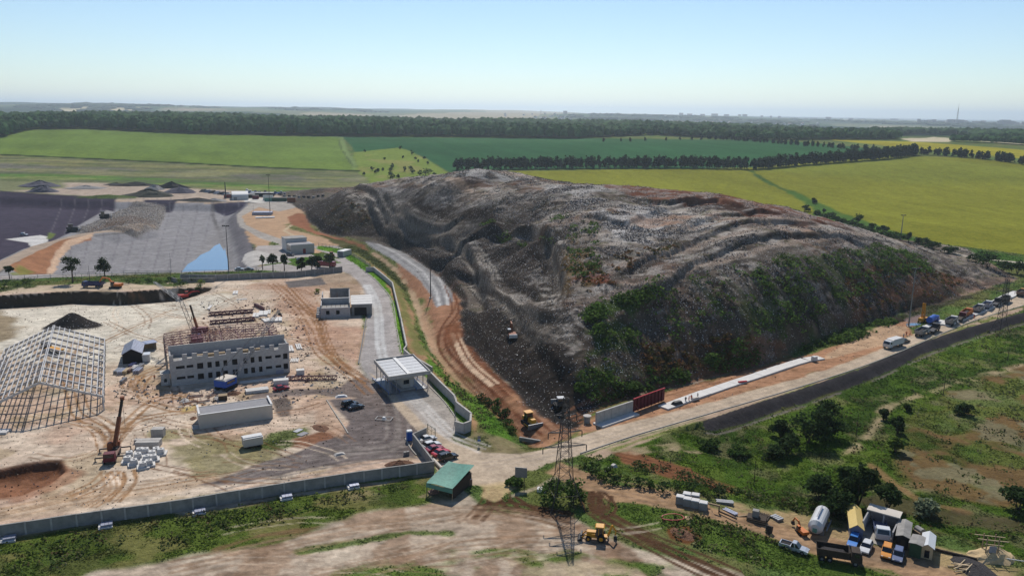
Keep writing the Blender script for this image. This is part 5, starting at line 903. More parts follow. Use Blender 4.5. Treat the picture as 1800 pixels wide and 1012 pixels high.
# --- steel frame hall (gabled), ridge runs away from the camera
hp = hz(181, 697, 3.6)[0]; hb = hz(184, 596, 3.6)[0]; hd = hb-hp; HL = 57.0; ha = math.atan2(hd[1], hd[0])
hall = thing('steel_frame_hall', 'bare white gabled steel skeleton of a long hall without roof or walls', 'hall frame', (hp[0], hp[1], gz(*hp)), ha)   # +x along the hall, +y to the left
HWd, HE, HP = 13.5, 3.6, 9.3
NFR = 10
raf = MB(); 
for s in (0, 1):
    y0 = 0 if s == 0 else 2*HWd; raf.bar((0, y0, HE), (0, HWd, HP), 0.3, 0.55)
rafm = raf.mesh('rafter'); colm = MB().bar((0, 0, -0.5), (0, 0, HE), 0.35, 0.45).mesh('column')
for i in range(NFR):
    x = i*HL/(NFR-1)
    o = link('rafter', rafm, M_['steelw'], hall); o.location = (x, 0, 0)
    for y in (0.05, 2*HWd-0.05): c_ = link('column', colm, M_['steelw'], hall); c_.location = (x, y, 0)
purm = MB().bar((-0.4, 0, 0), (HL+0.4, 0, 0), 0.2, 0.26).mesh('purlin')
for s in (0, 1):
    for k in range(11):
        t = k/10; y = t*HWd*0.985; z = HE+(HP-HE)*t+0.42; o = link('purlin', purm, M_['steelw'], hall); o.location = (0, y if s == 0 else 2*HWd-y, z)
for i in (0, 4, 8):
    m = MB(); xa, xb = i*HL/9, (i+1)*HL/9
    for s in (0, 1):
        for k in range(3):
            ya, yb = k*HWd/3, (k+1)*HWd/3; za, zb = HE+(HP-HE)*k/3-0.2, HE+(HP-HE)*(k+1)/3-0.2
            if s: ya, yb = 2*HWd-ya, 2*HWd-yb
            m.bar((xa, ya, za), (xb, yb, zb), 0.09); m.bar((xb, ya, za), (xa, yb, zb), 0.09)
    part('cross_bracing', m, 'galv', hall)
for y in (0.05, 2*HWd-0.05):
    for z in (1.2, 2.4): part('side_rail', MB().bar((0, y, z), (HL, y, z), 0.14), 'steelw', hall)
# --- unfinished block building: front facade, back wall, floors, crenellated top
bk, L = base_obj('block_building', 'long unfinished grey block building with two rows of dark window holes and a ragged top', 'building', (302, 679), (510, 654))
WN1 = [(0.045, .115), (.13, .185), (.215, .265), (.30, .335), (.365, .40), (.432, .465), (.505, .55), (.60, .632), (.662, .695), (.73, .76), (.79, .845), (.875, .925), (.945, .985)]
ops = []; Wd = []
for i, (a, b) in enumerate(WN1):
    x0, x1 = a*L, b*L; lowp = i in (0, 1, 10, 11)
    for z in (1.2, 4.3): zz = (z+0.55, z+1.35) if lowp else (z-0.1, z+1.6); ops.append((x0, x1, *zz)); Wd.append((x0, x1, *zz))
notch = [(.03, .10), (.14, .18), (.22, .27), (.31, .36), (.40, .46), (.50, .55), (.60, .66), (.70, .75), (.79, .83), (.87, .91)]
ops2 = ops+[(a*L, b*L, 7.3+0.3*(i % 3), 8.9) for i, (a, b) in enumerate(notch)]
part('front_wall', MB().wall(L, 0, 8.6, 0.4, ops2), 'block', bk)
DP = 7.4
part('back_wall', MB().wall(L, 0, 9.6, 0.4, []).xf(Matrix.Translation((0, DP, 0))), 'block', bk)
for x in (0.0, L-0.4): part('end_wall', MB().wall(DP-0.8, 0, 8.4, 0.4, [(2.5, 4, 4.2, 5.8)]).xf(Matrix.Translation((x+0.4, 0.4, 0)) @ Matrix.Rotation(R(90), 4, 'Z')), 'block', bk)
for z in (0.05, 3.2, 6.4): part('floor_slab', MB().box(0.4, L-0.4, 0.4, DP, z, z+0.22), 'concd', bk)
for x in (0.22, 0.45, 0.72): part('inner_wall', MB().box(x*L, x*L+0.2, 0.42, DP-0.02, 0.3, 6.38), 'block', bk)
for (x0, x1, z0, z1) in Wd: part('window_shade_panel', MB().box(x0+0.02, x1-0.02, 0.28, 0.36, z0+0.02, z1-0.02), 'void', bk)  # dark panel in each window hole, painted for the shade of the room
for k, (x, w) in enumerate([(.24, 2.6), (.33, 2.6), (.42, 2.4), (.62, 2.2), (.72, 2.6)]): single('pallet_of_blocks', MB().box(-w/2, w/2, -0.6, 0.6, 0, 1.0).box(-w/2, w/2, -0.6, 0.6, -0.14, -0.04), 'wood', ['timber topped pallet %s' % s for s in ('on the top floor above the second window group', 'left of the middle of the open top floor', 'next to the middle of the open top floor', 'right of the middle on the open top floor', 'near the right third of the open top floor')][k], 'pallet', bk.matrix_basis @ Vector((x*L, 2.0, 6.8)), bk.rotation_euler.z)
ro = random.Random(5)
for k, (x, y) in enumerate([(.1, 1.2), (.13, 1.8), (.80, 1.6), (.93, 2.0)]):
    m = MB()
    for q_ in range(7): a = ro.uniform(-.5, .5); b_ = ro.uniform(-.5, .5); z = 0.25*(q_//3); m.fr(a-.4, a+.4, b_-.3, b_+.3, z, a-.3, a+.3, b_-.25, b_+.25, z+.3)
    single('sack_heap', m, 'white', 'heap of white sacks %s' % ('at the left end of the open top floor', 'beside the left sacks on the top floor', 'in the right part of the open top floor', 'in the right corner of the open top floor')[k], 'sacks', bk.matrix_basis @ Vector((x*L, y, 6.62)), 0.4*k)
anx = thing('block_annex', 'small grey block annex leaning on the left end of the unfinished building', 'building', bk.matrix_basis @ Vector((-2.6, 1.5, 0)), bk.rotation_euler.z)
part('wall', MB().wall(2.4, 0, 3.2, 0.3, [(.8, 1.5, 1, 2)]), 'block', anx); part('back_wall', MB().box(0, 2.4, 3.5, 3.8, 0, 3.2), 'block', anx); part('side_wall', MB().box(0, 0.3, 0.3, 3.5, 0, 3.2), 'block', anx); part('roof', MB().box(-0.1, 2.5, -0.1, 3.9, 3.2, 3.4), 'conc', anx)
# --- maroon roof trusses on posts behind the block building
TB = bk.matrix_basis; tf = thing('maroon_truss_frame', 'maroon painted steel roof trusses standing on grey columns behind the block building', 'steel frame', TB @ Vector((-0.8, DP+1.0, 0)), bk.rotation_euler.z)
def truss(Lt, h, n, w=0.14, arch=0.0):
    m = MB(); P = [(i*Lt/n, 0, h*0) for i in range(n+1)]; T = [(i*Lt/n, 0, h+arch*math.sin(math.pi*i/n)) for i in range(n+1)]
    for i in range(n): m.bar(P[i], P[i+1], w); m.bar(T[i], T[i+1], w); m.bar(P[i] if i % 2 else T[i], T[i+1] if i % 2 else P[i+1], w*0.7)
    for i in range(0, n+1): m.bar(P[i], T[i], w*0.7)
    return m
tm = truss(L*1.02, 1.2, 14, 0.16, 0.8).mesh('roof_truss')
for k in range(8):
    o = link('roof_truss', tm, M_['purple'], tf); o.location = (0.3*(k % 2), 0.8+k*2.9, 6.4)
for (x, y) in [(0.2, 0.8), (0.2, 7.4), (0.2, 14), (L*0.42, 0.8), (L*.42, 7.4), (L*.42, 14), (L*.98, .8), (L*.98, 7.4), (L*.98, 14), (.2, 21), (L*.42, 21), (L*.98, 21)]: part('column', MB().box(x-.22, x+.22, y-.22, y+.22, -0.3, 6.4), 'concd', tf)
for x in (0.15, 0.35, 0.5, 0.65, 0.8, 0.95): part('tie_beam', MB().bar((x*L, 0.6, 7.6), (x*L, 21.2, 7.6), 0.16), 'purple', tf)
for k in range(9): part('fallen_girder', truss(11, 1.1, 8, 0.15).xf(Matrix.Translation((3+(k % 5)*4.2, 3+k*2.1, 0.3+.4*(k % 3))) @ Matrix.Rotation(0.12*k, 4, 'Z') @ Matrix.Rotation(R(70), 4, 'X')), 'purple', tf)
def stack_truss(pa, pb, label, n=4):
    c, a, Ls, A, B = two(pa, pb); t = thing('truss_stack', label, 'steel trusses', A, a)
    tmm = truss(Ls, 1.1, 12, 0.16).mesh('truss')
    for k in range(n): o = link('truss', tmm, M_['purple'], t); o.location = (0, k*0.55, 0.1); o.rotation_euler = (R(-12), 0, 0)
stack_truss((368, 556), (445, 550), 'long stack of maroon trusses lying furthest behind the building'); stack_truss((370, 571), (448, 564), 'second stack of maroon trusses lying nearer the building'); stack_truss((446, 538), (462, 546), 'short bundle of maroon truss pieces by the white slabs', 2)
stack_truss((503, 669), (592, 668), 'long pale maroon truss lying right of the block building', 2)
# --- stacks of white slabs/beams: flat boxes lying about
def slabs(name, label, px, py, n, Ls, w, th, ang, m='slab', gap=0.15, cat='concrete slabs', lay=1, rz=None):
    t = thing(name, label, cat, G(px, py, True), R(ang)); me = MB().box(-Ls/2, Ls/2, -w/2, w/2, 0, th).mesh('slab'); me2 = me
    for l in range(lay):
        for k in range(n): o = link('slab', me, M_[m], t); o.location = (ro.uniform(-.1, .1), (k-(n-1)/2)*(w+gap), l*(th+0.05)+0.02); o.rotation_euler = (0, 0, ro.uniform(-.02, .02))
    return t
for a in [('slab_stack', 'pair of narrow white slabs at the right end of the truss stacks', 450, 555, 2, 6, 1.0, .5, 105), ('slab_stack', 'broad white slab pack beside the truss stacks', 463, 552, 2, 6.5, 1.5, .6, 105), ('slab_stack', 'two slim white beams right of the broad slab pack', 473, 549, 2, 6, .5, .4, 105), ('slab_stack', 'wide white slab pack behind the right end of the maroon frame', 486, 563, 3, 5.5, 1.2, .6, 105), ('slab_stack', 'white slabs tilted beside the maroon frame', 469, 564, 2, 4.5, 1.2, .5, 120),
          ('slab_stack', 'two long white beams right of the block building', 511, 614, 2, 6.5, .7, .5, 110), ('slab_stack', 'white beam trio further right of the block building', 525, 610, 3, 6, .45, .4, 110), ('slab_stack', 'small white slab pair by the far dirt track', 414, 515, 2, 6.0, .9, .4, 105), ('slab_stack', 'white beam lying alone left of the maroon stacks', 369, 541, 1, 6, .9, .4, 100),
          ('slab_stack', 'pink grey posts in a bundle right of the block building', 518, 634, 5, 3.5, .35, .35, 100), ('slab_stack', 'white wrapped panels below the block building entrance', 452, 688, 3, 6.0, .7, .8, 22), ('slab_stack', 'long grey beams lying along the front of the building', 470, 668, 2, 15, .5, .4, 24), ('slab_stack', 'pale slabs near the left edge of the frame', 3, 760, 4, 3.2, .5, .5, 5), ('slab_stack', 'thin white boards on the ground by the far track', 425, 526, 3, 4, .3, .12, 15)]:
    slabs(*a)
slabs('panel_pair', 'two flat grey green panels lying on weeds', 524, 757, 1, 2.2, 1.4, .15, 60, 'galv', cat='panels'); slabs('panel_pair', 'lighter flat panel lying next to the grey green one', 532, 763, 1, 2.4, 1.6, .15, 60, 'gray', cat='panels')
slabs('block_stack', 'low grey block row by the two concrete boxes', 262, 784, 2, 5.2, 1.2, 1.5, 6, 'conc', cat='concrete blocks'); slabs('block_stack', 'tall pale block behind the low grey block row', 278, 766, 1, 2.8, 1.8, 2.0, 5, 'conc', cat='concrete blocks'); slabs('block_stack', 'small grey block at right of the low block row', 277, 782, 2, 1.5, 1.0, 1.3, 5, 'conc', cat='concrete blocks'); slabs('block_stack', 'single small grey block left of the low row', 242, 778, 1, 1.4, 1.0, .9, 5, 'conc', cat='concrete blocks')
# cup footings with holes
for k, (px, py) in enumerate([(225, 812), (236, 817), (243, 806), (252, 822), (258, 810), (262, 818), (268, 802), (275, 796), (283, 798), (246, 797), (228, 803), (270, 809), (256, 797)]):
    t = thing('footing_block', ['concrete footing with a square socket, %s' % s for s in ('leftmost of the front row', 'second from left in the front row', 'behind the second front one', 'foremost of the cluster', 'middle of the cluster', 'right of the foremost one', 'upper right middle', 'near the right end', 'rightmost of the cluster', 'upper middle, lying flat', 'upper left of the cluster', 'right inner one', 'top of the cluster under the long slab')][k], 'footing', G(px, py, True), R(20+ro.uniform(-12, 12)))
    t.scale = (1.4,)*3; part('base', MB().box(-.9, .9, -.8, .8, 0, .3), 'slab', t); part('socket', MB().fr(-.6, .6, -.55, .55, .3, -.45, -.2, -.4, .4, 1.0).fr(.2, .6, -.55, .55, .3, .2, .45, -.4, .4, 1.0).fr(-.2, .2, -.5, -.2, .3, -.2, .2, -.4, -.2, 1.0).fr(-.2, .2, .2, .5, .3, -.2, .2, .2, .4, 1.0), 'slab', t)
# --- long low building
lb, L = base_obj('long_low_building', 'long low cream building with flat grey roof and a parapet', 'building', (351, 754), (480, 735)); D = 6.8; H = 3.6
part('wall', MB().box(0, L, 0, 0.3, 0, H), 'cream', lb); part('wall', MB().box(0, L, D-.3, D, 0, H-0.25), 'cream', lb); part('end_wall', MB().box(0, .3, .3, D-.3, 0, H+0.15), 'cream', lb); part('end_wall', MB().box(L-.3, L, .3, D-.3, 0, H+0.15), 'cream', lb)
part('roof', MB().box(.3, L-.3, .3, D-.3, H-.5, H-.35), 'gray', lb); part('parapet_cap', MB().box(-.08, L+.08, -.08, .38, H, H+.08), 'white', lb)
for x in (-.08, L-.38): part('parapet_cap', MB().box(x, x+.46, .38, D+.05, H+.15, H+.25), 'white', lb)
part('plinth', MB().box(-1.6, -.02, .2, 2.2, 0, .25), 'conc', lb)
# --- small white cabin trailer
tl, L = base_obj('site_trailer', 'small white site trailer with a rounded bright roof on weedy ground', 'trailer', (429, 790), (463, 784)); part('body', MB().box(0, L, 0, 2.4, .5, 2.3), 'cream', tl); part('roof', MB().prism([(-.08, 2.3), (L+.08, 2.3), (L+.08, 2.42), (-.08, 2.42)], -.1, 2.5).prism([(0, 2.42), (L, 2.42), (L, 2.62), (0, 2.62)], .35, 2.05), 'white', tl)
for x in (1.0, L-1.0):
    for y in (.15, 2.25): part('wheel', MB().tube((x, y-.1, .4), (x, y+.1, .4), .4, 10), 'blk', tl)
part('drawbar', MB().bar((L, 1.2, .6), (L+1.3, 1.2, .5), .1), 'dark', tl)
# --- sheds on the left site
def gable(name, label, pa, pb, D, H, RH, wallm, roofm, cat='shed', door=None, ov=.25, ridge='y', wallfront=None, group=None, bare=True):
    t, L = base_obj(name, label, cat, pa, pb, group, bare)
    pr_ = [(0, 0), (L, 0), (L, H), (L/2, H+RH), (0, H)]
    f = MB().prism(pr_, 0, .15); part('front_wall', f, wallfront or wallm, t); part('back_wall', MB().prism(pr_, D-.15, D), wallm, t)
    for x in (0, L-.15): part('side_wall', MB().box(x, x+.15, .15, D-.15, 0, H-.02), wallm, t)
    for s in (0, 1):
        m = MB(); xa, xb = (-ov, L/2) if s == 0 else (L/2, L+ov); k = RH/(L/2); za = H-ov*k+.06 if s == 0 else H+RH+.06; zb = H+RH+.06 if s == 0 else H-ov*k+.06
        m.add([(xa, -ov, za), (xb, -ov, zb), (xb, D+ov, zb), (xa, D+ov, za), (xa, -ov, za+.09), (xb, -ov, zb+.09), (xb, D+ov, zb+.09), (xa, D+ov, za+.09)], [(0, 3, 2, 1), (4, 5, 6, 7), (0, 1, 5, 4), (1, 2, 6, 5), (2, 3, 7, 6), (3, 0, 4, 7)]); part('roof_slope', m, roofm, t)
    if door: x0, x1, z0, z1, dm = door; part('door', MB().box(x0*L, x1*L, -.05, 0, z0, z1), dm, t)
    return t, L
sh, L = gable('corrugated_shed', 'dark gabled shed with a grey striped corrugated roof', (216, 640), (250, 637), 11, 3.0, 1.5, 'void', 'corr')
for k in range(9): part('roof_rib', MB().bar((-.2, k*1.35, 3.05), (L/2, k*1.35, 4.68), .1, .12), 'white', sh)
for k in range(9): part('roof_rib', MB().bar((L/2, k*1.35+.3, 4.68), (L+.2, k*1.35+.3, 3.05), .1, .12), 'white', sh)
lt, L = base_obj('lean_to_shed', 'lean-to with a tilted flat grey sheet roof beside the corrugated shed', 'shed', (254, 618), (276, 614)); part('roof', MB().fr(-.3, L+.3, -.3, 3.6, 2.4, -.3, L+.3, -.3, 3.6, 2.52), 'corr', lt); part('back_wall', MB().box(0, L, 3.2, 3.4, 0, 2.39), 'litwood', lt); part('side_wall', MB().box(L-.15, L, .2, 3.2, 0, 2.39), 'cream', lt)
for x in (.1, L-.25): part('post', MB().box(x, x+.15, 0, .15, 0, 2.39), 'wood', lt)
cb, L = base_obj('site_container', 'small white metal container right of the corrugated shed', 'container', (251, 637), (264, 636)); part('body', MB().box(0, L, 0, 3.0, .1, 2.4), 'cwhite', cb); part('door', MB().box(.3, L-.3, -.05, 0, .2, 2.2), 'white', cb)
for k, (px, py, m, w) in enumerate([(208, 655, 'galv', 1.2), (214, 656, 'corr', 1.0), (222, 655, 'litwood', .8), (229, 653, 'tin', .8), (236, 650, 'white', 1.0), (243, 654, 'corr', 1.4), (247, 647, 'galv', .8), (233, 645, 'dkblue', 1.0), (217, 672, 'galv', .5)]):
    slabs('material_bundle', 'bundle of %s in front of the dark shed' % ('grey sheets, leftmost', 'ribbed sheets, second from left', 'pale boards', 'rusty tubes', 'white panels', 'broad ribbed sheets at right', 'grey rods at the right rear', 'dark blue sacks in the middle', 'two thin grey poles further down')[k], px, py, 3, 3.6, w/3, .5, 95, m, cat='building material', lay=2)
# --- half built block house by the access road with finished garage
h2, L = base_obj('block_house_shell', 'roofless grey block house shell with open rooms beside the paved road', 'building', (564, 559), (616, 557)); D = 27
part('front_wall', MB().wall(L, 0, 3.6, .35, [(.18*L, .30*L, 1.2, 2.8), (.52*L, .64*L, 1.2, 2.8)]), 'block', h2); part('cross_wall', MB().wall(L, 0, 5.2, .35, []).xf(Matrix.Translation((0, 9, 0))), 'block', h2)
part('side_wall', MB().wall(D*.9, 0, 4.6, .35, [(3, 4.5, 1.5, 3), (14, 18, 2, 4.7)]).xf(Matrix.Translation((.35, .36, 0)) @ Matrix.Rotation(R(90), 4, 'Z')), 'block', h2); part('side_wall', MB().wall(D*.9, 0, 5.4, .35, []).xf(Matrix.Translation((L, .36, 0)) @ Matrix.Rotation(R(90), 4, 'Z')), 'block', h2)
part('back_wall', MB().wall(L*.72, 0, 5.8, .35, []).xf(Matrix.Translation((L*.28, D*.9+.4, 0))), 'concd', h2); part('floor_slab', MB().box(.4, L-.4, .4, D*.9, .1, .3), 'concd', h2)
for k in range(6): part('roof_panel', MB().box(.5+k*L/6.4, .5+(k+.92)*L/6.4, .5, 8.6, 3.0, 3.2), 'concd', h2)
part('parapet_beam', MB().box(-.1, L+.1, -.12, .3, 3.62, 3.9), 'slab', h2); part('parapet_beam', MB().box(-.1, L+.1, 8.8, 9.4, 5.22, 5.5), 'slab', h2)
for x in (3, 6): part('prop', MB().bar((x, 14, .3), (x, 14, 6.5), .15), 'rust', h2)
for k in range(4): part('corner_blocks', MB().box(-1.6, -.1, 1+k*2.2, 2.4+k*2.2, 0, 1.2+.3*k), 'block', h2)
gg = thing('garage_annex', 'pale concrete garage with a flat roof and a dark door hole', 'garage', h2.matrix_basis @ Vector((L+.5, 1.5, 0)), h2.rotation_euler.z); GL = 7.6; GDp = 15
part('front_wall', MB().wall(GL, 0, 4.3, .4, [(1.0, 5.6, 0, 3.2)]), 'concd', gg); part('door_shade_panel', MB().box(1.02, 5.58, .5, .6, .02, 3.18), 'void', gg); part('side_wall', MB().box(0, .4, .4, GDp, 0, 4.3), 'concd', gg); part('side_wall', MB().box(GL-.4, GL, .4, GDp, 0, 4.3), 'concd', gg); part('back_wall', MB().box(.4, GL-.4, GDp-.4, GDp, 0, 4.3), 'concd', gg)  # door hole closed by a dark panel that stands for inside shade
part('roof', MB().box(-.2, GL+.2, -.2, GDp+.2, 4.3, 4.6), 'slab', gg)
for y in (4, 8, 12): part('roof_seam', MB().box(-.1, GL+.1, y, y+.12, 4.6, 4.66), 'conc', gg)
# --- white plant building up the road
pb_, L = base_obj('plant_building', 'two level white building with a stepped flat roof by the upper paved yard', 'building', (512, 447), (553, 444)); D = 20
part('low_wing', MB().box(0, L, 0, D*.55, 0, 4.6), 'cream', pb_); part('low_roof', MB().box(.4, L-.4, .4, D*.55-.4, 4.6, 4.68), 'gray', pb_); part('parapet', MB().wall(L, 4.6, 5.1, .3, []), 'white', pb_)
part('high_wing', MB().box(0, L*.92, D*.55+.02, D, 0, 6.6), 'white', pb_); part('high_roof', MB().box(-.2, L*.92+.2, D*.55-.2, D+.2, 6.62, 6.85), 'concd', pb_); part('door', MB().box(L*.5, L*.62, -.08, 0, 0, 2.6), 'dred', pb_)
for y in (1.5, 3.5, 5.5, 7.5): part('window', MB().box(-.06, 0, y, y+1.2, 1.2, 3.6), 'glass', pb_)
wc, L = base_obj('white_container', 'white container standing on the bend of the upper paved road', 'container', (593, 451), (604, 452)); part('body', MB().box(0, L, 0, 7.5, .2, 3.0), 'cwhite', wc); part('roof', MB().box(-.05, L+.05, -.05, 7.55, 3.0, 3.12), 'white', wc); part('door', MB().box(.3, L-.3, -.06, 0, .3, 2.7), 'gray', wc)
# --- weighbridge canopy
C4 = [hz(*p, 5.6)[0] for p in ((657, 632), (727, 621), (757, 652), (683, 663))]; e1 = C4[2]-C4[3]; e2 = C4[0]-C4[3]; ca = math.atan2(e1[1], e1[0]); CL = float(np.linalg.norm(e1)); CD = float(np.linalg.norm(e2)); sk = Matrix(((1, (math.cos(math.atan2(e2[1], e2[0])-ca)), 0, 0), (0, math.sin(math.atan2(e2[1], e2[0])-ca), 0, 0), (0, 0, 1, 0), (0, 0, 0, 1)))
cn = thing('weighbridge_canopy', 'large flat grey canopy roof on thin columns over the gate road', 'canopy', (C4[3][0], C4[3][1], gz(*C4[3])), ca)
part('roof', MB().box(.35, CL-.35, .35, CD-.35, 5.2, 5.32).xf(sk), 'galv', cn)
for (a, b, c, d) in ((0, CL, 0, .3), (0, CL, CD-.3, CD), (0, .3, .3, CD-.3), (CL-.3, CL, .3, CD-.3)): part('fascia', MB().box(a, b, c, d, 4.7, 5.75).xf(sk), 'conc', cn)
part('ridge_cap', MB().box(CL*.46, CL*.54, .3, CD-.3, 5.33, 5.55).xf(sk), 'white', cn)
for i in range(6): part('roof_seam', MB().box(.35, CL-.35, .6+i*(CD-1)/6, .68+i*(CD-1)/6, 5.32, 5.36).xf(sk), 'gray', cn)
for y in (.8, CD*.33, CD*.66, CD-.8):
    for x in (.6, CL*.2, CL-.6): part('column', MB().tube(sk @ Vector((x, y, 0)), sk @ Vector((x, y, 4.7)), .12, 8), 'galv', cn)
bo = thing('weighbridge_booth', 'cream control booth under the canopy', 'booth', cn.matrix_basis @ (sk @ Vector((CL*.42, CD*.25, 0))), ca); part('body', MB().box(0, 3.4, 0, 9, .3, 3.4), 'cream', bo); part('window', MB().box(.3, 1.9, -.06, 0, 1.4, 2.6), 'glass', bo); part('door', MB().box(2.3, 3.1, -.06, 0, .3, 2.4), 'white', bo); part('roof', MB().box(-.15, 3.55, -.15, 9.15, 3.4, 3.55), 'white', bo); part('plinth', MB().box(-1, 4.4, -1.2, 10, 0, .28), 'conc', bo)
for k, (x, lab) in enumerate(((CL*.16, 'steel weighing platform left of the booth'), (CL*.82, 'steel weighing platform right of the booth'))):
    wp = thing('weighing_platform', lab, 'weighbridge', cn.matrix_basis @ (sk @ Vector((x, CD*.1, 0))), ca); part('deck', MB().box(-1.5, 1.5, 0, 14, .12, .3), 'galv', wp)
    for s in (-1.6, 1.6): part('guard_rail', MB().bar((s, 0, .7), (s, 14, .7), .1).bar((s, 0, 0), (s, 0, .7), .1).bar((s, 7, 0), (s, 7, .7), .1).bar((s, 14, 0), (s, 14, .7), .1), 'bluep', wp)
# --- concrete walls made of panels
def panel_wall(name, label, pts, H, plen, m='concd', th=.22, post=True, cap=True, bare=True, mode=None, z0=-.4):
    Q = hit(*zip(*pts), bare); o = Vector((Q[0][0], Q[0][1], 0)); t = thing(name, label, 'wall', (o.x, o.y, gz(o.x, o.y)), 0); bz = t.location.z; cache = {}
    for i in range(len(Q)-1):
        d = Q[i+1]-Q[i]; Ls = float(np.linalg.norm(d)); n = max(1, round(Ls/plen)); pl_ = Ls/n; a = math.atan2(d[1], d[0]); key = round(pl_, 2)
        if key not in cache:
            mm = MB().box(.02, pl_-.02, -th/2, th/2, z0, H)
            if cap: mm.box(.0, pl_, -th*.8, th*.8, H, H+.1)
            cache[key] = mm.mesh('wall_panel')
        for k in range(n):
            x, y = Q[i]+d*k/n; xm, ym = Q[i]+d*(k+.5)/n; zz = float(hq(np.array([xm]), np.array([ym]), True)[0]); p_ = link('wall_panel', cache[key], M_[m], t); p_.location = (x-o.x, y-o.y, zz-bz+ro.uniform(-.04, .04)); p_.rotation_euler = (0, 0, a+ro.uniform(-.004, .004))
            if post: q_ = link('post', cache.setdefault('post', MB().box(-.16, .16, -.2, .2, z0, H+.02).mesh('post')), M_['conc'], t); q_.location = (x-o.x, y-o.y, zz-bz); q_.rotation_euler = (0, 0, a)
    return t
panel_wall('concrete_fence', 'long grey concrete panel fence along the bottom left edge of the site', [(-150, 974), (0, 945), (180, 918), (340, 895), (500, 868), (640, 846), (763, 829)], 2.4, 3.9)
panel_wall('concrete_fence', 'grey concrete fence corner behind the row of parked cars', [(763, 829), (726, 779), (750, 768)], 2.4, 4.0, post=False)
panel_wall('concrete_wall', 'grey concrete wall behind the row of trees by the upper road', [(318, 492), (380, 493), (440, 490), (520, 487), (602, 478)], 2.6, 4.5)
panel_wall('concrete_wall', 'lower grey concrete wall section at the left end before the tree row wall', [(301, 494), (312, 497), (378, 495)], 1.8, 5, post=False)
panel_wall('retaining_wall', 'angular cream concrete wall along the green verge of the access road', [(643, 478), (657, 477), (690, 505), (703, 560), (715, 618), (710, 625), (720, 634), (760, 658)], 2.2, 5.0, 'conc', .3, False)
panel_wall('retaining_wall', 'zigzag cream concrete wall between canopy and gate', [(752, 664), (799, 711), (802, 722), (828, 743), (827, 757), (816, 762), (800, 758)], 2.6, 4.0, 'conc', .3, False)
def kerb(label, pts, m='roadw', w=.25, h=.15, step=12, bare=True, name='kerb'):
    Q = hit(*zip(*smooth_poly(pts, 4)), bare); mm = MB(); z = [gz(*q_) for q_ in Q]
    for i in range(len(Q)-1): mm.bar((Q[i][0], Q[i][1], z[i]+h/2), (Q[i+1][0], Q[i+1][1], z[i+1]+h/2), w, h+.1)
    o = link(name, mm.mesh(name), M_[m], None, 'structure', label)
kerb('left kerb of the access road', [(638, 520), (645, 545), (637, 600), (630, 640)], 'dark', .35, .25); kerb('right kerb of the access road', [(640, 476), (668, 500), (690, 530), (697, 575), (706, 620)]); kerb('kerb below the canopy', [(755, 680), (780, 705), (800, 733), (803, 752)]); kerb('kerb by the dark gravel lot', [(574, 703), (590, 728), (606, 752), (612, 762)]); kerb('near kerb of the main road', [(1020, 797), (1120, 764), (1250, 726), (1400, 682), (1550, 632), (1700, 568), (1800, 537)]); kerb('kerb beside the blue toilet', [(712, 770), (722, 788), (732, 800)])
# railings of the upper road
def railing(label, pts, H=1.5, step=5.0, rails=(.6, 1.5), m='concd', bare=True, mesh_=False):
    Q = hit(*zip(*smooth_poly(pts, 4)), bare); seg = np.linalg.norm(np.diff(Q, axis=0), axis=1); T = np.concatenate([[0], np.cumsum(seg)]); n = int(T[-1]/step); xs = np.interp(np.linspace(0, T[-1], n+1), T, Q[:, 0]); yv = np.interp(np.linspace(0, T[-1], n+1), T, Q[:, 1]); zv = hq(xs, yv, True)
    t = thing('railing', label, 'railing', (xs[0], yv[0], zv[0])); pm = MB().bar((0, 0, -.2), (0, 0, H), .14).mesh('post'); o0 = Vector((xs[0], yv[0], zv[0]))
    for x, y, z in zip(xs, yv, zv): p_ = link('post', pm, M_[m], t); p_.location = Vector((x, y, z))-o0
    for h in rails:
        mm = MB()
        for i in range(n): mm.bar(Vector((xs[i], yv[i], zv[i]+h))-o0, Vector((xs[i+1], yv[i+1], zv[i+1]+h))-o0, .12)
        part('rail', mm, m, t)
railing('metal railing along the upper road beside the lined basin', [(-150, 500), (0, 491), (150, 484), (300, 481), (420, 479), (460, 470)]); railing('thin fence climbing the verge behind the white container', [(560, 432), (600, 440), (640, 462), (652, 472)], 1.8, 3.0)
railing('wire fence along the near side of the pit', [(-150, 508), (0, 499), (80, 492), (200, 487), (300, 484)], 1.8, 6.0, (1.0, 1.75), 'galv')
# concrete steps/ramps in front of the fence
for k, (px, py) in enumerate([(16, 950), (187, 926), (351, 902), (504, 876), (622, 857)]):
    t = thing('cable_hatch', 'small pale concrete hatch box at the fence foot, %s' % ('first from the left', 'second from the left', 'third from the left', 'fourth from the left', 'fifth, nearest the gate')[k], 'hatch', G(px, py, True), R(24)); part('base', MB().box(-1.3, 1.1, -.9, -.55, 0, .35).box(-1.3, -.9, -.55, .9, 0, .5), 'slab', t)
    for j in range(3): part('lid_panel', MB().fr(-.88+j*.66, -.26+j*.66, -.55, .9, .1, -.88+j*.66, -.26+j*.66, -.55, .9, .75), 'corr', t)
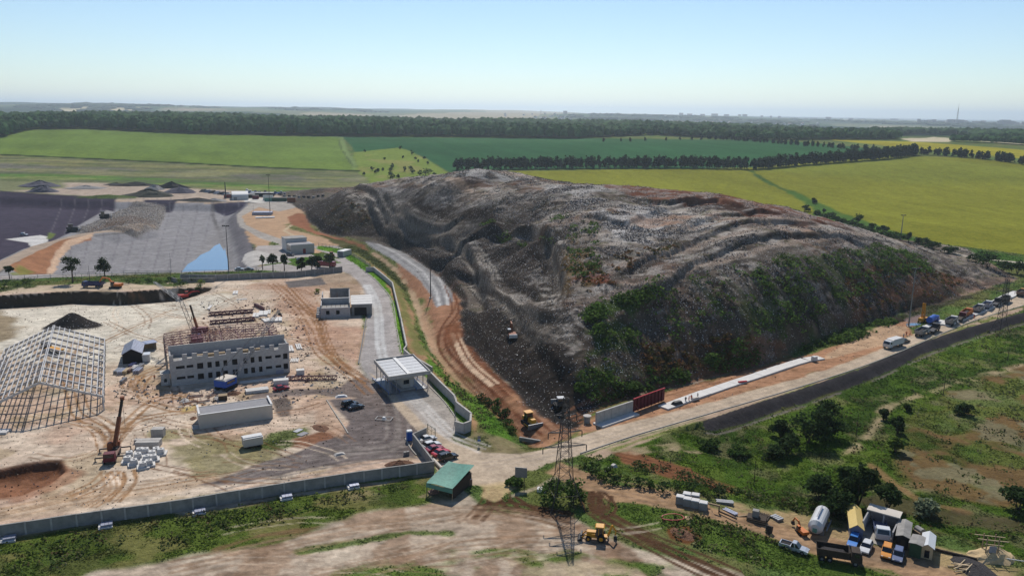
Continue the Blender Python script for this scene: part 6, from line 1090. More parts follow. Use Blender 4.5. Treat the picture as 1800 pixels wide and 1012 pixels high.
# --- masts
def mast(px, py, H, label, r=.22, head=True, bare=False, cat='lamp mast', name='lamp_mast', m='galv'):
    t = thing(name, label, cat, G(px, py, bare)); part('pole', MB().tube((0, 0, -.5), (0, 0, H), r, 8, r*.45), m, t); (part('base', MB().box(-.6, .6, -.6, .6, -.3, .35), 'conc', t) if H > 12 else None)
    if head:
        part('crossbar', MB().bar((-1.5, 0, H), (1.5, 0, H), .14).bar((0, -1, H), (0, 1, H), .14), m, t)
        for x, y in ((-1.3, -.2), (-.5, -.2), (.5, -.2), (1.3, -.2)): part('floodlight', MB().fr(x-.3, x+.3, y-.35, y, H-.35, x-.3, x+.3, y-.1, y+.2, H+.15), 'dark', t)
    return t
mast(403, 490, 24.5, 'tall dark lamp mast in front of the water pool', .26, m='dark'); mast(757, 524, 20.5, 'tall lamp mast beside the grey liner ribbon', .24, m='dark'); mast(475, 377, 29, 'slender distant mast right of the hangar', .26, bare=True, m='dark'); mast(1583, 421, 15.5, 'lamp mast at the sunflower field edge', .35, bare=True); mast(1597, 574, 22, 'tall grey lamp mast beside the truck queue', .3)
mast(397, 349, 14, 'black chimney left of the white hangar', .7, False, True, 'chimney', 'chimney', 'dark'); mast(301, 479, 9.5, 'thin pale pole by the lined basin', .12, False, True, 'pole', 'pole'); mast(158, 494, 7, 'dark post between the two big trees', .14, False, True, 'pole', 'pole', 'dark'); mast(446, 378, 9, 'thin pole by the stored panels at the far road', .1, False, True, 'pole', 'pole')
for k, (px, py, H, lb_) in enumerate([(1325, 853, 5.6, 'wooden pole in the green meadow above the cubes'), (1658, 694, 6.8, 'wooden pole at the edge of the brown meadow'), (1771, 634, 5.4, 'wooden pole at the far right of the meadow'), (1505, 765, 6.0, 'wooden pole right of the big tree clump'), (1540, 836, 3, 'short stake in the lower meadow'), (800, 738, 7, 'thin lamp pole at the end of the verge'), (705, 580, 5.5, 'thin lamp pole on the green verge below the wall')]):
    mast(px, py, H, lb_, .11, False, True, 'pole', 'utility_pole', 'dwood' if 'wooden' in lb_ or 'stake' in lb_ else 'galv')
# --- lattice pylons
def pylon(px, py, H, wb, wt, label, arms, r=.05, bare=True):
    t = thing('lattice_pylon', label, 'pylon', G(px, py, bare), R(12)); k1 = .28*H; w1 = wb*.42
    for sx, sy in ((1, 1), (-1, 1), (-1, -1), (1, -1)): part('leg', MB().bar((sx*wb/2, sy*wb/2, -.3), (sx*w1/2, sy*w1/2, k1), r*2.6).bar((sx*w1/2, sy*w1/2, k1), (sx*wt/2, sy*wt/2, H), r*2.4), 'dark', t)
    def ring(z):
        w = wb+(w1-wb)*z/k1 if z < k1 else w1+(wt-w1)*(z-k1)/(H-k1); return [Vector((sx*w/2, sy*w/2, z)) for sx, sy in ((1, 1), (-1, 1), (-1, -1), (1, -1))]
    zs = [0, k1*.5, k1]; 
    while zs[-1] < H-1: zs.append(zs[-1]+max(1.0, (ring(zs[-1])[0].x*2)*.85))
    zs[-1] = H; m = MB()
    for a, b in zip(zs[:-1], zs[1:]):
        A, B = ring(a), ring(b)
        for i in range(4): j = (i+1) % 4; m.bar(A[i], B[j], r); m.bar(A[j], B[i], r); m.bar(B[i], B[j], r)
    part('lattice_bracing', m, 'dark', t)
    for z, w in arms:
        for s in (-1, 1):
            a = MB(); a.bar((0, -.4, z), (s*w, 0, z+.1), .12); a.bar((0, .4, z), (s*w, 0, z+.1), .12); a.bar((0, 0, z+1), (s*w, 0, z+.1), .1)
            for q_ in (.3, .6): a.bar((s*w*q_, -.3*(1-q_), z), (s*w*q_, 0, z+1-.9*q_), .07)
            part('crossarm', a, 'dark', t); part('insulator', MB().tube((s*w, 0, z), (s*w, 0, z-1.2), .1, 6), 'dark', t)
    return t
pylon(990, 888, 22.5, 7.0, .8, 'tall dark lattice pylon standing in a bush at the road junction', [(15.5, 3.4), (19, 2.2), (12.5, 4.4)]); pylon(1757, 588, 21, 5, .9, 'distant dark lattice pylon at the right beside the truck queue', [(19.5, 3.0), (16.5, 4.0), (14, 3.0)], .05)
# --- retaining wall under construction beside the main road
rw, L = base_obj('new_retaining_wall', 'new pale concrete retaining wall on a footing by the main road', 'wall', (1053, 749), (1117, 727)); part('stem', MB().box(0, L, .9, 1.35, .4, 3.3), 'conc', rw); part('footing', MB().box(-.2, L, -1.4, 2.0, -.2, .4), 'slab', rw); 
for k in range(1, 5): part('joint_strip', MB().box(k*L/5, k*L/5+.06, .87, .9, .45, 3.2), 'concd', rw)
fw_, L2 = base_obj('red_formwork', 'dark red steel formwork panels standing in a row on the footing', 'formwork', (1118, 727), (1173, 706))
for k in range(9): part('formwork_panel', MB().box(k*L2/9+.03, (k+1)*L2/9-.03, 1.0, 1.15, .3, 3.7), 'redform', fw_); part('rib', MB().box(k*L2/9+.05, k*L2/9+.2, .7, 1.0, .3, 3.6), 'redform', fw_)
part('top_rail', MB().box(0, L2, .9, 1.2, 3.7, 3.85), 'cred', fw_)
part('brace', MB().bar((.2, -1.5, .4), (.2, .9, 2.6), .12), 'rust', fw_)
def slab_strip(label, pts, w, seglen, h=.45, m='slab'):
    Q = hit(*zip(*smooth_poly(pts, 4)), True); seg = np.linalg.norm(np.diff(Q, axis=0), axis=1); T = np.concatenate([[0], np.cumsum(seg)]); n = int(T[-1]/seglen); t = thing('footing_strip', label, 'concrete strip', (Q[0][0], Q[0][1], 0)); 
    for k in range(n):
        a, b = k*T[-1]/n, (k+1)*T[-1]/n; pa = np.array([np.interp(a, T, Q[:, 0]), np.interp(a, T, Q[:, 1])]); pb2 = np.array([np.interp(b, T, Q[:, 0]), np.interp(b, T, Q[:, 1])]); d = pb2-pa; z = float(hq(pa[:1], pa[1:], True)[0]); s = link('slab', MB().box(.03, float(np.linalg.norm(d))-.03, 0, w+ro.uniform(-.1, .1), -.3, h+ro.uniform(-.05, .05)).mesh('slab'), M_[m], t); s.location = (pa[0]-Q[0][0], pa[1]-Q[0][1], z); s.rotation_euler = (0, 0, math.atan2(d[1], d[0]))
slab_strip('pale concrete footing strip running on right of the red formwork', [(1174, 721), (1230, 701), (1290, 680), (1360, 657), (1420, 637), (1450, 632)], 3.4, 6); slab_strip('bright white concrete strip behind the truck queue', [(1668, 574), (1700, 561), (1740, 545), (1780, 524), (1800, 515)], 4.2, 7, .5)
slab_strip('white concrete strip left of the orange dumper', [(1640, 578), (1668, 566)], 3.6, 5, .4)
pt = G(1032, 742, True); pp = thing('concrete_pipe', 'round grey concrete well ring beside the end of the new wall', 'well ring', pt); part('ring', MB().tube((0, 0, 0), (0, 0, 1.6), .8, 14), 'concd', pp); part('flange', MB().tube((0, 0, 1.6), (0, 0, 1.85), 1.05, 14), 'conc', pp)
slabs('culvert_slab', 'dark edged concrete culvert slab in the ditch below the red track', 932, 776, 1, 5.5, .6, .9, -20, 'concd', cat='culvert')
# --- signboard at the junction
sb, L = base_obj('signboard', 'blank white signboard on two posts at the junction, seen from behind', 'sign', (905, 855), (926, 857)); part('board', MB().box(0, L, 0, .08, 2.2, 4.4), 'galv', sb)
for x in (.6, L-.6): part('post', MB().bar((x, .15, -.3), (x, .15, 4.3), .14), 'dark', sb); part('strut', MB().bar((x, .12, 4.3), (x+(.6 if x < 1 else -.6), .12, 2.3), .08), 'dark', sb)
st = G(842, 783, True); s2 = thing('road_sign', 'small round road sign on a post before the ditch', 'sign', st); part('post', MB().tube((0, 0, -.2), (0, 0, 2.4), .06, 6), 'galv', s2); part('disc', MB().tube((0, -.06, 2.1), (0, -.02, 2.1), .4, 14), 'gray', s2); part('plate', MB().box(-.35, .35, -.06, -.02, 1.1, 1.6), 'bluep', s2)
gt, L = base_obj('mesh_gate', 'open green mesh gate leaf at the fence end by the cars', 'gate', (752, 762), (765, 770)); 
for x in (0, L): part('post', MB().bar((x, 0, 0), (x, 0, 2.6), .12), 'green', gt)
part('mesh_leaf', MB().bar((0, 0, .3), (L, 0, .3), .06).bar((0, 0, 2.4), (L, 0, 2.4), .06).bar((0, 0, 1.35), (L, 0, 1.35), .05).bar((L/2, 0, .3), (L/2, 0, 2.4), .05).bar((0, 0, .3), (L, 0, 2.4), .04), 'green', gt)
# --- blue toilet
to, L = base_obj('portable_toilet', 'bright blue portable toilet by the corner of the fence', 'toilet', (716, 776), (725, 775)); L = 1.3; part('cabin', MB().box(0, L, 0, 1.3, .1, 2.3), 'bluep', to); part('roof', MB().fr(-.06, L+.06, -.06, 1.36, 2.3, .1, L-.1, .1, 1.2, 2.55), 'white', to); part('door', MB().box(.15, L-.15, -.04, 0, .2, 2.1), 'blue', to)
# --- green tarp shed
ts, L = base_obj('tarpaulin_shed', 'sagging green tarpaulin roof over a dark block shelter at the gate', 'shelter', (759, 866), (783, 872)); L = 5.0; D = 7.2
import_n = 10; V = []; 
for i in range(import_n+1):
    for j in range(import_n+1):
        x = -.6+(L+1.2)*i/import_n; y = -1.2+(D+1.8)*j/import_n; u, v = i/import_n, j/import_n; V.append((x, y, 2.6+1.1*v-.55*math.sin(math.pi*u)*math.sin(math.pi*v)*1.0+.35*math.sin(u*5+v*3)*.4+.3*u))
Fq = [(i*(import_n+1)+j, (i+1)*(import_n+1)+j, (i+1)*(import_n+1)+j+1, i*(import_n+1)+j+1) for i in range(import_n) for j in range(import_n)]; mm = MB().add(V, Fq); mm.add([(x, y, z-.05) for x, y, z in V], [f[::-1] for f in Fq]); part('tarpaulin', mm, 'tarp', ts)
part('tarpaulin_flap', MB().box(-.6, -.55, -1.1, D*.5, 1.6, 2.55).box(-.55, L+.6, -1.22, -1.17, 1.7, 2.6), 'tarp', ts); part('wall', MB().box(L, L+.25, -.5, D, 0, 2.7), 'dwood', ts); part('back_wall', MB().box(0, L, D-.2, D, 0, 2.9), 'dwood', ts)
for x, y in ((-.5, -1.1), (L+.5, -1.1), (-.5, D*.5)): part('post', MB().bar((x, y, -.2), (x, y, 2.7), .12), 'wood', ts)
single('tyre_pile', MB().box(-1, 1, -.7, .7, 0, .4).fr(-.8, .9, -.6, .6, .4, -.4, .5, -.3, .3, .8), 'tin', 'low reddish brick pile in front of the tarpaulin shelter', 'brick pile', G(762, 866, True), .4); brl = thing('barrel', 'pale rusty barrel with rubble beside the tarpaulin shelter', 'barrel', G(824, 851, True)); part('drum', MB().tube((0, 0, 0), (0, 0, 1.3), .75, 12), 'tin', brl); part('lid', MB().tube((0, 0, 1.3), (0, 0, 1.5), .6, 12, .35), 'white', brl)
single('white_log', MB().tube((-2.4, 0, .35), (2.4, 0, .45), .38, 10), 'cream', 'thick cream tube lying between black car and tarpaulin shelter', 'tube', G(769, 818, True), R(118)); single('straw_heap', MB().add(*[(lambda V, F_: (V, F_))([(math.cos(a)*r_*3.4, math.sin(a)*r_*1.6, .9*(1-r_*r_)+.12*math.sin(a*5)) for r_ in (1, .7, .4, 0.05) for a in [k*.5236 for k in range(12)]], [(i*12+k, i*12+(k+1) % 12, (i+1)*12+(k+1) % 12, (i+1)*12+k) for i in range(3) for k in range(12)])][0]), 'soil', 'brown heap of rotting straw beside the grey gravel lot', 'heap', G(702, 816, True), .2)
for k, (px, py) in enumerate([(712, 800), (717, 799)]): single('concrete_ring', MB().box(-.3, .3, -.3, .3, 0, .9), 'concd', ('left', 'right')[k]+' of two small grey posts by the gravel lot kerb', 'post', G(px, py, True), .3)
single('white_rubble', MB().fr(-1.6, 1.6, -.8, .8, 0, -.9, .8, -.4, .4, .5), 'white', 'white lump of rubble beside the two parked black cars', 'rubble', G(600, 697, True), .3)
t = thing('rebar_frame', 'white frame of an unfinished manhole in the gravel lot', 'frame', G(675, 737, True), R(-10)); part('frame', MB().bar((-2, -1, .3), (2, -1, .3), .15).bar((-2, 1.2, .3), (2, 1.2, .3), .15).bar((-2, -1, .3), (-2, 1.2, .3), .15).bar((2, -1, .3), (2, 1.2, .3), .15), 'conc', t); part('bag', MB().fr(-.5, .6, -.5, .5, 0, -.3, .3, -.3, .3, .7), 'white', t)
single('rubble_lump', MB().fr(-1.2, 1.2, -.7, .7, 0, -.7, .5, -.4, .4, .35), 'conc', 'curved pale kerb stones on the gravel near the fence', 'kerb stones', G(597, 798, True), .5)
# --- far hangar yard
hg, L = base_obj('white_hangar', 'white round roofed hangar far away at the end of the basin', 'hangar', (408, 352), (437, 351)); D = 20
pr_ = [(0, 0), (0, 3.2)]+[(D/2-D/2*math.cos(math.pi*k/8), 3.2+3.2*math.sin(math.pi*k/8)) for k in range(1, 8)]+[(D, 3.2), (D, 0)]
part('shell', MB().prism(pr_, 0, -L).xf(Matrix.Rotation(R(90), 4, 'Z')), 'white', hg); part('door', MB().box(L*.1, L*.3, -.1, 0, 0, 2.5), 'galv', hg)
FC = [('container', 'teal container right of the far hangar', 478, 354, 12, 2.6, 3, 'tarp'), ('container', 'dark green container in the far yard', 491, 354, 12, 2.6, 3, 'green'), ('container', 'rust brown container at the right end of the far yard', 512, 356, 6.5, 2.6, 4, 'rust'), ('container', 'small red container right of the far hangar', 449, 350, 5, 2.6, 3, 'redform'), ('container', 'white container beside the small red one', 471, 352, 8, 3, 4, 'white'), ('open_shelter', 'open dark shelter with pale roof behind the containers', 460, 346, 20, 4, 3.4, 'void'),
      ('container', 'dark hut right of the hangar', 440, 348, 7, 3, 3, 'void'), ('container', 'dark hut left of the hangar', 400, 348, 6, 3, 3, 'dred')]
for nm, lab, px, py, l_, w_, h_, m_ in FC:
    t = thing(nm, lab, 'container' if nm == 'container' else 'shelter', G(px, py, True), R(6)); part('body', MB().box(-l_/2, l_/2, 0, w_, 0, h_), m_, t); part('roof', MB().box(-l_/2-.1, l_/2+.1, -.1, w_+.1, h_, h_+.15), 'concd' if m_ != 'void' else 'white', t)
for k, (px, py, m_) in enumerate([(437, 338, 'white'), (442, 341, 'cblue'), (452, 341, 'dkblue'), (459, 342, 'dred'), (469, 341, 'dark'), (487, 342, 'bluep'), (497, 342, 'galv')]):
    t = thing('parked_tractor', 'distant %s parked behind the far hangar' % ('white van', 'bright blue tractor', 'dark blue truck', 'red tractor', 'dark truck', 'blue tractor with pale cab', 'grey truck')[k], 'vehicle', G(px, py, True), R(ro.uniform(0, 40))); part('body', MB().box(-2.6, 2.6, -1.1, 1.1, .7, 1.9), m_, t); part('cab', MB().fr(-2.4, -.3, -1, 1, 1.9, -2.1, -.5, -.9, .9, 3.1), 'glass' if k % 2 else m_, t)
    for x in (-1.7, 1.7):
        for y in (-1.1, 1.1): part('wheel', MB().tube((x, y-.15, .55), (x, y+.15, .55), .55, 8), 'blk', t)
for k in range(9): single('tyre_stack', MB().tube((0, 0, 0), (0, 0, 1.6), 1.3, 8), 'blk' if k % 3 else 'concd', 'dark tyre stack in the row along the far yard edge', 'tyres', G(500+k*8.5, 345.5+k*.55, True), 0, 'tyre stacks along the far yard')
for k in range(6):
    single('waste_pile', MB().fr(-4, 4, -2, 2, 0, -1.5, 2, -.8, .8, 2.2), 'galv' if k % 2 else 'dark', 'jumbled scrap heap at the edge of the far spoil yard', 'scrap heap', G(358+k*8, 337+k*1.1, True), ro.uniform(0, 3), 'scrap heaps of the far yard')
slabs('panel_bundle', 'bundle of bluish white pipes stored beside the far road', 462, 377, 4, 14, 1.6, 1.0, 8, 'corr', cat='pipes', lay=2); slabs('panel_bundle', 'low white panel pack below the bluish pipes', 466, 383, 3, 13, 1.2, .7, 20, 'white', cat='panels')
wal = hit(*zip(*[(320, 476.5), (330, 462), (344, 455), (352, 447), (368, 440), (377, 431), (386, 427), (389, 433), (394, 441), (396, 432), (399, 434), (404, 452), (411, 462), (417, 475.5)]), True)
wz = -4.72; me = MB().add([(x, y, 0) for x, y in hz(*zip(*[(318, 479.5), (330, 464), (344, 456), (352, 448), (368, 441), (377, 432), (386, 428), (389, 433), (394, 441), (396, 432), (399, 434), (404, 452), (411, 462), (418, 477.5)]), wz)], [tuple(range(14))[::-1]]).mesh('water'); wm = bpy.data.materials.new('pool_water'); wm.use_nodes = True; bs = wm.node_tree.nodes['Principled BSDF']; bs.inputs['Base Color'].default_value = (.10, .17, .26, 1); bs.inputs['Roughness'].default_value = .06; bs.inputs['IOR'].default_value = 1.33; bs.inputs['Specular IOR Level'].default_value = 1.0
wo = link('water', me, wm, None, 'structure', 'pale blue pool of water in the corner of the lined basin'); wo.location = (0, 0, wz)
# flatten check: basin floor is at -5 here
# --- city and tower on the horizon
def fpt(px, Y, dz=0): u = (px-CX)/F; x = u*Y*1.02; return x, Y, float(hq(np.array([x]), np.array([float(Y)]), True)[0])
x, y, z = fpt(1646, 7000); tv = thing('television_tower', 'thin red and white television tower on the horizon', 'tower', (x, y, z)); H = 178; part('shaft', MB().lattice((0, 0, 0), (0, 0, H*.8), 11, 9, .8, 2.4), 'tin', tv); part('antenna', MB().tube((0, 0, H*.8), (0, 0, H), 1.3, 6, .5), 'redform', tv)
rc = random.Random(9)
def far_block(px, Y, w, h, label, group, d=16):
    x, y, z = fpt(px, Y); t = thing('apartment_block', label, 'building', (x, y, z-2), rc.uniform(-.3, .3), group); part('wall', MB().box(-w/2, w/2, -d/2, d/2, 0, h), 'city', t); part('roof', MB().box(-w/2-.5, w/2+.5, -d/2-.5, d/2+.5, h, h+1.5), 'concd', t)
for k in range(52): far_block(1582+k*4.4+rc.uniform(-2, 2), 6300+rc.uniform(-400, 900), rc.uniform(16, 60), rc.uniform(18, 38), 'hazy apartment block in the city skyline around the television tower', 'apartment blocks of the right skyline')
for k in range(20): far_block(1180+k*19+rc.uniform(-6, 6), 9000+rc.uniform(-600, 900), rc.uniform(20, 90), rc.uniform(12, 30), 'faint distant block on the middle right horizon', 'faint blocks on the horizon')
far_block(986, 7200, 34, 26, 'squat grey block standing alone on the horizon above the mound', None, 20); far_block(945, 7600, 5, 34, 'slim chimney like block left of the lone horizon building', None, 5)
for k in range(60):
    px = rc.choice([rc.uniform(860, 1010), rc.uniform(1130, 1420), rc.uniform(900, 1400)]); Y = rc.uniform(3600, 6400); x, y, z = fpt(px, Y); t = thing('village_house', 'tiny pale house in the far village below the horizon', 'house', (x, y, z), rc.uniform(0, 3), 'houses of the far village'); part('wall', MB().box(-9, 9, -6, 6, 0, 8), 'white', t); part('roof', MB().prism([(-9.5, 8), (9.5, 8), (0, 12)], -6.5, 6.5), 'tin' if k % 2 else 'gray', t)
# ------------------------------------------------------------------ vehicles and machines (x forward, z up)
_WM = {}
def wheel(t, x, y, r, w=.25, rim='galv'):
    k = (round(r, 2), round(w, 2))
    if k not in _WM: _WM[k] = (MB().tube((0, -w/2, 0), (0, w/2, 0), r, 12).mesh('wheel'), MB().tube((0, -w/2-.02, 0), (0, w/2+.02, 0), r*.5, 8).mesh('rim'))
    o = link('wheel', _WM[k][0], M_['blk'], t); o.location = (x, y, r); q_ = link('rim', _WM[k][1], M_[rim], o)
def car(pa, pb, label, m, kind='sedan', cat='car', name='parked_car', bare=True, L=4.4):
    c, a, _, _, _ = two(pa, pb, bare); t = thing(name, label, cat, c, a); W_2 = .86; h = {'sedan': 1.42, 'hatch': 1.48, 'suv': 1.78, 'van': 1.95, 'pickup': 1.78}[kind]; bl = .85 if kind in ('suv', 'pickup') else .72; g = .38 if kind in ('suv', 'pickup') else .24
    lo = MB().prism([(-L/2, g+.1), (-L/2+.1, g), (L/2-.15, g), (L/2, g+.2), (L/2-.05, bl-.08), (L/2-.6, bl+.08), (L*.17, bl+.18), (-L/2+.35, bl+.18), (-L/2, bl+.05)], -W_2, W_2); part('body', lo, m, t)
    x0, x1, a0, a1 = {'sedan': (-L*.36, L*.19, -L*.22, L*.05), 'hatch': (-L*.46, L*.19, -L*.36, L*.05), 'suv': (-L*.48, L*.2, -L*.43, L*.07), 'van': (-L*.48, L*.36, -L*.46, L*.2), 'pickup': (-L*.10, L*.22, -L*.06, L*.08)}[kind]
    part('windows', MB().fr(x0, x1, -W_2+.04, W_2-.04, bl+.17, a0, a1, -W_2+.2, W_2-.2, h-.03), 'glass', t); part('roof', MB().fr(a0-.05, a1+.05, -W_2+.18, W_2-.18, h-.03, a0+.08, a1-.1, -W_2+.26, W_2-.26, h+.04), m, t)
    if kind != 'sedan': part('pillar', MB().fr((x0+x1)/2-.08, (x0+x1)/2+.08, -W_2+.02, W_2-.02, bl+.18, (a0+a1)/2-.08, (a0+a1)/2+.08, -W_2+.18, W_2-.18, h-.02), m, t)
    if kind == 'pickup': part('load_bed', MB().box(-L*.47, -L*.13, -W_2+.12, W_2-.12, bl+.181, bl+.2), 'void', t); part('bed_side', MB().box(-L*.48, -L*.12, W_2-.1, W_2, bl+.1, bl+.38).box(-L*.48, -L*.12, -W_2, -W_2+.1, bl+.1, bl+.38).box(-L*.49, -L*.46, -W_2, W_2, bl+.1, bl+.38), m, t)
    for s in (-1, 1): part('headlight', MB().box(L/2-.1, L/2+.01, s*.6-.15, s*.6+.15, bl-.2, bl-.06), 'lens', t); part('tail_light', MB().box(-L/2-.01, -L/2+.06, s*.68-.1, s*.68+.1, bl-.2, bl), 'red', t)
    r = .38 if kind in ('suv', 'pickup') else .32
    for x in (-L*.3, L*.31):
        for s in (-1, 1): wheel(t, x, s*(W_2-.05), r, .22)
    return t
car((741, 777), (762, 772), 'white sedan nearest the gate in the row of parked cars', 'cwhite'); car((748, 788), (770, 782), 'white hatchback second in the row of parked cars', 'cwhite', 'hatch'); car((753, 795), (776, 789), 'dark wine red sedan in the middle of the parked row', 'dred'); car((762, 803), (788, 794), 'bright red sedan fourth in the parked row', 'cred', 'sedan'); car((773, 811), (801, 803), 'black off road car at the near end of the parked row', 'cblack', 'suv', L=4.8)
car((602, 717), (628, 710), 'black car at the back of the two on the dark gravel lot', 'cblack', 'suv', L=4.6); car((613, 721), (638, 715), 'black sedan in front of the two on the dark gravel lot', 'cblack', 'sedan')
car((483, 687), (506, 683), 'dark red car beside the white boxes near the block building', 'dred', 'sedan'); car((36, 413.5), (49, 414.2), 'white blue car on the pale concrete apron of the basin', 'silver', 'suv', L=5); car((1582, 603), (1597, 600), 'black car behind the white garbage truck', 'cblack', 'hatch')
car((1376, 960), (1415, 974), 'silver pickup with an open dark bed driving on the dirt road', 'silver', 'pickup', 'pickup', 'pickup_truck', L=5.2); car((1505, 945), (1495, 966), 'bright blue off road car parked before the yellow roofed hut', 'cblue', 'suv', L=4.6); car((1526, 958), (1518, 973), 'white van like car next to the bright blue one', 'cwhite', 'hatch'); car((1560, 966), (1556, 984), 'orange car parked beside the grey blue one', 'corange', 'suv', L=4.2); car((1580, 973), (1576, 990), 'grey blue off road car at the right of the orange car', 'cgb', 'suv', L=4.2)
car((524, 458), (532, 457), 'small dark car by the white plant building', 'cblack', 'sedan'); car((505, 449), (516, 450), 'dark car left of the white plant building', 'cblack', 'suv')
for k, (px, m) in enumerate([(365, 'silver'), (382, 'cblack')]): car((px+50, 475), (px+62, 474.6), ('pale', 'dark')[k]+' car parked on the upper road behind the concrete wall', m, 'sedan')
def truck(pa, pb, label, kind, cabm, bodym, name='dump_truck', cat='truck', L=8.2, bare=True):
    c, a, _, _, _ = two(pa, pb, bare); t = thing(name, label, cat, c, a); W_2 = 1.25; xc = L/2-1.9
    part('chassis', MB().box(-L/2+.1, L/2-.2, -.45, .45, .7, 1.0), 'dark', t)
    part('cab', MB().fr(xc, L/2, -W_2, W_2, .75, xc, L/2-.05, -W_2, W_2, 1.75).fr(xc, L/2-.05, -W_2, W_2, 1.75, xc+.05, L/2-.45, -W_2+.1, W_2-.1, 2.75), cabm, t); part('windscreen', MB().add([(L/2-.02, -1.05, 1.85), (L/2-.02, 1.05, 1.85), (L/2-.36, .98, 2.6), (L/2-.36, -.98, 2.6)], [(0, 1, 2, 3)]), 'glass', t)
    for s in (-1, 1): part('side_window', MB().box(xc+.5, xc+1.3, s*(W_2-.02)-.02, s*(W_2-.02)+.02, 1.8, 2.45), 'glass', t); part('headlight', MB().box(L/2-.03, L/2+.02, s*.95-.15, s*.95+.15, .95, 1.2), 'lens', t)
    if kind == 'dump':
        b = MB(); x0, x1 = -L/2, xc-.25; z0, z1 = 1.15, 2.55; w = W_2+.05; b.box(x0, x1, -w, w, z0, z0+.15); b.fr(x0, x1, w-.1, w, z0, x0-.15, x1, w, w+.1, z1); b.fr(x0, x1, -w, -w+.1, z0, x0-.15, x1, -w-.1, -w, z1); b.fr(x1-.1, x1, -w, w, z0, x1-.1, x1, -w-.1, w+.1, z1+.15); b.fr(x0, x0+.1, -w, w, z0, x0-.15, x0-.05, -w, w, z1-.2)
        for k in range(4): b.box(x0+.5+k*(x1-x0)/4, x0+.6+k*(x1-x0)/4, -w-.15, -w, z0, z1-.2); b.box(x0+.5+k*(x1-x0)/4, x0+.6+k*(x1-x0)/4, w, w+.15, z0, z1-.2)
        part('dump_body', b, bodym, t); part('load', MB().fr(x0+.2, x1-.2, -w+.15, w-.15, 1.3, x0+1.2, x1-1, -.5, .5, 2.1), 'gravel', t)
    elif kind == 'garbage': part('waste_body', MB().prism([(-L/2+.4, 1.05), (xc-.2, 1.05), (xc-.2, 2.9), (xc-.6, 3.15), (-L/2+.8, 3.15), (-L/2+.1, 2.6), (-L/2-.2, 1.6)], -W_2, W_2), bodym, t); part('hopper', MB().prism([(-L/2-.9, 1.1), (-L/2-.25, .8), (-L/2+.1, 2.4), (-L/2-.3, 2.5)], -W_2+.1, W_2-.1), 'galv', t)
    elif kind == 'tank': part('tank', MB().tube((-L/2, 0, 2.1), (xc-.3, 0, 2.1), 1.15, 14), bodym, t); part('tank_cradle', MB().box(-L/2+.5, xc-.8, -.9, .9, 1.0, 1.3), 'dark', t)
    elif kind == 'flat': part('flat_bed', MB().box(-L/2, xc-.2, -W_2, W_2, 1.05, 1.25).box(-L/2, xc-.2, -W_2, -W_2+.06, 1.25, 1.8).box(-L/2, xc-.2, W_2-.06, W_2, 1.25, 1.8), bodym, t)
    elif kind == 'box': part('box_body', MB().box(-L/2, xc-.2, -W_2, W_2, 1.05, 3.2), bodym, t)
    elif kind == 'crane':
        part('flat_bed', MB().box(-L/2, xc-.2, -W_2, W_2, 1.05, 1.35), bodym, t)
    for x in (-L/2+.9, -L/2+2.2, xc+.8):
        for s in (-1, 1): wheel(t, x, s*(W_2-.2), .52, .34)
    return t
truck((1580, 607), (1559, 613), 'white garbage truck at the near end of the truck queue', 'garbage', 'cwhite', 'white', 'garbage_truck', L=8.8)
truck((1611, 594), (1630, 584), 'pale grey dump truck second in the queue by the mound', 'dump', 'white', 'galv'); truck((1634, 588), (1647, 579), 'nearly black truck beside the grey blue tank truck', 'flat', 'dark', 'dark'); truck((1628, 574), (1649, 563), 'blue tank truck standing before the yellow drill rig', 'tank', 'blue', 'blue', 'tank_truck'); truck((1664, 575), (1680, 565), 'light grey dump truck in the middle of the queue', 'dump', 'white', 'galv'); truck((1682, 567), (1694, 559), 'dark maroon flat bed truck left of the orange dumper', 'flat', 'redform', 'dwood'); truck((1692, 560), (1706, 551), 'orange dump truck in the queue', 'dump', 'orange', 'orange'); truck((1712, 553), (1727, 543), 'grey dump truck right after the orange one', 'dump', 'white', 'galv'); truck((1728, 547), (1741, 537), 'white dump truck further along the queue', 'dump', 'white', 'corr'); truck((1744, 542), (1757, 532), 'black truck before the distant pylon', 'flat', 'dark', 'dark'); truck((1758, 536), (1773, 527), 'dark truck behind the distant pylon', 'dump', 'dark', 'dark'); truck((1788, 524), (1803, 515), 'yellow brown truck at the right edge of the frame', 'dump', 'yellow', 'tin')
truck((1446, 980), (1502, 990), 'dark loaded dump truck at the bottom right', 'dump', 'dwood', 'dwood', L=7.6); truck((172, 505), (155, 505), 'dark blue tipper truck left of the orange excavator', 'dump', 'dkblue', 'dkblue', L=8.5); truck((590, 471), (556, 469), 'red truck parked behind the tree row', 'box', 'red', 'dred', L=10); truck((1545, 930), (1550, 950), 'blue and white old truck inside the open concrete shed', 'flat', 'cwhite', 'cgb', L=6.5)
truck((100, 620), (86, 617), 'yellow and black truck crane standing inside the steel frame hall', 'crane', 'dark', 'yellow', 'truck_crane')
